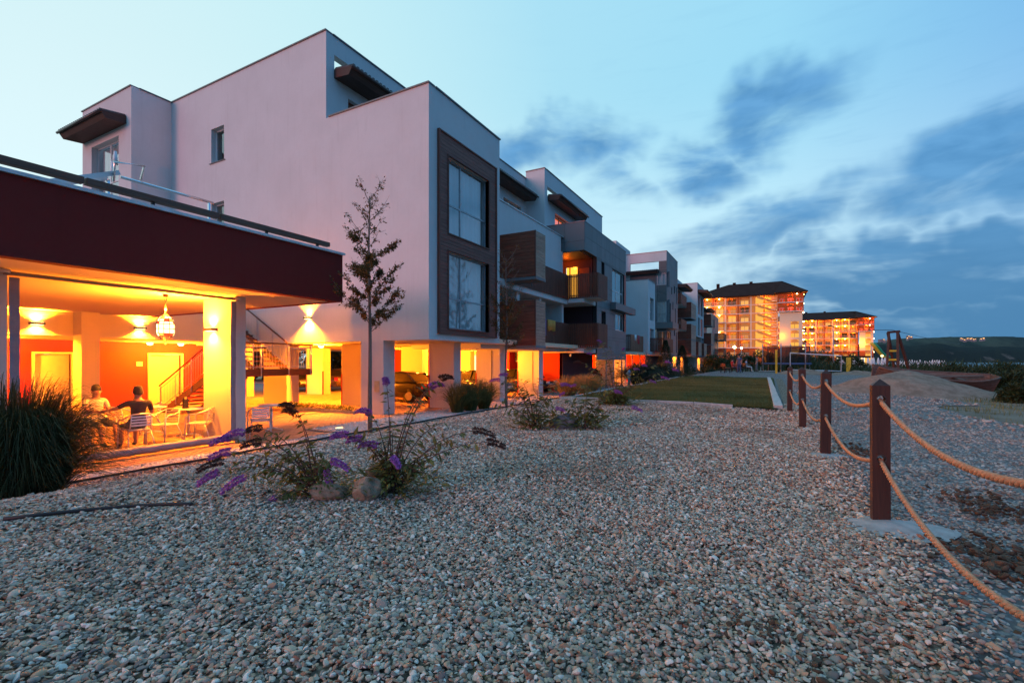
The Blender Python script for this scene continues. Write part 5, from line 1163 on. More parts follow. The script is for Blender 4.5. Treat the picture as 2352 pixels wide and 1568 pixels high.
human('man in pale shirt sitting across the table in the cafe', (-13.7, 5.2, -.02), R(-85), sit_pose(.0, None, ((.24, .05, .85), (.12, .32, .80), (.08, .40, .80))), dict(skin='skin', shirt='shirt_pale', shorts='shorts', shoe='black_rubber', sleeve=.7))
# ------------------------------------------------------------------ parked cars
def make_car(label, loc, rz, paint, tail=True):
    t = thing('parked_car', label, 'car', loc, 'cars parked below the apartments', rz); Q = dict(local=True)
    st = [(-2.12, .36, .72, .66), (-2.04, .27, .92, .78), (-1.6, .2, .97, .84), (-.6, .19, .97, .865), (.5, .19, .95, .865), (1.3, .2, .90, .85), (1.8, .24, .80, .80), (2.05, .3, .68, .72), (2.14, .38, .56, .6)]
    vs = []
    for y, zb, zt, w in st: vs += [(-w * .9, y, zb), (-w, y, zb + .14), (-w, y, (zb + zt) / 2 + .05), (-w * .96, y, zt - .06), (-w * .84, y, zt), (0, y, zt + .025), (w * .84, y, zt), (w * .96, y, zt - .06), (w, y, (zb + zt) / 2 + .05), (w, y, zb + .14), (w * .9, y, zb)]
    k = 11; n = len(st); fs = [(i * k + j, i * k + (j + 1) % k, (i + 1) * k + (j + 1) % k, (i + 1) * k + j) for i in range(n - 1) for j in range(k)] + [tuple(range(k)), tuple((n - 1) * k + j for j in range(k - 1, -1, -1))]
    b = MB().add(vs, fs).obj('body', paint, t, True, **Q); m = b.modifiers.new('s', 'SUBSURF'); m.levels = m.render_levels = 1
    cs = [(-1.62, .97, .76), (-1.02, 1.36, .60), (-.3, 1.43, .60), (.25, 1.42, .60), (.5, 1.37, .60), (1.22, .92, .76)]
    vs = []
    for y, z, w in cs: vs += [(-w if z > 1.2 else -w, y, z), (w, y, z)]
    base = [(-.79, -1.0, .95), (.79, -1.0, .95), (-.80, .25, .95), (.80, .25, .95)]
    gl = MB()
    gl.add([(-.76, -1.62, .96), (.76, -1.62, .96), (.60, -1.02, 1.36), (-.60, -1.02, 1.36)], [(0, 1, 2, 3)]); gl.add([(-.76, 1.22, .91), (.76, 1.22, .91), (.60, .5, 1.37), (-.60, .5, 1.37)], [(0, 1, 2, 3)])
    for s in (-1, 1): gl.add([(s * .76, -1.62, .96), (s * .81, -.9, .95), (s * .81, .4, .94), (s * .76, 1.22, .91), (s * .60, .5, 1.37), (s * .61, -.3, 1.42), (s * .60, -1.02, 1.36)], [(0, 1, 2, 3, 4, 5, 6)])
    gl.obj('glasshouse', 'car_glass', t, **Q)
    r = MB().add([(-.61, -1.06, 1.355), (.61, -1.06, 1.355), (.63, -.3, 1.43), (-.63, -.3, 1.43), (.63, .2, 1.425), (-.63, .2, 1.425), (.61, .54, 1.36), (-.61, .54, 1.36)], [(0, 1, 2, 3), (3, 2, 4, 5), (5, 4, 6, 7)]).obj('roof', paint, t, True, **Q); q = r.modifiers.new('t', 'SOLIDIFY'); q.thickness = .05
    pl = MB()
    for s in (-1, 1):
        for p_, q_ in (((.77, -1.64, .96), (.61, -1.04, 1.37)), ((.77, 1.24, .91), (.61, .52, 1.38)), ((.82, -.15, .95), (.63, -.15, 1.42))): pl.bar((s * p_[0], p_[1], p_[2]), (s * q_[0], q_[1], q_[2]), .05)
    pl.obj('pillar_trim', paint, t, **Q)
    for sx in (-1, 1):
        for y in (-1.32, 1.32):
            w = MB().tube([(sx * .66, y, .31), (sx * .84, y, .31)], .31, 20).obj('tyre', 'tyre', t, True, **Q); MB().tube([(sx * .842, y, .31), (sx * .85, y, .31)], .2, 14).obj('rim', 'steel', w, False, True)
        MB().box(sx * .50, sx * .76, -2.1, -2.0, .66, .86).obj('tail_lamp', 'tail_red', t, bevel=.02, **Q); MB().box(sx * .40, sx * .70, 1.98, 2.1, .58, .72).obj('headlamp', 'headlamp', t, bevel=.02, **Q)
        MB().box(sx * .84, sx * 1.0, .78, .88, .93, 1.05).obj('mirror', paint, t, bevel=.02, **Q)
    MB().box(-.26, .26, -2.16, -2.13, .50, .61).obj('number_plate', 'plate', t, **Q); MB().box(-.8, .8, -2.17, -2.02, .30, .48).obj('bumper', paint, t, bevel=.04, **Q)
    MB().tube([(-.75, 2.0, .40), (-.5, 2.16, .40), (.5, 2.16, .40), (.75, 2.0, .40)], .07, 8).obj('front_bumper', paint, t, True, **Q)
    return t
make_car('brown saloon car seen from behind between yellow pillars', (-25.6, 23.6, 0), R(12), 'car_brown')
make_car('black car behind the stair, left of the brown saloon', (-28.0, 21.0, 0), R(75), 'car_black')
make_car('black car whose rear shows left of the second front pillar', (-16.0, 18.0, 0), R(90), 'car_black')
make_car('black hatchback with arched roof behind the ornamental grass', (-14.3, 22.3, 0), R(90), 'car_black')
make_car('dark car with pale headlamp before the dark red wall', (-13.65, 26.55, 0), R(-90), 'car_black')
make_car('black car below the grey block behind a slim post', (-13.3, 36.3, 0), R(170), 'car_black')
# ================================================================== rope fence
def hole_post(name, x, y, h=1.10, w=.108):
    z = zg(x, y) - .02
    t = thing('fence_post', name, 'post', (x, y, z), 'timber posts of the rope fence')
    # shaft built round two real round holes that run through from front to back
    m = MB(); hw = w / 2; n = 16; r = .028
    zs = sorted({-.25, h - .05}); H = (.51, .95); cuts = [-.25] + [c + s * .052 for c in H for s in (-1, 1)] + [h - .05]
    for i in range(0, len(cuts) - 1):
        z0, z1 = cuts[i], cuts[i + 1]
        if i in (1, 3):
            zc_ = (z0 + z1) / 2
            for yy in (-hw, hw):
                ring = [(r * math.cos(2 * math.pi * k / n + math.pi / 4), yy, zc_ + r * math.sin(2 * math.pi * k / n + math.pi / 4)) for k in range(n)]
                sq = []
                for k in range(n):
                    a = 2 * math.pi * k / n + math.pi / 4; c, s = math.cos(a), math.sin(a); q = max(abs(c), abs(s)); sq.append((hw * c / q, yy, zc_ + .052 * s / q))
                m.add(ring + sq, [(k, (k + 1) % n, n + (k + 1) % n, n + k) for k in range(n)])
            tn = [(r * math.cos(2 * math.pi * k / n + math.pi / 4), yy, zc_ + r * math.sin(2 * math.pi * k / n + math.pi / 4)) for yy in (-hw, hw) for k in range(n)]
            m.add(tn, [(k, (k + 1) % n, n + (k + 1) % n, n + k) for k in range(n)])
            for s in (-hw, hw): m.add([(s, -hw, z0), (s, hw, z0), (s, hw, z1), (s, -hw, z1)], [(0, 1, 2, 3)])
        else:
            v = [(sx * hw, sy * hw, zz) for zz in (z0, z1) for sx, sy in ((-1, -1), (1, -1), (1, 1), (-1, 1))]
            m.add(v, [(0, 1, 5, 4), (1, 2, 6, 5), (2, 3, 7, 6), (3, 0, 4, 7)])
    o = m.obj('shaft', 'post', t, local=True)
    MB().add([(-hw, -hw, h - .05), (hw, -hw, h - .05), (hw, hw, h - .05), (-hw, hw, h - .05), (0, 0, h)], [(0, 1, 4), (1, 2, 4), (2, 3, 4), (3, 0, 4)]).obj('pyramid_top', 'post_cap', t, local=True)
    for zz in H:
        MB().tube([(.029 * math.cos(a), -hw - .001, zz + .029 * math.sin(a)) for a in np.linspace(0, 2 * math.pi, 17)], .004, 6, False).obj('ring', 'gutter', t, True, True)
    MB().box(-hw - .006, hw + .006, -hw - .006, hw + .006, -.04, .03).obj('shoe', 'black_metal', t, local=True)
    t.rotation_euler = (R(rnd.uniform(-.6, .6)), R(rnd.uniform(-.8, .8)), R(rnd.uniform(-2, 4)))
    return Vector((x, y, z))
posts = [('fence post just beyond the right edge of view', .80, 1.62), ('nearest tall red brown fence post on a concrete footing', .72, 4.45), ('second fence post from the front', .61, 7.24), ('third fence post from the front', .51, 10.14), ('farthest fence post beside the lawn corner', .40, 13.2)]
pp = [hole_post(*p) for p in posts]
def rope(p, q, sag, label, r=.0155, overs=0.0):
    n = max(40, int((q - p).length / .014)); pts = []
    for i in range(n + 1):
        t = i / n; pts.append(p + (q - p) * t + Vector((0, 0, -4 * sag * t * (1 - t) * (1 + .06 * math.sin(t * 5)))))
    m = MB(); d = (q - p).normalized(); a = d.cross(Vector((0, 0, 1))).normalized(); L_ = (q - p).length
    for s in range(3):
        path = []
        for i, c in enumerate(pts):
            t = pts[min(i + 1, n)] - pts[max(i - 1, 0)]; t.normalize(); b = a.cross(t).normalized(); ph = 2 * math.pi * (i / n * L_ / .12) + s * 2 * math.pi / 3
            path.append(c + (a * math.cos(ph) + b * math.sin(ph)) * r * .60)
        m.tube(path, r * .58, 8)
    o = m.obj('fence_rope', 'rope', None, True); tag(o, label, 'rope', 'ropes of the fence')
nm = ('nearest', 'second', 'third', 'farthest')
for i in range(4):
    for h, lv, sg in ((.95, 'upper', .13), (.51, 'lower', .16)):
        p, q = pp[i] + Vector((0, 0, h - .012)), pp[i + 1] + Vector((0, 0, h - .012))
        d = (q - p).normalized() * .05
        rope(p + d * -.4, q + d * .4, sg + (.05 if i == 0 else 0), '%s sagging span of thick %s manila rope' % (nm[i], lv), .0152)
# concrete footing under the nearest post
bm = [(.78 + (.33 + .05 * math.sin(a * 2 + 1) + .02 * math.sin(a * 5)) * math.cos(a), 4.36 + (.30 + .04 * math.sin(a * 2 + 2) + .02 * math.cos(a * 6)) * math.sin(a)) for a in np.linspace(0, 2 * math.pi, 40)[:-1]]
m = MB(); m.add([(x, y, zg(x, y) - .006) for x, y in bm] + [(.76, 4.4, zg(.76, 4.4) + .05)], [(i, (i + 1) % 39, 39) for i in range(39)]); o = m.obj('concrete_footing', 'concrete', None, True); tag(o, 'smeared concrete footing round the nearest fence post', 'footing')
m = MB(); bm = [(.62 + .24 * math.cos(a) * (1 + .2 * math.sin(3 * a)), 7.2 + .2 * math.sin(a)) for a in np.linspace(0, 2 * math.pi, 24)[:-1]]; m.add([(x, y, zg(x, y) - .004) for x, y in bm] + [(.61, 7.24, zg(.61, 7.24) + .03)], [(i, (i + 1) % 23, 23) for i in range(23)]); o = m.obj('concrete_footing', 'concrete', None, True); tag(o, 'small concrete footing round the second fence post', 'footing')
# ================================================================== plants
def ribbons(root, tip, ctrl, w, seg=4, fold=.0):
    """Vectorised grass blades: quadratic curves root->ctrl->tip as tapered ribbons. All (n,3); returns verts, quads, t."""
    n = len(root); t = np.linspace(0, 1, seg + 1)[None, :, None]
    c = (1 - t) ** 2 * root[:, None] + 2 * t * (1 - t) * ctrl[:, None] + t ** 2 * tip[:, None]
    d = tip - root; side = np.cross(d, np.array([0, 0, 1.0])); ln = np.linalg.norm(side, axis=1, keepdims=True); side = side / np.maximum(ln, 1e-6)
    jit = rs.normal(0, .6, (n, 3)); side = side + jit; side /= np.linalg.norm(side, axis=1, keepdims=True)
    ww = (w[:, None, None] if np.ndim(w) else w) * (1 - t ** 1.6 * .93) * .5
    v = np.stack([c - side[:, None] * ww, c + side[:, None] * ww], 2).reshape(n, -1, 3)
    k = 2 * (seg + 1); base = (np.arange(n) * k)[:, None]
    q = np.concatenate([np.stack([base + 2 * i, base + 2 * i + 1, base + 2 * i + 3, base + 2 * i + 2], 2) for i in range(seg)], 1).reshape(-1, 4)
    return v.reshape(-1, 3), q
def grass_clump(name, label, loc, rad, h, n, mat, spread=1.0, w=.009, droop=.6, seed=1, plume=0, group=None, wind=(0, 0), seg=5, lo=.5):
    r = np.random.RandomState(seed); x, y, z = loc
    a = r.uniform(0, 2 * np.pi, n); rr = rad * .35 * np.sqrt(r.uniform(0, 1, n)); root = np.stack([x + rr * np.cos(a), y + rr * np.sin(a), np.full(n, z - .02)], 1)
    hh = h * r.uniform(lo, 1.0, n); out = spread * rad * r.uniform(.15, 1.25, n) ** 1.2; a2 = a + r.normal(0, .5, n)
    mid = root + np.stack([out * .35 * np.cos(a2), out * .35 * np.sin(a2), hh * 1.05], 1)
    tip = root + np.stack([out * np.cos(a2) + wind[0] * hh, out * np.sin(a2) + wind[1] * hh, hh * (1 - droop * (out / (spread * rad * 1.25)) ** 1.3)], 1)
    v, q = ribbons(root, tip, mid, w * r.uniform(.6, 1.3, n), seg)
    t = thing(name, label, 'grass', loc, group); tone = np.repeat(np.clip(r.normal(.45, .25, n), 0, 1), 2 * (seg + 1))
    npmesh('blades', v, q, mat, t, True, attr=tone)
    return t
p = on_z(60, 1120, .25)
grass_clump('ornamental_grass', 'large dark arching grass clump at the left edge before the cafe', (-7.95, 2.30, zg(-7.95, 2.30)), .78, 1.72, 5200, 'blade_dark', .95, .011, .66, 3, wind=(.02, .06), seg=6, lo=.3)
for i, (u, v, hgt, rad, n, lb) in enumerate(((1050, 946, 1.35, .55, 800, 'left of three green grass tufts before the second pillar'), (1080, 942, 1.45, .6, 950, 'middle of three green grass tufts before the second pillar'), (1112, 938, 1.4, .55, 850, 'right of three green grass tufts before the second pillar'))):
    q = on_z(u, v, .03); grass_clump('ornamental_grass', lb, (q.x, q.y, zg(q.x, q.y)), rad, hgt, int(n * .8), 'blade_green', 1.5, .018, .5, 10 + i, group='green grass tufts', wind=(.05, .15))
for i, (x, y, n) in enumerate(((-9.0, 22.6, 900), (-8.6, 24.0, 900), (-8.9, 25.6, 800))):
    grass_clump('ornamental_grass', ('nearest', 'middle', 'farthest')[i] + ' straw coloured grass tuft before the maroon wall', (x, y, zg(x, y)), .8, 1.35, n, 'blade_tan', 1.1, .02, .4, 20 + i, group='straw coloured grass tufts', wind=(.05, .2))
q = on_z(1478, 870, .1)
for i, (dx, dy) in enumerate(((0, 0), (.5, 2.2))):
    grass_clump('ornamental_grass', ('nearer', 'farther')[i] + ' half of the dark rounded grass mass by the red wall', (-8.9 + dx, 37.5 + dy * 1.6, .05), 1.7, 2.0, 2600, 'blade_deep', 1.0, .03, .75, 30 + i, group='dark rounded grass')
def leaves(centers, dirs, l, w, rsd, curl=.3):
    """Leaf = two quads folded along the rib; returns verts, quads."""
    n = len(centers); d = dirs / np.linalg.norm(dirs, axis=1, keepdims=True); up = np.tile(np.array([0, 0, 1.0]), (n, 1)) + rsd.normal(0, .35, (n, 3))
    s = np.cross(d, up); s /= np.maximum(np.linalg.norm(s, axis=1, keepdims=True), 1e-6); u = np.cross(s, d)
    l = l[:, None]; w = w[:, None]; p0 = centers; p1 = centers + d * l * .45 + u * l * curl * .12; p2 = centers + d * l - u * l * curl * .35
    v = np.stack([p0, p1 - s * w * .5 - u * w * .12, p1 + u * w * .02, p1 + s * w * .5 - u * w * .12, p2], 1).reshape(-1, 3)
    b = (np.arange(n) * 5)[:, None]; f = np.concatenate([np.stack([b, b + 1, b + 2, b + 2], 2), np.stack([b, b + 2, b + 3, b + 3], 2), np.stack([b + 1, b + 4, b + 2, b + 2], 2), np.stack([b + 2, b + 4, b + 3, b + 3], 2)], 1).reshape(-1, 4)
    return v, f[:, :3]
def npv(a): return np.asarray(a, dtype=float)
def buddleia(label, loc, stems, seed, leaf_l=.11, group='butterfly bushes in the gravel', base_leaf=120, spikes=True, bmat='leaf_bud', yellow=0):
    """Stems: list of (dx, dy, height, lean-out tip kind). Each stem arches, carries opposite leaves and may end in a flower spike."""
    r = np.random.RandomState(seed); t = thing('butterfly_bush', label, 'bush', loc, group); L0 = Vector(loc); st = MB(); C, Dn, Ln, Wd = [], [], [], []
    for (dx, dy, h, kind) in stems:
        p0 = L0 + Vector((r.normal(0, .05), r.normal(0, .05), -.02)); p2 = L0 + Vector((dx, dy, h)); p1 = L0 + Vector((dx * .35, dy * .35, h * (.75 if h > .3 else 1.3) + .08)); n = 9
        path = [p0 * (1 - k / n) ** 2 + p1 * 2 * (k / n) * (1 - k / n) + p2 * (k / n) ** 2 for k in range(n + 1)]; st.tube(path, [.007 * (1 - .7 * k / n) for k in range(n + 1)], 5)
        for k in [2, 2.5, 3, 3.5, 4, 4.5, 5, 5.5, 6, 6.5, 7, 7.5, 8]:
            k = int(k); tg = (path[k + 1] - path[k - 1]).normalized(); a = r.uniform(0, 6.28); o = Vector((math.cos(a), math.sin(a), 0)); o = (o - tg * o.dot(tg)).normalized()
            for s in (1, -1):
                if r.rand() < .12: continue
                C.append(path[k].lerp(path[k + 1], r.rand())); Dn.append(o * s + tg * .35 + Vector((0, 0, -.35))); l = leaf_l * r.uniform(.6, 1.15); Ln.append(l); Wd.append(l * .32)
        if kind and spikes:
            tg = (path[-1] - path[-2]).normalized(); nf = 330; L1 = .15 * r.uniform(.75, 1.15); bend = Vector((.5 * tg.x, .5 * tg.y, -.9)); fc, fd = [], []
            for k in range(nf):
                s = r.uniform(0, 1); ax = path[-1] + tg * L1 * s + bend * (L1 * .55 * s * s); rr = .024 * (1 - .45 * s ** 2) * r.uniform(.35, 1.05); a = r.uniform(0, 6.28); q = tg.orthogonal().normalized(); q2 = tg.cross(q); o = q * math.cos(a) + q2 * math.sin(a)
                fc.append(ax + o * rr); fd.append(o + tg * .3)
            v, f = leaves(npv(fc), npv(fd), np.full(nf, .017), np.full(nf, .017), r, .6); old = kind == 2
            npmesh('flower_spike', v, f, 'flower_old' if old else 'flower', t, False, attr=np.repeat(np.clip(r.normal(.5, .3, nf), 0, 1), 5))
    for k in range(base_leaf):
        a = r.uniform(0, 6.28); rr = abs(r.normal(0, .16)) + .02; C.append(L0 + Vector((rr * math.cos(a) * 1.4, rr * math.sin(a), r.uniform(.01, .26) * (1 - rr)))); Dn.append(Vector((math.cos(a), math.sin(a), r.uniform(-.3, .9)))); l = leaf_l * r.uniform(.6, 1.2); Ln.append(l); Wd.append(l * .25)
    st.obj('stems', 'stem', t, True); v, f = leaves(npv(C), npv(Dn), npv(Ln), npv(Wd), r); npmesh('leaves', v, f, bmat, t, False, attr=np.repeat(np.clip(r.normal(.45, .28, len(C)), 0, 1), 5))
    if yellow:
        fc = npv([L0 + Vector((r.normal(0, .35), r.normal(0, .3), r.uniform(.5, 1.1))) for _ in range(yellow)]); v, f = leaves(fc, r.normal(0, 1, (yellow, 3)), np.full(yellow, .05), np.full(yellow, .05), r); npmesh('yellow_flowers', v, f, 'yellow_paint', t)
    return t
# image-right unit vector on the ground, used to fan the stems as seen
RX = Vector((CT, ST, 0)); FW = Vector((-ST, CT, 0))
def fan(lst, s=1.0): return [((RX * a + FW * b).x * s, (RX * a + FW * b).y * s, h * s, k) for a, b, h, k in lst]
ZB = .72; b1 = on_g(765, 1140)
buddleia('left half of the purple flowering bush behind the two boulders', (b1 - RX * .14), fan([(-.62, .0, .62, 2), (-.30, .1, .98, 2), (-.28, .1, .92, 2), (-.95, -.05, .52, 1), (-.98, .0, .66, 1), (-.85, .05, .72, 1), (-1.05, -.1, .30, 1), (-1.0, -.1, .42, 2), (-.75, -.1, .25, 1), (-.35, -.2, .05, 1), (-.68, .1, .76, 2), (.12, -.05, .32, 1), (-.05, .1, .5, 0), (.05, .05, .42, 0), (-.45, 0, .4, 0), (-.2, .1, .6, 0), (.22, -.1, .42, 1), (-.6, .1, .15, 0)], .74), 41, .10, base_leaf=240)
buddleia('right half of the purple flowering bush behind the two boulders', (b1 + RX * .46 + FW * .1), fan([(-.1, .2, 1.25, 1), (-.05, .2, .85, 0), (.30, .15, 1.1, 0), (.55, .15, 1.32, 2), (.42, .2, 1.22, 1), (.95, .05, .72, 2), (1.12, .0, .60, 2), (.8, .05, .6, 0), (.68, .0, .48, 0), (-.35, .05, .62, 1), (-.5, .0, .68, 1), (-.15, 0, .55, 1), (.05, -.1, .42, 1), (.3, -.15, .3, 0), (.5, -.1, .22, 0), (-.25, .1, .4, 0), (.18, .1, .6, 0), (.0, .1, .7, 0), (.62, .1, .82, 0), (-.3, .2, .9, 1)], .74), 42, .105, base_leaf=480)
b2 = on_g(1230, 984)
buddleia('purple flowering bush left of the grey stone, middle of the gravel', (b2.x, b2.y, zg(b2.x, b2.y)), fan([(-.5, 0, .8, 0), (-.3, .1, .95, 0), (-.55, 0, 1.05, 1), (.1, .1, 1.0, 0), (.5, .1, .85, 1), (-.8, 0, .5, 0), (.25, .0, .6, 0), (-.2, 0, .7, 0), (-.6, 0, .3, 0), (.4, 0, .4, 1), (-.7, .1, .95, 1), (.0, .1, .5, 0)], .85), 43, .15, base_leaf=330)
b3 = on_g(1340, 984)
buddleia('low leafy bush right of the grey stone, middle of the gravel', (b3.x, b3.y, zg(b3.x, b3.y)), fan([(.4, 0, .5, 0), (.55, .1, .62, 1), (-.3, 0, .5, 0), (.1, .1, .7, 0), (.3, 0, .3, 0), (-.4, 0, .3, 0), (.85, .1, .35, 1), (.0, 0, .5, 0)]), 44, .15, base_leaf=300)
b4 = on_g(1412, 928)
buddleia('tall tangled bush with violet flowers at the near corner of the lawn', (b4.x, b4.y, zg(b4.x, b4.y)), fan([(-.6, 0, 1.3, 1), (-.35, 0, 1.6, 1), (-.9, 0, 1.1, 2), (.2, 0, 1.4, 1), (.5, 0, .9, 1), (.9, 0, .6, 1), (-.2, 0, 1.2, 0), (.1, 0, 1.0, 0), (.7, 0, 1.0, 1), (1.2, 0, .7, 1), (-.1, .1, 1.5, 0), (.4, .1, .5, 0), (-1.0, 0, .5, 1), (1.5, 0, .9, 1), (1.3, 0, 1.1, 1), (-1.3, 0, .3, 1)], 1.0), 45, .16, base_leaf=900, yellow=26)
# boulders
def boulder(label, loc, s, seed, mat, rz=0):
    r = random.Random(seed); bm = bmesh.new(); bmesh.ops.create_icosphere(bm, subdivisions=4, radius=1); dirs = [Vector((r.uniform(-1, 1), r.uniform(-1, 1), r.uniform(-1, 1))).normalized() for _ in range(13)]; hs = [r.uniform(.5, .85) for _ in dirs]
    for v in bm.verts:
        for d, h in zip(dirs, hs):
            k = v.co.dot(d)
            if k > h: v.co -= d * (k - h) * .93
        q = v.co * 4; v.co *= 1 + .035 * (math.sin(q.x * 2 + q.y) + math.sin(q.y * 3 + q.z * 2)) + .02 * math.sin(q.z * 7 + q.x * 5)
        v.co.x *= s[0]; v.co.y *= s[1]; v.co.z *= s[2]
    me = bpy.data.meshes.new('boulder'); bm.to_mesh(me); bm.free(); me.materials.append(MAT(mat)); o = link('boulder', me); o.location = loc; o.rotation_euler = (r.uniform(-.2, .2), r.uniform(-.2, .2), rz); tag(o, label, 'boulder', 'boulders among the bushes')
k = on_g(757, 1145); boulder('long pale boulder lying left under the purple bush', (k.x, k.y, zg(k.x, k.y) + .06), (.20, .10, .085), 3, 'rock', TH + .2)
k = on_g(840, 1148); boulder('upright pale boulder right under the purple bush', (k.x, k.y, zg(k.x, k.y) + .08), (.125, .11, .14), 8, 'rock', TH)
k = on_g(872, 1118); boulder('half hidden boulder behind the upright one', (k.x, k.y, zg(k.x, k.y) + .08), (.15, .11, .12), 12, 'rock', TH)
k = on_g(1298, 982); boulder('grey boulder between the two middle bushes', (k.x, k.y, zg(k.x, k.y) + .08), (.28, .2, .22), 15, 'rock_grey', TH)
# young trees
def young_tree(label, loc, h, fork, seed, mat, nleaf, rad, bare=.25, r0=.034, lean=(0, 0), lsz=.075):
    r = np.random.RandomState(seed); t = thing('young_tree', label, 'tree', loc, 'young trees by the apartments'); L0 = Vector(loc)
    tp = [L0 + Vector((lean[0] * k / 10 * h + .03 * math.sin(k * .9 + seed), lean[1] * k / 10 * h + .02 * math.cos(k * .7), h * .86 * k / 10)) for k in range(11)]
    tr = MB().tube(tp, [r0 * (1 - .75 * k / 10) for k in range(11)], 8).obj('trunk', 'bark', t, True); br = MB(); C, Dn = [], []
    nb = 30
    for b in range(nb):
        f = fork + (1 - fork) * (b + r.uniform(0, .9)) / nb; i = min(9, int(f * 10)); base = tp[i].lerp(tp[i + 1], f * 10 - i)
        ln = rad * (1.15 - .55 * (f - fork) / (1 - fork)) * r.uniform(.55, 1.1); a = b * 2.4 + r.uniform(-.4, .4); up = r.uniform(.7, 1.3) * ln + .1 * h * max(0, f - .75)
        q = base + Vector((math.cos(a) * ln, math.sin(a) * ln, up)); m1 = base + Vector((math.cos(a) * ln * .6, math.sin(a) * ln * .6, up * .35)); n = 6
        path = [base * (1 - k / n) ** 2 + m1 * 2 * (k / n) * (1 - k / n) + q * (k / n) ** 2 for k in range(n + 1)]; br.tube(path, [.011 * (1 - .8 * k / n) for k in range(n + 1)], 5)
        for s in range(8):
            k = r.randint(1, n); aa = a + r.normal(0, .9); sl = ln * r.uniform(.25, .5); e = path[k] + Vector((math.cos(aa) * sl, math.sin(aa) * sl, sl * r.uniform(.3, 1.2))); br.tube([path[k], (path[k] + e) / 2 + Vector((0, 0, -.01)), e], [.005, .004, .002], 4)
            dens = 1.0 if f < 1 - bare else .12
            for _ in range(int(nleaf / nb / 8 * dens)):
                w = r.uniform(0, 1); C.append(path[k].lerp(e, w) + Vector(r.normal(0, .03, 3))); Dn.append(Vector(r.normal(0, 1, 3)) + Vector((0, 0, -.3)) + (e - path[k]).normalized())
    br.obj('branches', 'bark', t, True); n = len(C); l = lsz * r.uniform(.6, 1.2, n); v, f = leaves(npv(C), npv(Dn), l, l * .55, r)
    npmesh('crown', v, f, mat, t, False, attr=np.repeat(np.clip(r.normal(.35, .3, n), 0, 1), 5)); return t
q = on_z(851, 1006, .02)
young_tree('nearest slim young tree with sparse brownish crown before the pink wall', (q.x, q.y, zg(q.x, q.y) - .02), 7.0, .42, 4, 'leaf_tree', 11500, .72, .24, .058, (-.004, -.004), .076)
q = on_z(1163, 941, .02)
young_tree('second slim young tree with rusty leaves before the timber boxes', (q.x, q.y, zg(q.x, q.y) - .02), 6.9, .40, 9, 'leaf_tree_rust', 6500, .78, .3, .055, (0, 0), .08)
q = on_z(1722, 868, .1)
young_tree('tiny sapling before the glowing red wall', (-9.3, 41.5, .05), 2.9, .45, 14, 'leaf_tree', 420, .5, .3, .02, (0, 0), .13)
# conifers and clipped bushes in front of the far blocks
def conifer(label, loc, h, rad, seed, n=5200):
    r = np.random.RandomState(seed); t = thing('conifer', label, 'tree', loc, 'small conifers'); L0 = Vector(loc); MB().tube([L0, L0 + Vector((0, 0, h * .9))], [.07, .02], 7).obj('trunk', 'bark', t, True)
    z = r.uniform(.03, 1, n) ** 1.25; a = r.uniform(0, 6.28, n); lob = 1 + .22 * np.sin(a * 5 + z * 19) + .16 * np.sin(a * 3 - z * 31); rr = rad * (1 - z) ** .85 * lob * np.sqrt(r.uniform(.35, 1, n)) + .03
    C = np.stack([loc[0] + rr * np.cos(a), loc[1] + rr * np.sin(a), loc[2] + .08 + z * h], 1); Dn = np.stack([np.cos(a), np.sin(a), r.uniform(.1, 1.1, n)], 1) + r.normal(0, .3, (n, 3)); l = .17 * r.uniform(.6, 1.2, n)
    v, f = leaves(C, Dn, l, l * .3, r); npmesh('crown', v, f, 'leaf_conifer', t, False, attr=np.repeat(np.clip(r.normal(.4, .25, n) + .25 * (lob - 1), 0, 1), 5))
def shrub(label, loc, rx, ry, rz, seed, n=2600, mat='leaf_shrub', lsz=.12, group=None, name='shrub', trunk=0):
    r = np.random.RandomState(seed); t = thing(name, label, 'shrub' if name == 'shrub' else 'tree', loc, group); d = r.normal(0, 1, (n, 3)); d /= np.linalg.norm(d, axis=1, keepdims=True); d[:, 2] = np.abs(d[:, 2]) if not trunk else d[:, 2]
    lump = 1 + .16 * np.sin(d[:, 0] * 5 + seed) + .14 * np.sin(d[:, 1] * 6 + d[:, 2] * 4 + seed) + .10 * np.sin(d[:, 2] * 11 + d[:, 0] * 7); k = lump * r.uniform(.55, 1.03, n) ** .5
    cz = loc[2] + trunk + (rz if trunk else 0); C = np.stack([loc[0] + d[:, 0] * rx * k, loc[1] + d[:, 1] * ry * k, cz + d[:, 2] * rz * k], 1); l = lsz * r.uniform(.6, 1.3, n)
    st = MB()
    for i in range(5):
        a = i * 1.26 + seed; st.tube([(loc[0], loc[1], loc[2] - .05), (loc[0] + .3 * rx * math.cos(a), loc[1] + .3 * ry * math.sin(a), cz * .5 + loc[2] * .5 + .25 * rz), (loc[0] + .7 * rx * math.cos(a), loc[1] + .7 * ry * math.sin(a), cz + .6 * rz)], [.05 * rz, .03 * rz, .008], 5)
    st.obj('trunk' if trunk else 'stems', 'bark', t, True)
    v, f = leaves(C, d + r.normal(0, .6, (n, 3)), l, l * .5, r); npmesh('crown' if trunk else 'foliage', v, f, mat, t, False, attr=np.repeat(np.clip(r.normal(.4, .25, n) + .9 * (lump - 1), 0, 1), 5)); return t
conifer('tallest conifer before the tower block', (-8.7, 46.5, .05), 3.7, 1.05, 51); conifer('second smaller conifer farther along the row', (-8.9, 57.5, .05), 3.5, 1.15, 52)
shrub('round clipped bush right of the tallest conifer', (-7.9, 47.0, .05), .85, .85, .95, 53, 2400, 'leaf_conifer', .1, 'round clipped bushes'); shrub('round clipped bush at the foot of the second conifer', (-8.3, 56.0, .02), .95, .95, 1.0, 54, 2000, 'leaf_shrub', .1, 'round clipped bushes')
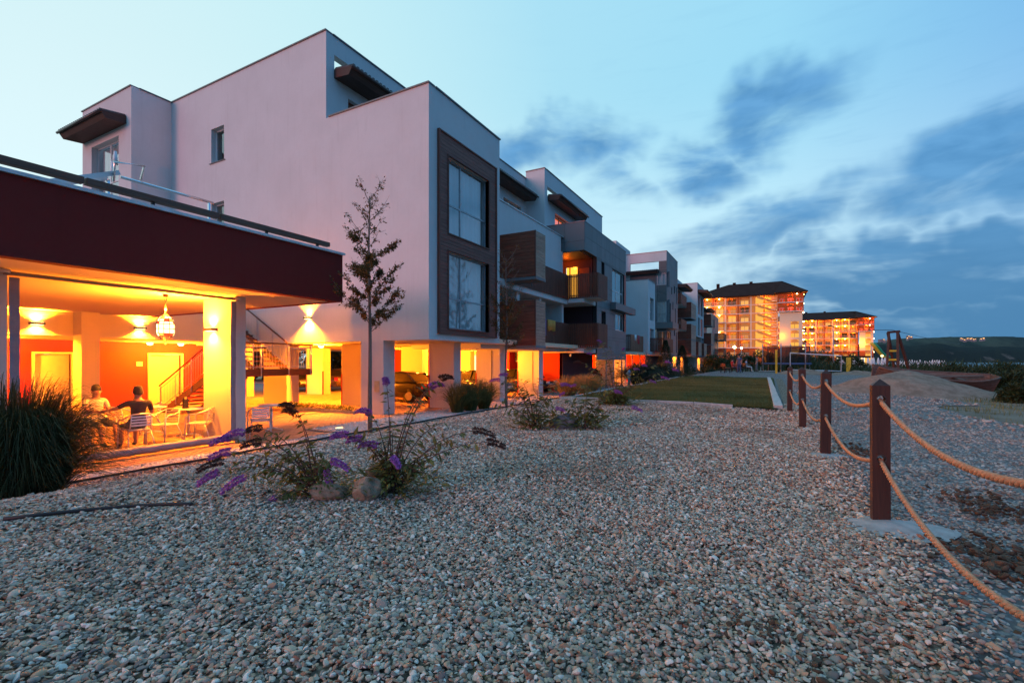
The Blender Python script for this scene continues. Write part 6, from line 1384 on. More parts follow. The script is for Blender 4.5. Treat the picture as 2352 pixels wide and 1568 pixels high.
shrub('round clipped bush right of the second conifer', (-8.1, 61.0, .02), 1.05, 1.05, 1.3, 55, 2200, 'leaf_shrub', .11, 'round clipped bushes')
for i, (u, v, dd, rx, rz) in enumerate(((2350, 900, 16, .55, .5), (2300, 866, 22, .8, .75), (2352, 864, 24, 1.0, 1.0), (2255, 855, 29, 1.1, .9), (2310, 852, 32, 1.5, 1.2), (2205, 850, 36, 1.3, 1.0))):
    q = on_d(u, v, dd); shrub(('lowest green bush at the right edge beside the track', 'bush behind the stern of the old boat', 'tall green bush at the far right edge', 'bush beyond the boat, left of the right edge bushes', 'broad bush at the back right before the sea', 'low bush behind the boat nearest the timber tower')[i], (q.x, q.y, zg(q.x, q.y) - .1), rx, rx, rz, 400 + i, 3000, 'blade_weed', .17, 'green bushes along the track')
# low plants in the strip by the stair
for i, (x0, x1) in enumerate(((-17.3, -15.6), (-15.4, -13.5))):
    r = np.random.RandomState(60 + i); n = 700; C = np.stack([r.uniform(x0, x1, n), r.uniform(12.62, 12.95, n), r.uniform(.08, .26, n)], 1); l = np.full(n, .07); v, f = leaves(C, r.normal(0, 1, (n, 3)) + (0, -.6, .6), l, l * .7, r)
    t = thing('ground_cover_plant', ('left', 'right')[i] + ' patch of low green plants in the strip beside the stair', 'plant', (x0, 12.8, 0)); npmesh('leaves', v, f, 'leaf_bud', t, attr=np.repeat(r.uniform(0, .8, n), 5))
# drip hose, hydrant, lid, ground light
pts = [(p.x, p.y, zg(p.x, p.y) + .02) for p in [on_g(u, v) for u, v in ((8, 1198), (90, 1188), (190, 1177), (300, 1167), (400, 1162), (440, 1163))]]
o = MB().tube(pts, .014, 8).obj('drip_hose', 'black_rubber', None, True); tag(o, 'black drip hose lying across the gravel at lower left', 'hose')
hx, hy = -5.9, 22.6; hz = zg(hx, hy); t = thing('standpipe', 'small blue water standpipe at the edge of the lawn', 'standpipe', (hx, hy, hz))
MB().lathe([(.06, 0), (.06, .45), (.075, .46), (.075, .52), (.05, .55)], 12, (hx, hy, hz)).obj('pipe', 'blue_paint', t, True); MB().lathe([(.05, .55), (.10, .58), (.10, .68), (.05, .75), (.015, .8)], 12, (hx, hy, hz)).tube([(hx - .14, hy, hz + .62), (hx + .1, hy, hz + .62)], .03, 8).obj('valve_head', 'blue_paint', t, True)
o = MB().lathe([(.11, 0), (.11, .03), (.0, .035)], 14, (-10.9, 9.75, .0)).obj('ground_light', 'win_white'); tag(o, 'small yellow ground light in the white pebbles near the stair', 'lamp')
k = on_z(1322, 919, .4); o = MB().lathe([(.09, 0), (.10, .05), (.07, .10), (.0, .12)], 12, (-6.6, 15.0, zg(-6.6, 15.0))).obj('irrigation_cap', 'black_rubber', None, True); tag(o, 'small black irrigation cap before the lawn corner', 'cap')
# lawn blades and weeds
def blades(name, label, x, y, h, w, mat, seed, cat='grass', dz=.0, parent=None):
    r = np.random.RandomState(seed); n = len(x); root = np.stack([x, y, zgv(x, y) + dz], 1); a = r.uniform(0, 6.28, n); hh = h * r.uniform(.5, 1.1, n); o = hh * r.uniform(.1, .8, n)
    tip = root + np.stack([o * np.cos(a), o * np.sin(a), hh], 1); mid = root + np.stack([o * .2 * np.cos(a), o * .2 * np.sin(a), hh * .7], 1); v, q = ribbons(root, tip, mid, w * r.uniform(.6, 1.3, n), 2)
    patch = .5 + .25 * np.sin(x * 1.3 + y * .7) + .2 * np.sin(y * 2.1 - x * .8); o = npmesh(name, v, q, mat, parent, False, attr=np.repeat(np.clip(patch + r.normal(0, .25, n), 0, 1), 6)); tag(o, label, cat, kind='stuff'); return o
n = 60000; x = rs.uniform(LAWN['x0'] + .03, LAWN['x1'] - .12, n); y = LAWN['y0'] + .03 + (LAWN['y1'] - LAWN['y0'] - .1) * rs.uniform(0, 1, n) ** 1.7
blades('lawn_grass', 'short mown grass of the lawn', x, y, .055, .010, 'blade_lawn', 71, dz=.015)
n = 9000; x = rs.uniform(3.2, 13, n); y = rs.uniform(9, 30, n); kp = np.array([(not in_track(a, b)) and (hash2(a * 1.3, b * .9) > -.35) for a, b in zip(x, y)]); blades('verge_grass', 'sparse low grass on the verge right of the track', x[kp], y[kp], .16, .014, 'blade_green', 72, dz=-.04)
# tall weeds: a mass along the right
n = 15000; x = rs.uniform(6.8, 26, n); y = rs.uniform(11, 62, n); edge = 6.6 + .09 * (y - 14) + 1.0 * np.sin(y * .5); kp = (x > edge) & (x - edge < 14); x, y = x[kp], y[kp]
r = np.random.RandomState(73); nn = len(x); root = np.stack([x, y, zgv(x, y) - .1], 1); hh = r.uniform(.45, 1.35, nn) * np.clip((x - 6.6 - .09 * (y - 14)) / 2.0 + .35, .3, 1) * (.8 + .35 * np.sin(x * .9 + y * .6)); a = r.normal(-.4, .9, nn)
tip = root + np.stack([.45 * hh * np.cos(a), .45 * hh * np.sin(a), hh], 1); mid = root + np.stack([.05 * hh, .05 * hh, hh * .8], 1); v, q = ribbons(root, tip, mid, .05 * r.uniform(.5, 1.4, nn), 3)
o = npmesh('tall_weeds', v, q, 'blade_weed', None, False, attr=np.repeat(np.clip(r.normal(.35, .25, nn), 0, 1), 8)); tag(o, 'mass of tall dark weeds along the right of the track', 'weeds', kind='stuff')
for i, (u, v) in enumerate(((1100, 1545), (2330, 1720), (2430, 1715), (2060, 1580), (480, 1790), (1360, 1262))):
    q = on_g(u, v); grass_clump('grass_sprig', ('sprig of green grass in the bottom gravel, left of centre', 'sprig of grass in the gravel below the nearest post', 'sprig of grass right of the one below the nearest post', 'thin sprig of grass in the gravel centre right', 'sprig of grass near the lower left corner', 'lone weed in the gravel above the picture centre')[i], (q.x, q.y, zg(q.x, q.y)), .05, .07, 16, 'blade_green', 1, .004, .3, 80 + i, group='grass sprigs in the gravel')

# a little leaf litter caught between the stones
r = np.random.RandomState(95); n = 420; x = r.uniform(-8.5, 1.2, n); y = r.uniform(1.2, 11, n); l = r.uniform(.02, .05, n); d_ = r.normal(0, 1, (n, 3)); d_[:, 2] *= .25
v, f = leaves(np.stack([x, y, zgv(x, y) + .018], 1), d_, l, l * .5, r); o = npmesh('leaf_litter', v, f, 'leaf_litter', None, False, attr=np.repeat(r.uniform(0, 1, n), 5)); tag(o, 'scattered dry leaves lying on the gravel', 'leaves', kind='stuff')
LP = 4.8
# ================================================================== sand heap, old boat, timber tower
def heap(name, label, cx, cy, rx, ry, h, rot, mat, seed, base=.45):
    r = random.Random(seed); vs = []; n = 40; c, s = math.cos(rot), math.sin(rot)
    for j in range(n + 1):
        for i in range(n + 1):
            a, b = -1.25 + 2.5 * i / n, -1.25 + 2.5 * j / n; d = math.hypot(a, b) * (1 + .08 * math.sin(3 * math.atan2(b, a) + seed)); z = h * (1 - smooth01(d / 1.15)) * (1 + .10 * math.sin(a * 5 + seed) + .07 * math.sin(b * 7)) + .05 * math.sin(a * 13 + b * 5) * (1 - smooth01(d)) + .03 * math.sin(b * 17 - a * 9) * (1 - smooth01(d))
            vs.append((cx + a * rx * c - b * ry * s, cy + a * rx * s + b * ry * c, base + z - .06 * smooth01((d - .9) / .3)))
    o = MB().add(vs, [(j * (n + 1) + i, j * (n + 1) + i + 1, (j + 1) * (n + 1) + i + 1, (j + 1) * (n + 1) + i) for j in range(n) for i in range(n)]).obj(name, mat, None, True); tag(o, label, 'heap'); return o
hc = on_d(2085, 860, 19.6)
heap('sand_heap', 'broad heap of pale sand under the old boat', hc.x, hc.y, 4.3, 2.4, .92, TH - .05, 'sand', 2, .48)
hb = on_d(1845, 850, 44); heap('sand_heap', 'low sand mound in front of the goal frame', hb.x, hb.y, 3.6, 2.0, .75, TH, 'sand', 5, .45)
hb = on_d(1965, 850, 48); heap('sand_heap', 'flat sand mound right of the goal frame', hb.x, hb.y, 4.0, 2.0, .45, TH, 'sand', 6, .45)
# boat: clinker hull lofted from stations; gunwale, planks and transom are parts
def boat(label, loc, rz, L_, wd, tilt):
    t = thing('old_boat', label, 'boat', loc, None, rz); Q = dict(local=True); n = 16; strakes = 5
    def sec(f, k):  # f 0..1 along, k 0..1 keel->gunwale
        w = wd * (math.sin(min(1, f * 1.55 + .12) * math.pi / 2) ** .8) * (1 if f < .65 else 1 - ((f - .65) / .36) ** 1.8 * .72)
        z = .62 * k ** .8 + .20 * (abs(f - .5) * 2) ** 2.2 * k + .05 * (1 - k) * (abs(f - .5) * 2) ** 2; return w * k ** .55, z
    for sd_ in (-1, 1):
        for s in range(strakes):
            m = MB(); vs = []
            for i in range(n + 1):
                f = i / n
                for k in (s / strakes, (s + 1.12) / strakes):
                    w, z = sec(f, min(k, 1)); vs.append(((f - .5) * L_, sd_ * (w + (.012 if k > s / strakes else 0)), z))
            o = m.add(vs, [(2 * i, 2 * i + 2, 2 * i + 3, 2 * i + 1) for i in range(n)]).obj('plank', 'boat_wood', t, False, **Q); q = o.modifiers.new('t', 'SOLIDIFY'); q.thickness = .025
        MB().tube([((i / n - .5) * L_, sd_ * (sec(i / n, 1)[0] + .02), sec(i / n, 1)[1] + .02) for i in range(n + 1)], .04, 6).obj('gunwale', 'boat_wood', t, True, **Q)
    w, z = sec(1, 1); MB().ext([(L_ / 2, -w, z + .05), (L_ / 2, w, z + .05), (L_ / 2 + .0, .05, .02), (L_ / 2, -.05, .02)], (.05, 0, 0)).obj('transom', 'boat_wood', t, **Q)
    for f in (.3, .55, .75): w, z = sec(f, .75); MB().box((f - .5) * L_ - .12, (f - .5) * L_ + .12, -w, w, z, z + .04).obj('thwart', 'boat_wood', t, **Q)
    MB().bar((-.05, -wd * .3, .62), (L_ * .42, wd * .15, .78), .12, .05).bar((-L_ * .4, wd * .2, .72), (0, -.1, .66), .14, .04).obj('loose_board', 'boat_wood', t, **Q)
    MB().tube([((i / n - .5) * L_, 0, sec(i / n, 0)[1] - .02) for i in range(n + 1)], .045, 6).obj('keel', 'boat_wood', t, True, **Q)
    t.rotation_euler = (R(14), R(tilt), rz); return t
hc2 = on_d(2135, 862, 20.6); boat('weathered wooden rowing boat lying on the sand heap', (hc2.x, hc2.y, .70), TH + R(-3), 4.9, .72, 5.0)
# A-frame timber tower with yellow rungs and a cable
d = 34.0; tw = on_d(2042, 850, d); gz = .6
t = thing('timber_tower', 'dark timber A-frame tower with yellow ladder rungs behind the boat', 'tower', (tw.x, tw.y, gz)); H = 3.45
def TP(a, b, z): v = Vector((tw.x, tw.y, gz)) + RX * a + FW * b; return Vector((v.x, v.y, gz + z))
lg = {}
for nme, a0, b0, a1, b1_ in (('fl', -.62, -.5, -.12, -.15), ('fr', -.08, -.9, .40, -.25), ('bl', 1.05, .6, .0, .10), ('br', 1.72, .0, .52, -.10)):
    p, q = TP(a0, b0, -.3), TP(a1, b1_, H - .1); MB().bar(p, q, .15, .12).obj('leg', 'tower_wood', t); lg[nme] = (p, q)
MB().bar(TP(-.22, -.18, H - .10), TP(.58, -.2, H - .04), .16, .16).obj('top_beam', 'tower_wood', t)
for i, f in enumerate((.12, .30, .47, .64)):
    MB().bar(lg['fl'][0].lerp(lg['fl'][1], f), lg['fr'][0].lerp(lg['fr'][1], f), .07, .12).obj('rung', 'yellow_paint' if i >= 2 else 'tower_wood', t)
MB().bar(lg['fr'][0].lerp(lg['fr'][1], .28), lg['br'][0].lerp(lg['br'][1], .24), .1, .14).bar(lg['fl'][0].lerp(lg['fl'][1], .27), lg['bl'][0].lerp(lg['bl'][1], .24), .1, .14).obj('brace', 'tower_wood', t)
o = MB().tube([TP(-1.6, 0, H + .05), TP(.2, 0, H + .08), TP(9, 8, H + .0), TP(30, 26, H - .2)], .018, 5).obj('cable', 'black_metal', None, True); tag(o, 'thin cable stretched from the timber tower to the right', 'cable')
# ================================================================== things on the track and in the play area
def place(u, v, z): return on_z(u, v, z)
def bench(label, x, y, rz, L_=1.5):
    z = zg(x, y); t = thing('park_bench', label, 'bench', (x, y, z), 'timber park benches', rz); Q = dict(local=True)
    for i in range(3): MB().box(-L_ / 2, L_ / 2, -.02 + i * .14, .10 + i * .14, .43, .465).obj('seat_slat', 'slat_light', t, **Q)
    for i in range(2): MB().box(-L_ / 2, L_ / 2, -.13 - i * .02, -.09 - i * .02, .58 + i * .16, .70 + i * .16).obj('back_slat', 'slat_light', t, **Q)
    for s in (-1, 1): MB().bar((s * L_ * .4, .36, 0), (s * L_ * .4, .30, .43), .07).bar((s * L_ * .4, -.12, 0), (s * L_ * .4, -.10, .9), .07).bar((s * L_ * .4, -.1, .40), (s * L_ * .4, .36, .40), .06).obj('leg', 'black_metal', t, **Q)
p = on_z(1663, 861, .6); bench('empty bench nearest on the play area by the lawn end', p.x, p.y, R(-70)); p = on_z(1690, 859, .6); bench('bench with a person in red, left of centre of the play area', p.x, p.y, R(-60)); p = on_z(1712, 857, .6); bench('bench with a person in pale clothes, right of the red one', p.x, p.y, R(-75))
p = on_z(1684, 859, .6); human('person in red top sitting on a far bench', (p.x, p.y + .2, zg(p.x, p.y)), R(-60), sit_pose(), dict(skin='skin', shirt='cloth_red', shorts='shorts', shoe='black_rubber', long=1), fingers=False)
p = on_z(1716, 857, .6); human('person in pale clothes sitting with legs out on a far bench', (p.x, p.y + .2, zg(p.x, p.y)), R(-75), sit_pose(), dict(skin='skin', shirt='cloth_lilac', shorts='cloth_white', shoe='cloth_white', long=1), fingers=False)
p = on_z(1698, 861, .6); human('person in dark blue standing among the far benches', (p.x, p.y, zg(p.x, p.y)), R(150), stand_pose(), dict(skin='skin', shirt='cloth_blue', shorts='cloth_blue', shoe='black_rubber', long=1), fingers=False)
p = on_z(1738, 857, .6); human('person in grey standing by the play area path', (p.x, p.y, zg(p.x, p.y)), R(100), stand_pose(), dict(skin='skin', shirt='stucco_grey', shorts='stucco_grey', shoe='black_rubber', long=1), fingers=False)
# trampoline with net
p = on_z(1806, 858, .55); tx, ty = p.x, p.y + 1; tz = zg(tx, ty); t = thing('trampoline', 'round trampoline with dark safety net in the play area', 'trampoline', (tx, ty, tz)); tr_, th_ = 2.3, .85
MB().tube([(tx + tr_ * math.cos(a), ty + tr_ * math.sin(a), tz + th_) for a in np.linspace(0, 2 * math.pi, 33)], .09, 8, False).obj('frame_ring', 'cloth_blue', t, True); MB().lathe([(tr_ - .1, 0), (tr_ - .1, .01), (0, .012)], 32, (tx, ty, tz + th_)).obj('mat', 'black_rubber', t)
for k in range(6):
    a = k * math.pi / 3 + .3; c, s = math.cos(a), math.sin(a); MB().tube([(tx + tr_ * c, ty + tr_ * s, tz), (tx + tr_ * c, ty + tr_ * s, tz + th_)], .04, 6).obj('leg', 'steel', t); MB().tube([(tx + (tr_ + .05) * c, ty + (tr_ + .05) * s, tz + .2), (tx + (tr_ + .05) * c, ty + (tr_ + .05) * s, tz + 3.0)], .05, 8).obj('net_pole', 'frame_grey', t, True)
vs = [(tx + (tr_ - .03) * math.cos(a), ty + (tr_ - .03) * math.sin(a), tz + z) for z in (th_ + .05, 2.75) for a in np.linspace(0, 2 * math.pi, 37)[:-1]]; MB().add(vs, [(i, (i + 1) % 36, 36 + (i + 1) % 36, 36 + i) for i in range(36)]).obj('net', 'net', t, True)
MB().bar((tx - 2.6, ty - 2.4, tz + .05), (tx - 1.0, ty - 2.2, tz + .08), .5, .06).bar((tx - 2.4, ty - 2.4, tz), (tx - 2.4, ty - 2.4, tz + .5), .06).obj('step', 'concrete_pale', t)
for i, (u, v, h) in enumerate(((1780, 850, 1.9), (2115 - 233, 850, 0), (2456 - 0, 0, 0))[:1]):
    p = on_d(1783, 856, 46); o = MB().box(p.x - .09, p.x + .09, p.y - .09, p.y + .09, .4, 3.0).obj('yellow_post', 'yellow_paint'); tag(o, 'yellow padded post beside the trampoline', 'post', 'yellow padded posts')
p = on_d(1949, 850, 52); o = MB().box(p.x - .2, p.x + .2, p.y - .2, p.y + .2, .4, 2.3).obj('yellow_post', 'yellow_paint'); tag(o, 'yellow padded post right of the goal frame', 'post', 'yellow padded posts')
# goal frame
a_, b_ = on_d(1815, 850, 50), on_d(1932, 850, 50); t = thing('goal_frame', 'white tubular goal frame on the sand', 'goal', (a_.x, a_.y, .5)); MB().tube([(a_.x, a_.y, .4), (a_.x, a_.y, 2.75), (b_.x, b_.y, 2.45), (b_.x, b_.y, .8)], .06, 8).obj('frame', 'white_metal', t, True); MB().tube([(a_.x, a_.y, 1.0), (b_.x, b_.y, .85)], .05, 8).obj('lower_bar', 'white_metal', t, True)
# street lamps (unlit)
def street_lamp(label, u, d, ztop, arm):
    p = on_d(u, 840, d); z0 = .4; t = thing('street_lamp', label, 'lamp', (p.x, p.y, z0), 'unlit street lamps'); MB().tube([(p.x, p.y, z0), (p.x, p.y, ztop)], [.13, .08], 10).obj('pole', 'frame_grey', t, True)
    MB().bar((p.x, p.y, ztop), Vector((p.x, p.y, ztop + .15)) - RX * arm, .3, .12).obj('lamp_head', 'gutter', t)
    for zz in (1.2,): MB().lathe([(.16, 0), (.16, .6), (.13, .62)], 10, (p.x, p.y, z0)).obj('base', 'frame_grey', t)
street_lamp('tall unlit lamp post before the second hotel', 1914, 70, 6.9, .7); street_lamp('shorter unlit lamp post left of the tall one', 1873, 95, 6.0, .6); 
o = None
# ================================================================== shrubs and trees of the middle distance
sh = [(1655, 838, 75, 2.3, 2.4), (1690, 834, 80, 2.6, 2.6), (1722, 838, 78, 2.2, 2.2), (1750, 832, 90, 3.2, 3.0), (1775, 838, 88, 2.4, 2.6), (1830, 838, 92, 3.0, 2.9), (1860, 834, 92, 3.2, 3.4), (1800, 840, 80, 1.8, 2.0), (1893, 834, 88, 2.2, 2.6), (1935, 838, 85, 1.9, 2.2), (1965, 838, 90, 1.7, 2.4), (1640, 840, 70, 1.8, 2.0)]
for i, (u, v, d, rx, rz) in enumerate(sh):
    p = on_d(u, v, d); lb = ('first', 'second', 'third', 'fourth', 'fifth', 'sixth', 'seventh', 'eighth', 'ninth', 'tenth', 'eleventh', 'leftmost')[i]
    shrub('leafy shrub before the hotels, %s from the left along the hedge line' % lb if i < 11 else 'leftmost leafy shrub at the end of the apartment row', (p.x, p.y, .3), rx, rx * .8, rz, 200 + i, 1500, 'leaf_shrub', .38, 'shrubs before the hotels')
r = np.random.RandomState(90); n = 9000; x = r.uniform(-9, 60, n); y = r.uniform(60, 105, n); kp = (x > -8 + 0 * y); x, y = x[kp], y[kp]; root = np.stack([x, y, np.full(len(x), .15)], 1); hh = r.uniform(.5, 1.6, len(x)) * (1 + .4 * np.sin(x * .4)); a = r.uniform(0, 6.28, len(x))
tip = root + np.stack([.4 * hh * np.cos(a), .4 * hh * np.sin(a), hh], 1); mid = root + np.stack([0 * hh, 0 * hh, hh * .8], 1); v, q = ribbons(root, tip, mid, .16 * r.uniform(.5, 1.4, len(x)), 2); o = npmesh('dune_scrub', v, q, 'blade_weed', None, False, attr=np.repeat(np.clip(r.normal(.5, .25, len(x)), 0, 1), 6)); tag(o, 'rough green scrub between track and hotels', 'scrub', kind='stuff')
for i, (x, y, rx, rz) in enumerate(((-36, 34, 4.5, 4.2), (-42, 42, 5, 5), (-33, 46, 4.5, 4.5), (-46, 30, 5, 5.5), (-38, 55, 6, 6), (-50, 20, 5, 5))):
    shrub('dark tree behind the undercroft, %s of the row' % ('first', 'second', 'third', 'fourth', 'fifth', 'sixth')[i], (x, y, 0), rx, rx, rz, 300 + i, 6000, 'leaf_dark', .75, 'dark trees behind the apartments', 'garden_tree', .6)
# ================================================================== hotels
def arch_prof(x0, x1, z0, z1, r=.0, n=8):
    cx_ = (x0 + x1) / 2; w = (x1 - x0) / 2; zs = z1 - w * .75; return [(x0, z0), (x1, z0), (x1, zs)] + [(cx_ + w * math.cos(a), zs + w * .75 * math.sin(a)) for a in np.linspace(0, math.pi, n + 1)[1:-1]] + [(x0, zs)]
def hotel(label, x0, x1, yf, yb, zb, floors, fh, lit, lampw, seed, stairx=None, base_f=1, tower=None, rise=6.2):
    r = random.Random(seed); t = thing('hotel', label, 'building', (x0, yf, 0), 'lit hotels in the distance'); top = zb + floors * fh
    bays = max(4, round((x1 - x0) / 3.7)); bw = (x1 - x0) / bays
    holes = []
    for f in range(floors):
        for b in range(bays):
            if stairx and x0 + b * bw < stairx[1] and x0 + (b + 1) * bw > stairx[0]: continue
            holes.append((x0 + b * bw + .45, x0 + (b + 1) * bw - .45, zb + f * fh + .15, zb + f * fh + fh - .42, f, b))
    split = zb + base_f * fh
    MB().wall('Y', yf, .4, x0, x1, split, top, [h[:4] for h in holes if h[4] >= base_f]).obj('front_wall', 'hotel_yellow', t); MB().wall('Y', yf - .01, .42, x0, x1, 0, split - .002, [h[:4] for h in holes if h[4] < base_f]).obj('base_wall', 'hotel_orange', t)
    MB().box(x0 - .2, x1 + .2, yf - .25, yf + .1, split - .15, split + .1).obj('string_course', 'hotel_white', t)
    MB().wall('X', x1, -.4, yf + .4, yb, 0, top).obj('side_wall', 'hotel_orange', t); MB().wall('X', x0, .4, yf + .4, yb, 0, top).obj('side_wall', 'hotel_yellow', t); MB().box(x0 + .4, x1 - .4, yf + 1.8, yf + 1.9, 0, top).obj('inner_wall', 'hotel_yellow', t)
    for k in range(base_f + 1, floors): MB().box(x0, x1, yf - .18, yf - .012, zb + k * fh - .10, zb + k * fh + .08).obj('floor_band', 'hotel_white', t)
    for k in range(bays + 1): MB().box(x0 + k * bw - .22, x0 + k * bw + .22, yf - .12, yf - .013, split + .12, top - .02).obj('pilaster', 'hotel_cream' if k % 2 else 'hotel_orange', t)
    w_, h_ = bw - .9, fh - .57
    pm1 = MB().box(-w_ * .18, w_ * .46, -.03, .03, 0, h_ * .92).mesh('pane', 'hotel_pane'); pm2 = MB().box(-w_ * .42, w_ * .40, -.03, .03, 0, h_ * .92).mesh('pane', 'hotel_pane2'); pm3 = MB().box(-w_ * .42, w_ * .42, -.03, .03, 0, h_ * .92).mesh('pane', 'hotel_pane3'); fm = MB().box(-.05, .05, -.08, .0, 0, h_ * .92).box(-w_ * .46, -w_ * .40, -.08, 0, 0, h_ * .92).box(w_ * .40, w_ * .46, -.08, 0, 0, h_ * .92).mesh('window', 'frame_wood')
    rm = MB().box(-bw / 2 + .12, bw / 2 - .12, -.03, .03, .95, 1.02).box(-bw / 2 + .12, bw / 2 - .12, -.02, .02, .12, .17); [rm.box(q - .02, q + .02, -.02, .02, .12, .95) for q in np.linspace(-bw / 2 + .3, bw / 2 - .3, 9)]; rm = rm.mesh('railing', 'hotel_white')
    sm = MB().box(-bw / 2 + .02, bw / 2 - .02, -1.15, -.01, -.16, 0).mesh('balcony_slab', 'hotel_white'); lm = MB().lathe([(.0, .0), (.16, -.02), (.2, -.10), (.12, -.2), (.0, -.24)], 10).mesh('balcony_lamp', 'hotel_lamp')
    am = MB(); w2 = (bw - .9) / 2; pr = arch_prof(-w2, w2, 0, h_); z1 = h_
    am.add([(-w2, 0, z1 * .55), (-w2, 0, z1 + .01)] + [(x, 0, z) for x, z in pr[3:-1]][::-1] + [(w2, 0, z1 + .01), (w2, 0, z1 * .55)], [tuple(range(len(pr[3:-1]) + 4))]); am = am.mesh('arch_infill', 'hotel_yellow'); am2 = am.copy(); am2.materials[0] = MAT('hotel_orange')
    for (a, b_, z0, z1, f, b) in holes:
        cx_ = (a + b_) / 2; wn = link('window', fm, t); wn.location = (cx_, yf + 1.6, z0); pn = link('pane', r.choice((pm1, pm1, pm2, pm3)), wn, True)
        if f >= base_f and b % 4 in (1, 2):
            o = link('balcony_slab', sm, t); o.location = (cx_, yf, z0); o = link('railing', rm, t); o.location = (cx_, yf - 1.1, z0)
            if b % 4 == 1 or r.random() < .9: o = link('balcony_lamp', lm, t); o.location = (cx_, yf - .35, z1 + .12); lamp_point('lamp_glow', (cx_, yf - .75, z1 - .15), lampw, (1, .52, .10), .2, t)
        else:
            o = link('railing', rm, t); o.location = (cx_, yf + .1, z0)
            if f < base_f or (b % 4 == 0 and f in (floors - 1, base_f + 1)) or r.random() < .2: o = link('arch_infill', am2 if f < base_f else am, t); o.location = (cx_, yf + .06, z0 + .02)
            if r.random() < .55: lamp_point('room_glow', (cx_, yf + .8, z1 - .3), lampw * .4, (1, .48, .08), .2, t)
    if stairx:
        s0, s1 = stairx; sc_ = (s0 + s1) / 2
        for f in range(floors):
            z = zb + f * fh; q = MB().ext([(s0 + .2, yf - 1.2, z + fh), (s0 + .2, yf - 1.2, z + fh - .9), (s1 - 1.6, yf - 1.2, z + fh * .35 - .9 + .2), (s1 - 1.6, yf - 1.2, z + fh * .35 + .2)], (0, .12, 0)).obj('stair_parapet', 'hotel_yellow', t); MB().box(s1 - 1.7, s1 - .1, yf - 1.2, yf, z + .75, z + .9).obj('stair_landing', 'hotel_white', t); o = link('railing', rm, t); o.location = (s1 - .9, yf - 1.2, z + .8); o.scale = (.4, 1, 1)
            for dx, dz in ((1.3, 1.9), (3.6, 1.2)):
                if dx < s1 - s0: o = link('balcony_lamp', lm, t); o.location = (s0 + dx, yf - .2, z + dz + .3)
            lamp_point('stair_glow', (s0 + 2.4, yf - .6, z + 1.6), lampw * .9, (1, .58, .16), .2, t); o = link('pane', pm2, t); o.location = (s0 + .9, yf - .05, z + .2)
    # hipped roof with wide eaves
    e = 1.3; rz = top + rise; ym = (yf + yb) / 2; ins = (yb - yf) / 2; xr = tower[1] if tower else x1
    MB().add([(x0 - e, yf - e, top), (xr + e, yf - e, top), (xr + e, yb + e, top), (x0 - e, yb + e, top), (x0 + ins * .9, ym, rz), (xr - ins * .5, ym, rz), (x0 - e, yf - e, top + .25), (xr + e, yf - e, top + .25), (xr + e, yb + e, top + .25), (x0 - e, yb + e, top + .25)], [(3, 2, 1, 0), (6, 7, 5, 4), (7, 8, 5), (8, 9, 4, 5), (9, 6, 4), (0, 1, 7, 6), (1, 2, 8, 7), (2, 3, 9, 8), (3, 0, 6, 9)]).obj('roof', 'hotel_roof', t)
    for i in range(3): cx_ = x0 + (x1 - x0) * (.3 + .2 * i); MB().box(cx_ - .5, cx_ + .5, (yf + yb) / 2 - .6, (yf + yb) / 2 + .6, rz - 1.2, rz + .5).obj('chimney', 'hotel_roof', t)
    if tower:   # tall corner bay with jutting red loggias, plain wall and arched windows
        a, b_, out = tower; yt = yf - out; MB().wall('Y', yt, .4, a, b_, split, top - 2 * fh - .5, [(b_ - 3.2, b_ - 1.0, zb + fh * (k + 1) + .2, zb + fh * (k + 1) + fh - .5) for k in range(3)]).obj('tower_wall', 'hotel_cream', t); MB().wall('Y', yt - .01, .42, a, b_, 0, split - .01, [(b_ - 3.2, b_ - 1.0, zb + .2, zb + fh - .3)]).obj('tower_base', 'hotel_orange', t)
        MB().box(b_ - 3.9, b_ + .01, yt - .03, yt - .015, split, top - 2 * fh - .5).obj('red_strip_wall', 'hotel_orange', t) if False else None
        for k in range(4):
            wn = link('window', fm, t); wn.location = (b_ - 2.1, yt + .35, zb + fh * k + .2); link('pane', pm2, wn, True); o = link('arch_infill', am, t); o.location = (b_ - 2.1, yt - .02, zb + fh * k + .2); o.scale = (2.2 / (bw - .9), 1, 1)
        for k in range(2):
            z = top - (2 - k) * fh - .1; MB().box(a - .6, b_ + .3, yt - .9, yf, z - .18, z).obj('loggia_slab', 'hotel_white', t); ww = (b_ - a + .9) / 3
            MB().wall('Y', yt - .8, .25, a - .6, b_ + .3, z, z + fh - .2, [(a - .6 + j * ww + .35, a - .6 + (j + 1) * ww - .35, z + .05, z + fh - .55) for j in range(3)]).obj('loggia_wall', 'hotel_orange', t); MB().box(a - .5, b_ + .2, yt + .8, yt + .9, z, z + fh).obj('loggia_back', 'hotel_orange', t)
            for j in range(3): o = link('arch_infill', am2, t); o.location = (a - .6 + (j + .5) * ww, yt - .7, z + .05); o.scale = ((ww - .7) / (bw - .9), 1, (fh - .6) / h_)
            lamp_point('loggia_glow', ((a + b_) / 2, yt + .1, z + fh - .6), lampw * 1.3, (1, .46, .08), .2, t); o = link('balcony_lamp', lm, t); o.location = (b_ - 1.5, yt - .85, z + fh - .3); o = link('railing', rm, t); o.location = ((a + b_) / 2, yt - .75, z); o.scale = ((b_ - a + .5) / (bw - .24), 1, 1)
        lamp_point('tower_fill_light', (a + .6, yt - 1.6, zb + fh * 2.2), lampw * 2.2, (1, .52, .10), .2, t)  # added light without a fixture, for the stair lamps' warm wash on this wall
        MB().wall('X', b_, -.4, yt + .4, yf + 6, 0, top).obj('tower_side', 'hotel_orange', t)
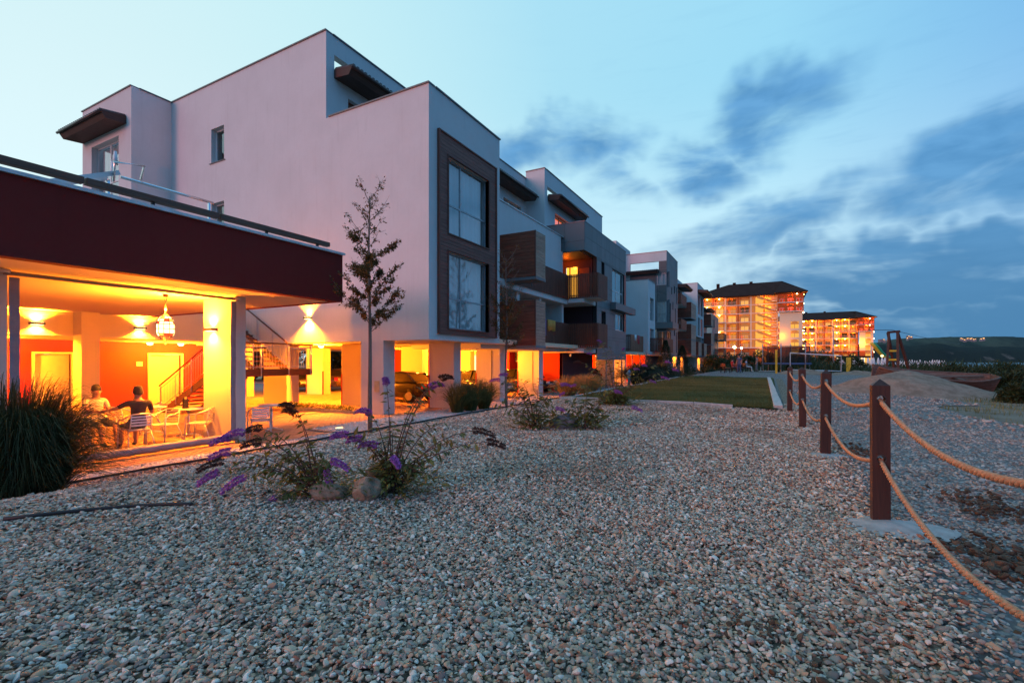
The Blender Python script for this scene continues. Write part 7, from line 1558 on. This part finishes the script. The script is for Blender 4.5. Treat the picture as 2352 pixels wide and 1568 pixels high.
        for k in range(floors): o = link('balcony_lamp', lm, t); o.location = (b_ + .3, yt + 1.0, zb + fh * k + fh - .5); lamp_point('side_glow', (b_ + .7, yt + .6, zb + fh * k + fh - .8), lampw, (1, .52, .10), .2, t)
        k_ = (yf - yt) / ins * 3.2; MB().add([(a - 1.4, yt - 1.5, top + .01), (b_ + 1.4, yt - 1.5, top + .01), (b_ + 1.4, yf - e + .2, top + .01), (a - 1.4, yf - e + .2, top + .01), (a + 1, ym, rz + .02), (b_ - ins * .5, ym, rz + .02), (a - 1.4, yt - 1.5, top + .27), (b_ + 1.4, yt - 1.5, top + .27)], [(3, 2, 1, 0), (6, 7, 5, 4), (7, 2, 5), (6, 4, 3), (0, 1, 7, 6)]).obj('tower_roof', 'hotel_roof', t)
    return t
YH = 178
cx1 = on_y(1847, 800, YH).x; cx0 = on_y(1640, 800, YH).x; ta = on_y(1790, 800, YH).x; s0 = on_y(1738, 800, YH).x
hotel('large brightly lit hotel with dark hipped roof and zigzag outside stair', cx0 - 8, ta - .5, YH, YH + 26, 3.4, 7, 2.85, 1, 60, 5, (s0, ta - .6), 1, (ta, cx1 - .6, 3.0))
Y2 = 300; h0 = on_y(1858, 800, Y2).x; h1 = on_y(1970, 800, Y2).x; h2 = on_y(2006, 800, Y2 - 6).x
hotel('farther lit hotel with dark roof right of the large one', h0 - 22, h1, Y2, Y2 + 30, 3.6, 6, 3.3, 1, 240, 6, None, 1, (h1, h2, 6.0), 5.2)
# second hotel forecourt: lit pool bar
p0, p1 = on_y(1925, 800, 240), on_y(2005, 800, 240); t = thing('pool_bar', 'low lit pool bar before the farther hotel', 'bar', (p0.x, 240, 0)); MB().box(p0.x, p1.x, 240, 246, 3.2, 3.9).obj('roof', 'hotel_roof', t)
for k in range(9): x = p0.x + (p1.x - p0.x) * (k + .5) / 9; MB().box(x - .9, x + .9, 242, 242.1, .4, 3.1).obj('lit_bay', 'hotel_pane2' if k % 3 else 'win_white', t); MB().box(x - 1.25, x - 1.05, 240.2, 240.5, 0, 3.2).obj('post', 'hotel_white', t)
# water slide
p = on_d(2012, 815, 150); t = thing('water_slide', 'yellow and green water slide beside the farther hotel', 'slide', (p.x, p.y, 0))
for k, mt in enumerate(('yellow_paint', 'green_paint')): MB().tube([Vector((p.x, p.y, 0)) + RX * (-1.5 + k * .9 + s) + Vector((0, 0, z)) for s, z in ((0, 7.4), (1.2, 6.2), (2.4, 4.6), (3.8, 3.2), (5.5, 2.8))], .45, 8).obj('chute', mt, t, True)
MB().tube([(p.x - 1.2, p.y, 0), (p.x - 1.2, p.y, 7.0)], .15, 8).obj('support', 'white_metal', t)
t = thing('globe_lamp', 'round white globe lamp beside the water slide', 'lamp', on_d(2030, 818, 140)); q = on_d(2026, 817, 140); MB().lathe([(0, -.4), (.35, -.2), (.42, 0), (.35, .2), (0, .4)], 12, q).obj('globe', 'win_white', t, True); MB().tube([q - Vector((0, 0, 4)), q - Vector((0, 0, .4))], .06, 6).obj('pole', 'frame_grey', t)
for i, u in enumerate((1687, 1703)):
    q = on_d(u, 797 + i * 2, 118); t = thing('globe_lamp', ('brighter left', 'smaller right')[i] + ' globe lamp low before the large hotel', 'lamp', q); r_ = .34 - .1 * i; MB().lathe([(0, -r_), (r_ * .8, -r_ * .5), (r_, 0), (r_ * .8, r_ * .5), (0, r_)], 12, q).obj('globe', 'hotel_lamp', t, True); MB().tube([(q.x, q.y, 0), (q.x, q.y, q.z - r_)], .08, 6).obj('pole', 'frame_grey', t)
# closed beach parasols
pb = thing('closed_parasol', 'one of many closed white beach parasols behind the timber tower', 'parasol', (0, 0, 0), 'closed beach parasols')
MB().lathe([(.22, .9), (.34, 1.1), (.30, 1.9), (.14, 2.55), (.02, 2.8)], 8).obj('folded_canopy', 'parasol', pb, local=True); MB().tube([(0, 0, 0), (0, 0, 1.0)], .04, 6).obj('pole', 'white_metal', pb, local=True)
k = 0
for row in range(1):
    for i in range(22):
        u = 2050 + i * 5.7 + rnd.uniform(-1, 1); q = on_d(u, 840, 112 + rnd.uniform(-6, 6)); loc = (q.x, q.y, -.75 + rnd.uniform(-.25, .15))
        if k == 0: pb.location = loc
        else: copy_tree(pb, loc)
        k += 1
r = random.Random(4)
for i in range(14):
    q = on_d(1928 + i * 8 + r.uniform(-3, 3), 840, 120 + r.uniform(-8, 8)); copy_tree(pb, (q.x, q.y, .0))['label'] = 'one of the closed white parasols on the terrace before the farther hotel'
# dark wooded cliff and far hills across the bay
def ridge(name, pts, depth, mat, zb=-8, seed=1, n=160, rough=.1):
    """pts: (u, v) skyline seen at distance depth; built as a solid ridge with a far slope."""
    rr = np.random.RandomState(seed); us = np.linspace(pts[0][0], pts[-1][0], n); vv = np.interp(us, [p[0] for p in pts], [p[1] for p in pts]); vs = []
    ph = rr.uniform(0, 6, 4); bump = sum(np.sin(us * f + p) * a for f, p, a in zip((.05, .13, .31, .71), ph, (.5, .35, .3, .25))) * rough
    for u, v, b in zip(us, vv, bump):
        q = on_d(u, v + b, depth); f = on_d(u, HY, depth * .93); m = on_d(u, v + (HY - v) * .45 + b * 2, depth * .965); k = on_d(u, HY, depth * 1.25)
        vs += [(f.x, f.y, zb), (m.x, m.y, m.z), (q.x, q.y, q.z), (k.x, k.y, zb)]
    o = MB().add(vs, [(4 * i + j, 4 * i + 4 + j, 4 * i + 5 + j, 4 * i + 1 + j) for i in range(n - 1) for j in range(3)]).obj(name, mat, None, True); o['kind'] = 'structure'; return o
ridge('far_hill', [(900, 800), (1500, 792), (1980, 789), (2010, 787), (2060, 778), (2120, 776), (2200, 773.5), (2300, 772.5), (2352, 774), (2600, 778), (3600, 790)], 5200, 'hill', -8, 1, 300, .8)
ridge('wooded_cliff', [(1400, 800), (1960, 795), (2020, 791), (2060, 795), (2110, 793), (2140, 788), (2160, 789), (2200, 797), (2300, 796), (2352, 797), (2600, 806), (3000, 822), (3200, 830)], 2300, 'cliff', -8, 2, 260, .9)
def village(label, u0, u1, v, d, n, seed):
    r = random.Random(seed); c = on_d((u0 + u1) / 2, v, d); t = thing('village', label, 'village', c)
    for i in range(n):
        q = on_d(r.uniform(u0, u1), v + r.uniform(-2.5, 2.5), d); w = r.uniform(6, 13); h = r.uniform(5, 12)
        b = MB().box(q.x - w, q.x + w, q.y - 8, q.y + 8, q.z - 25, q.z + h * .6).obj('house', 'stucco_grey', t)
        if r.random() < .7: MB().box(q.x - w * .5, q.x + w * .5, q.y - 9.5, q.y - 8.3, q.z - 2, q.z + 2).obj('light', 'town_light', b)
village('lit village on the far hill right of the timber tower', 2203, 2260, 779, 4900, 13, 7); village('small lit village on the far hill behind the timber tower', 2078, 2102, 774, 4900, 6, 8); village('faint village above the wooded cliff beside the hotel', 2018, 2062, 781, 4900, 7, 9)
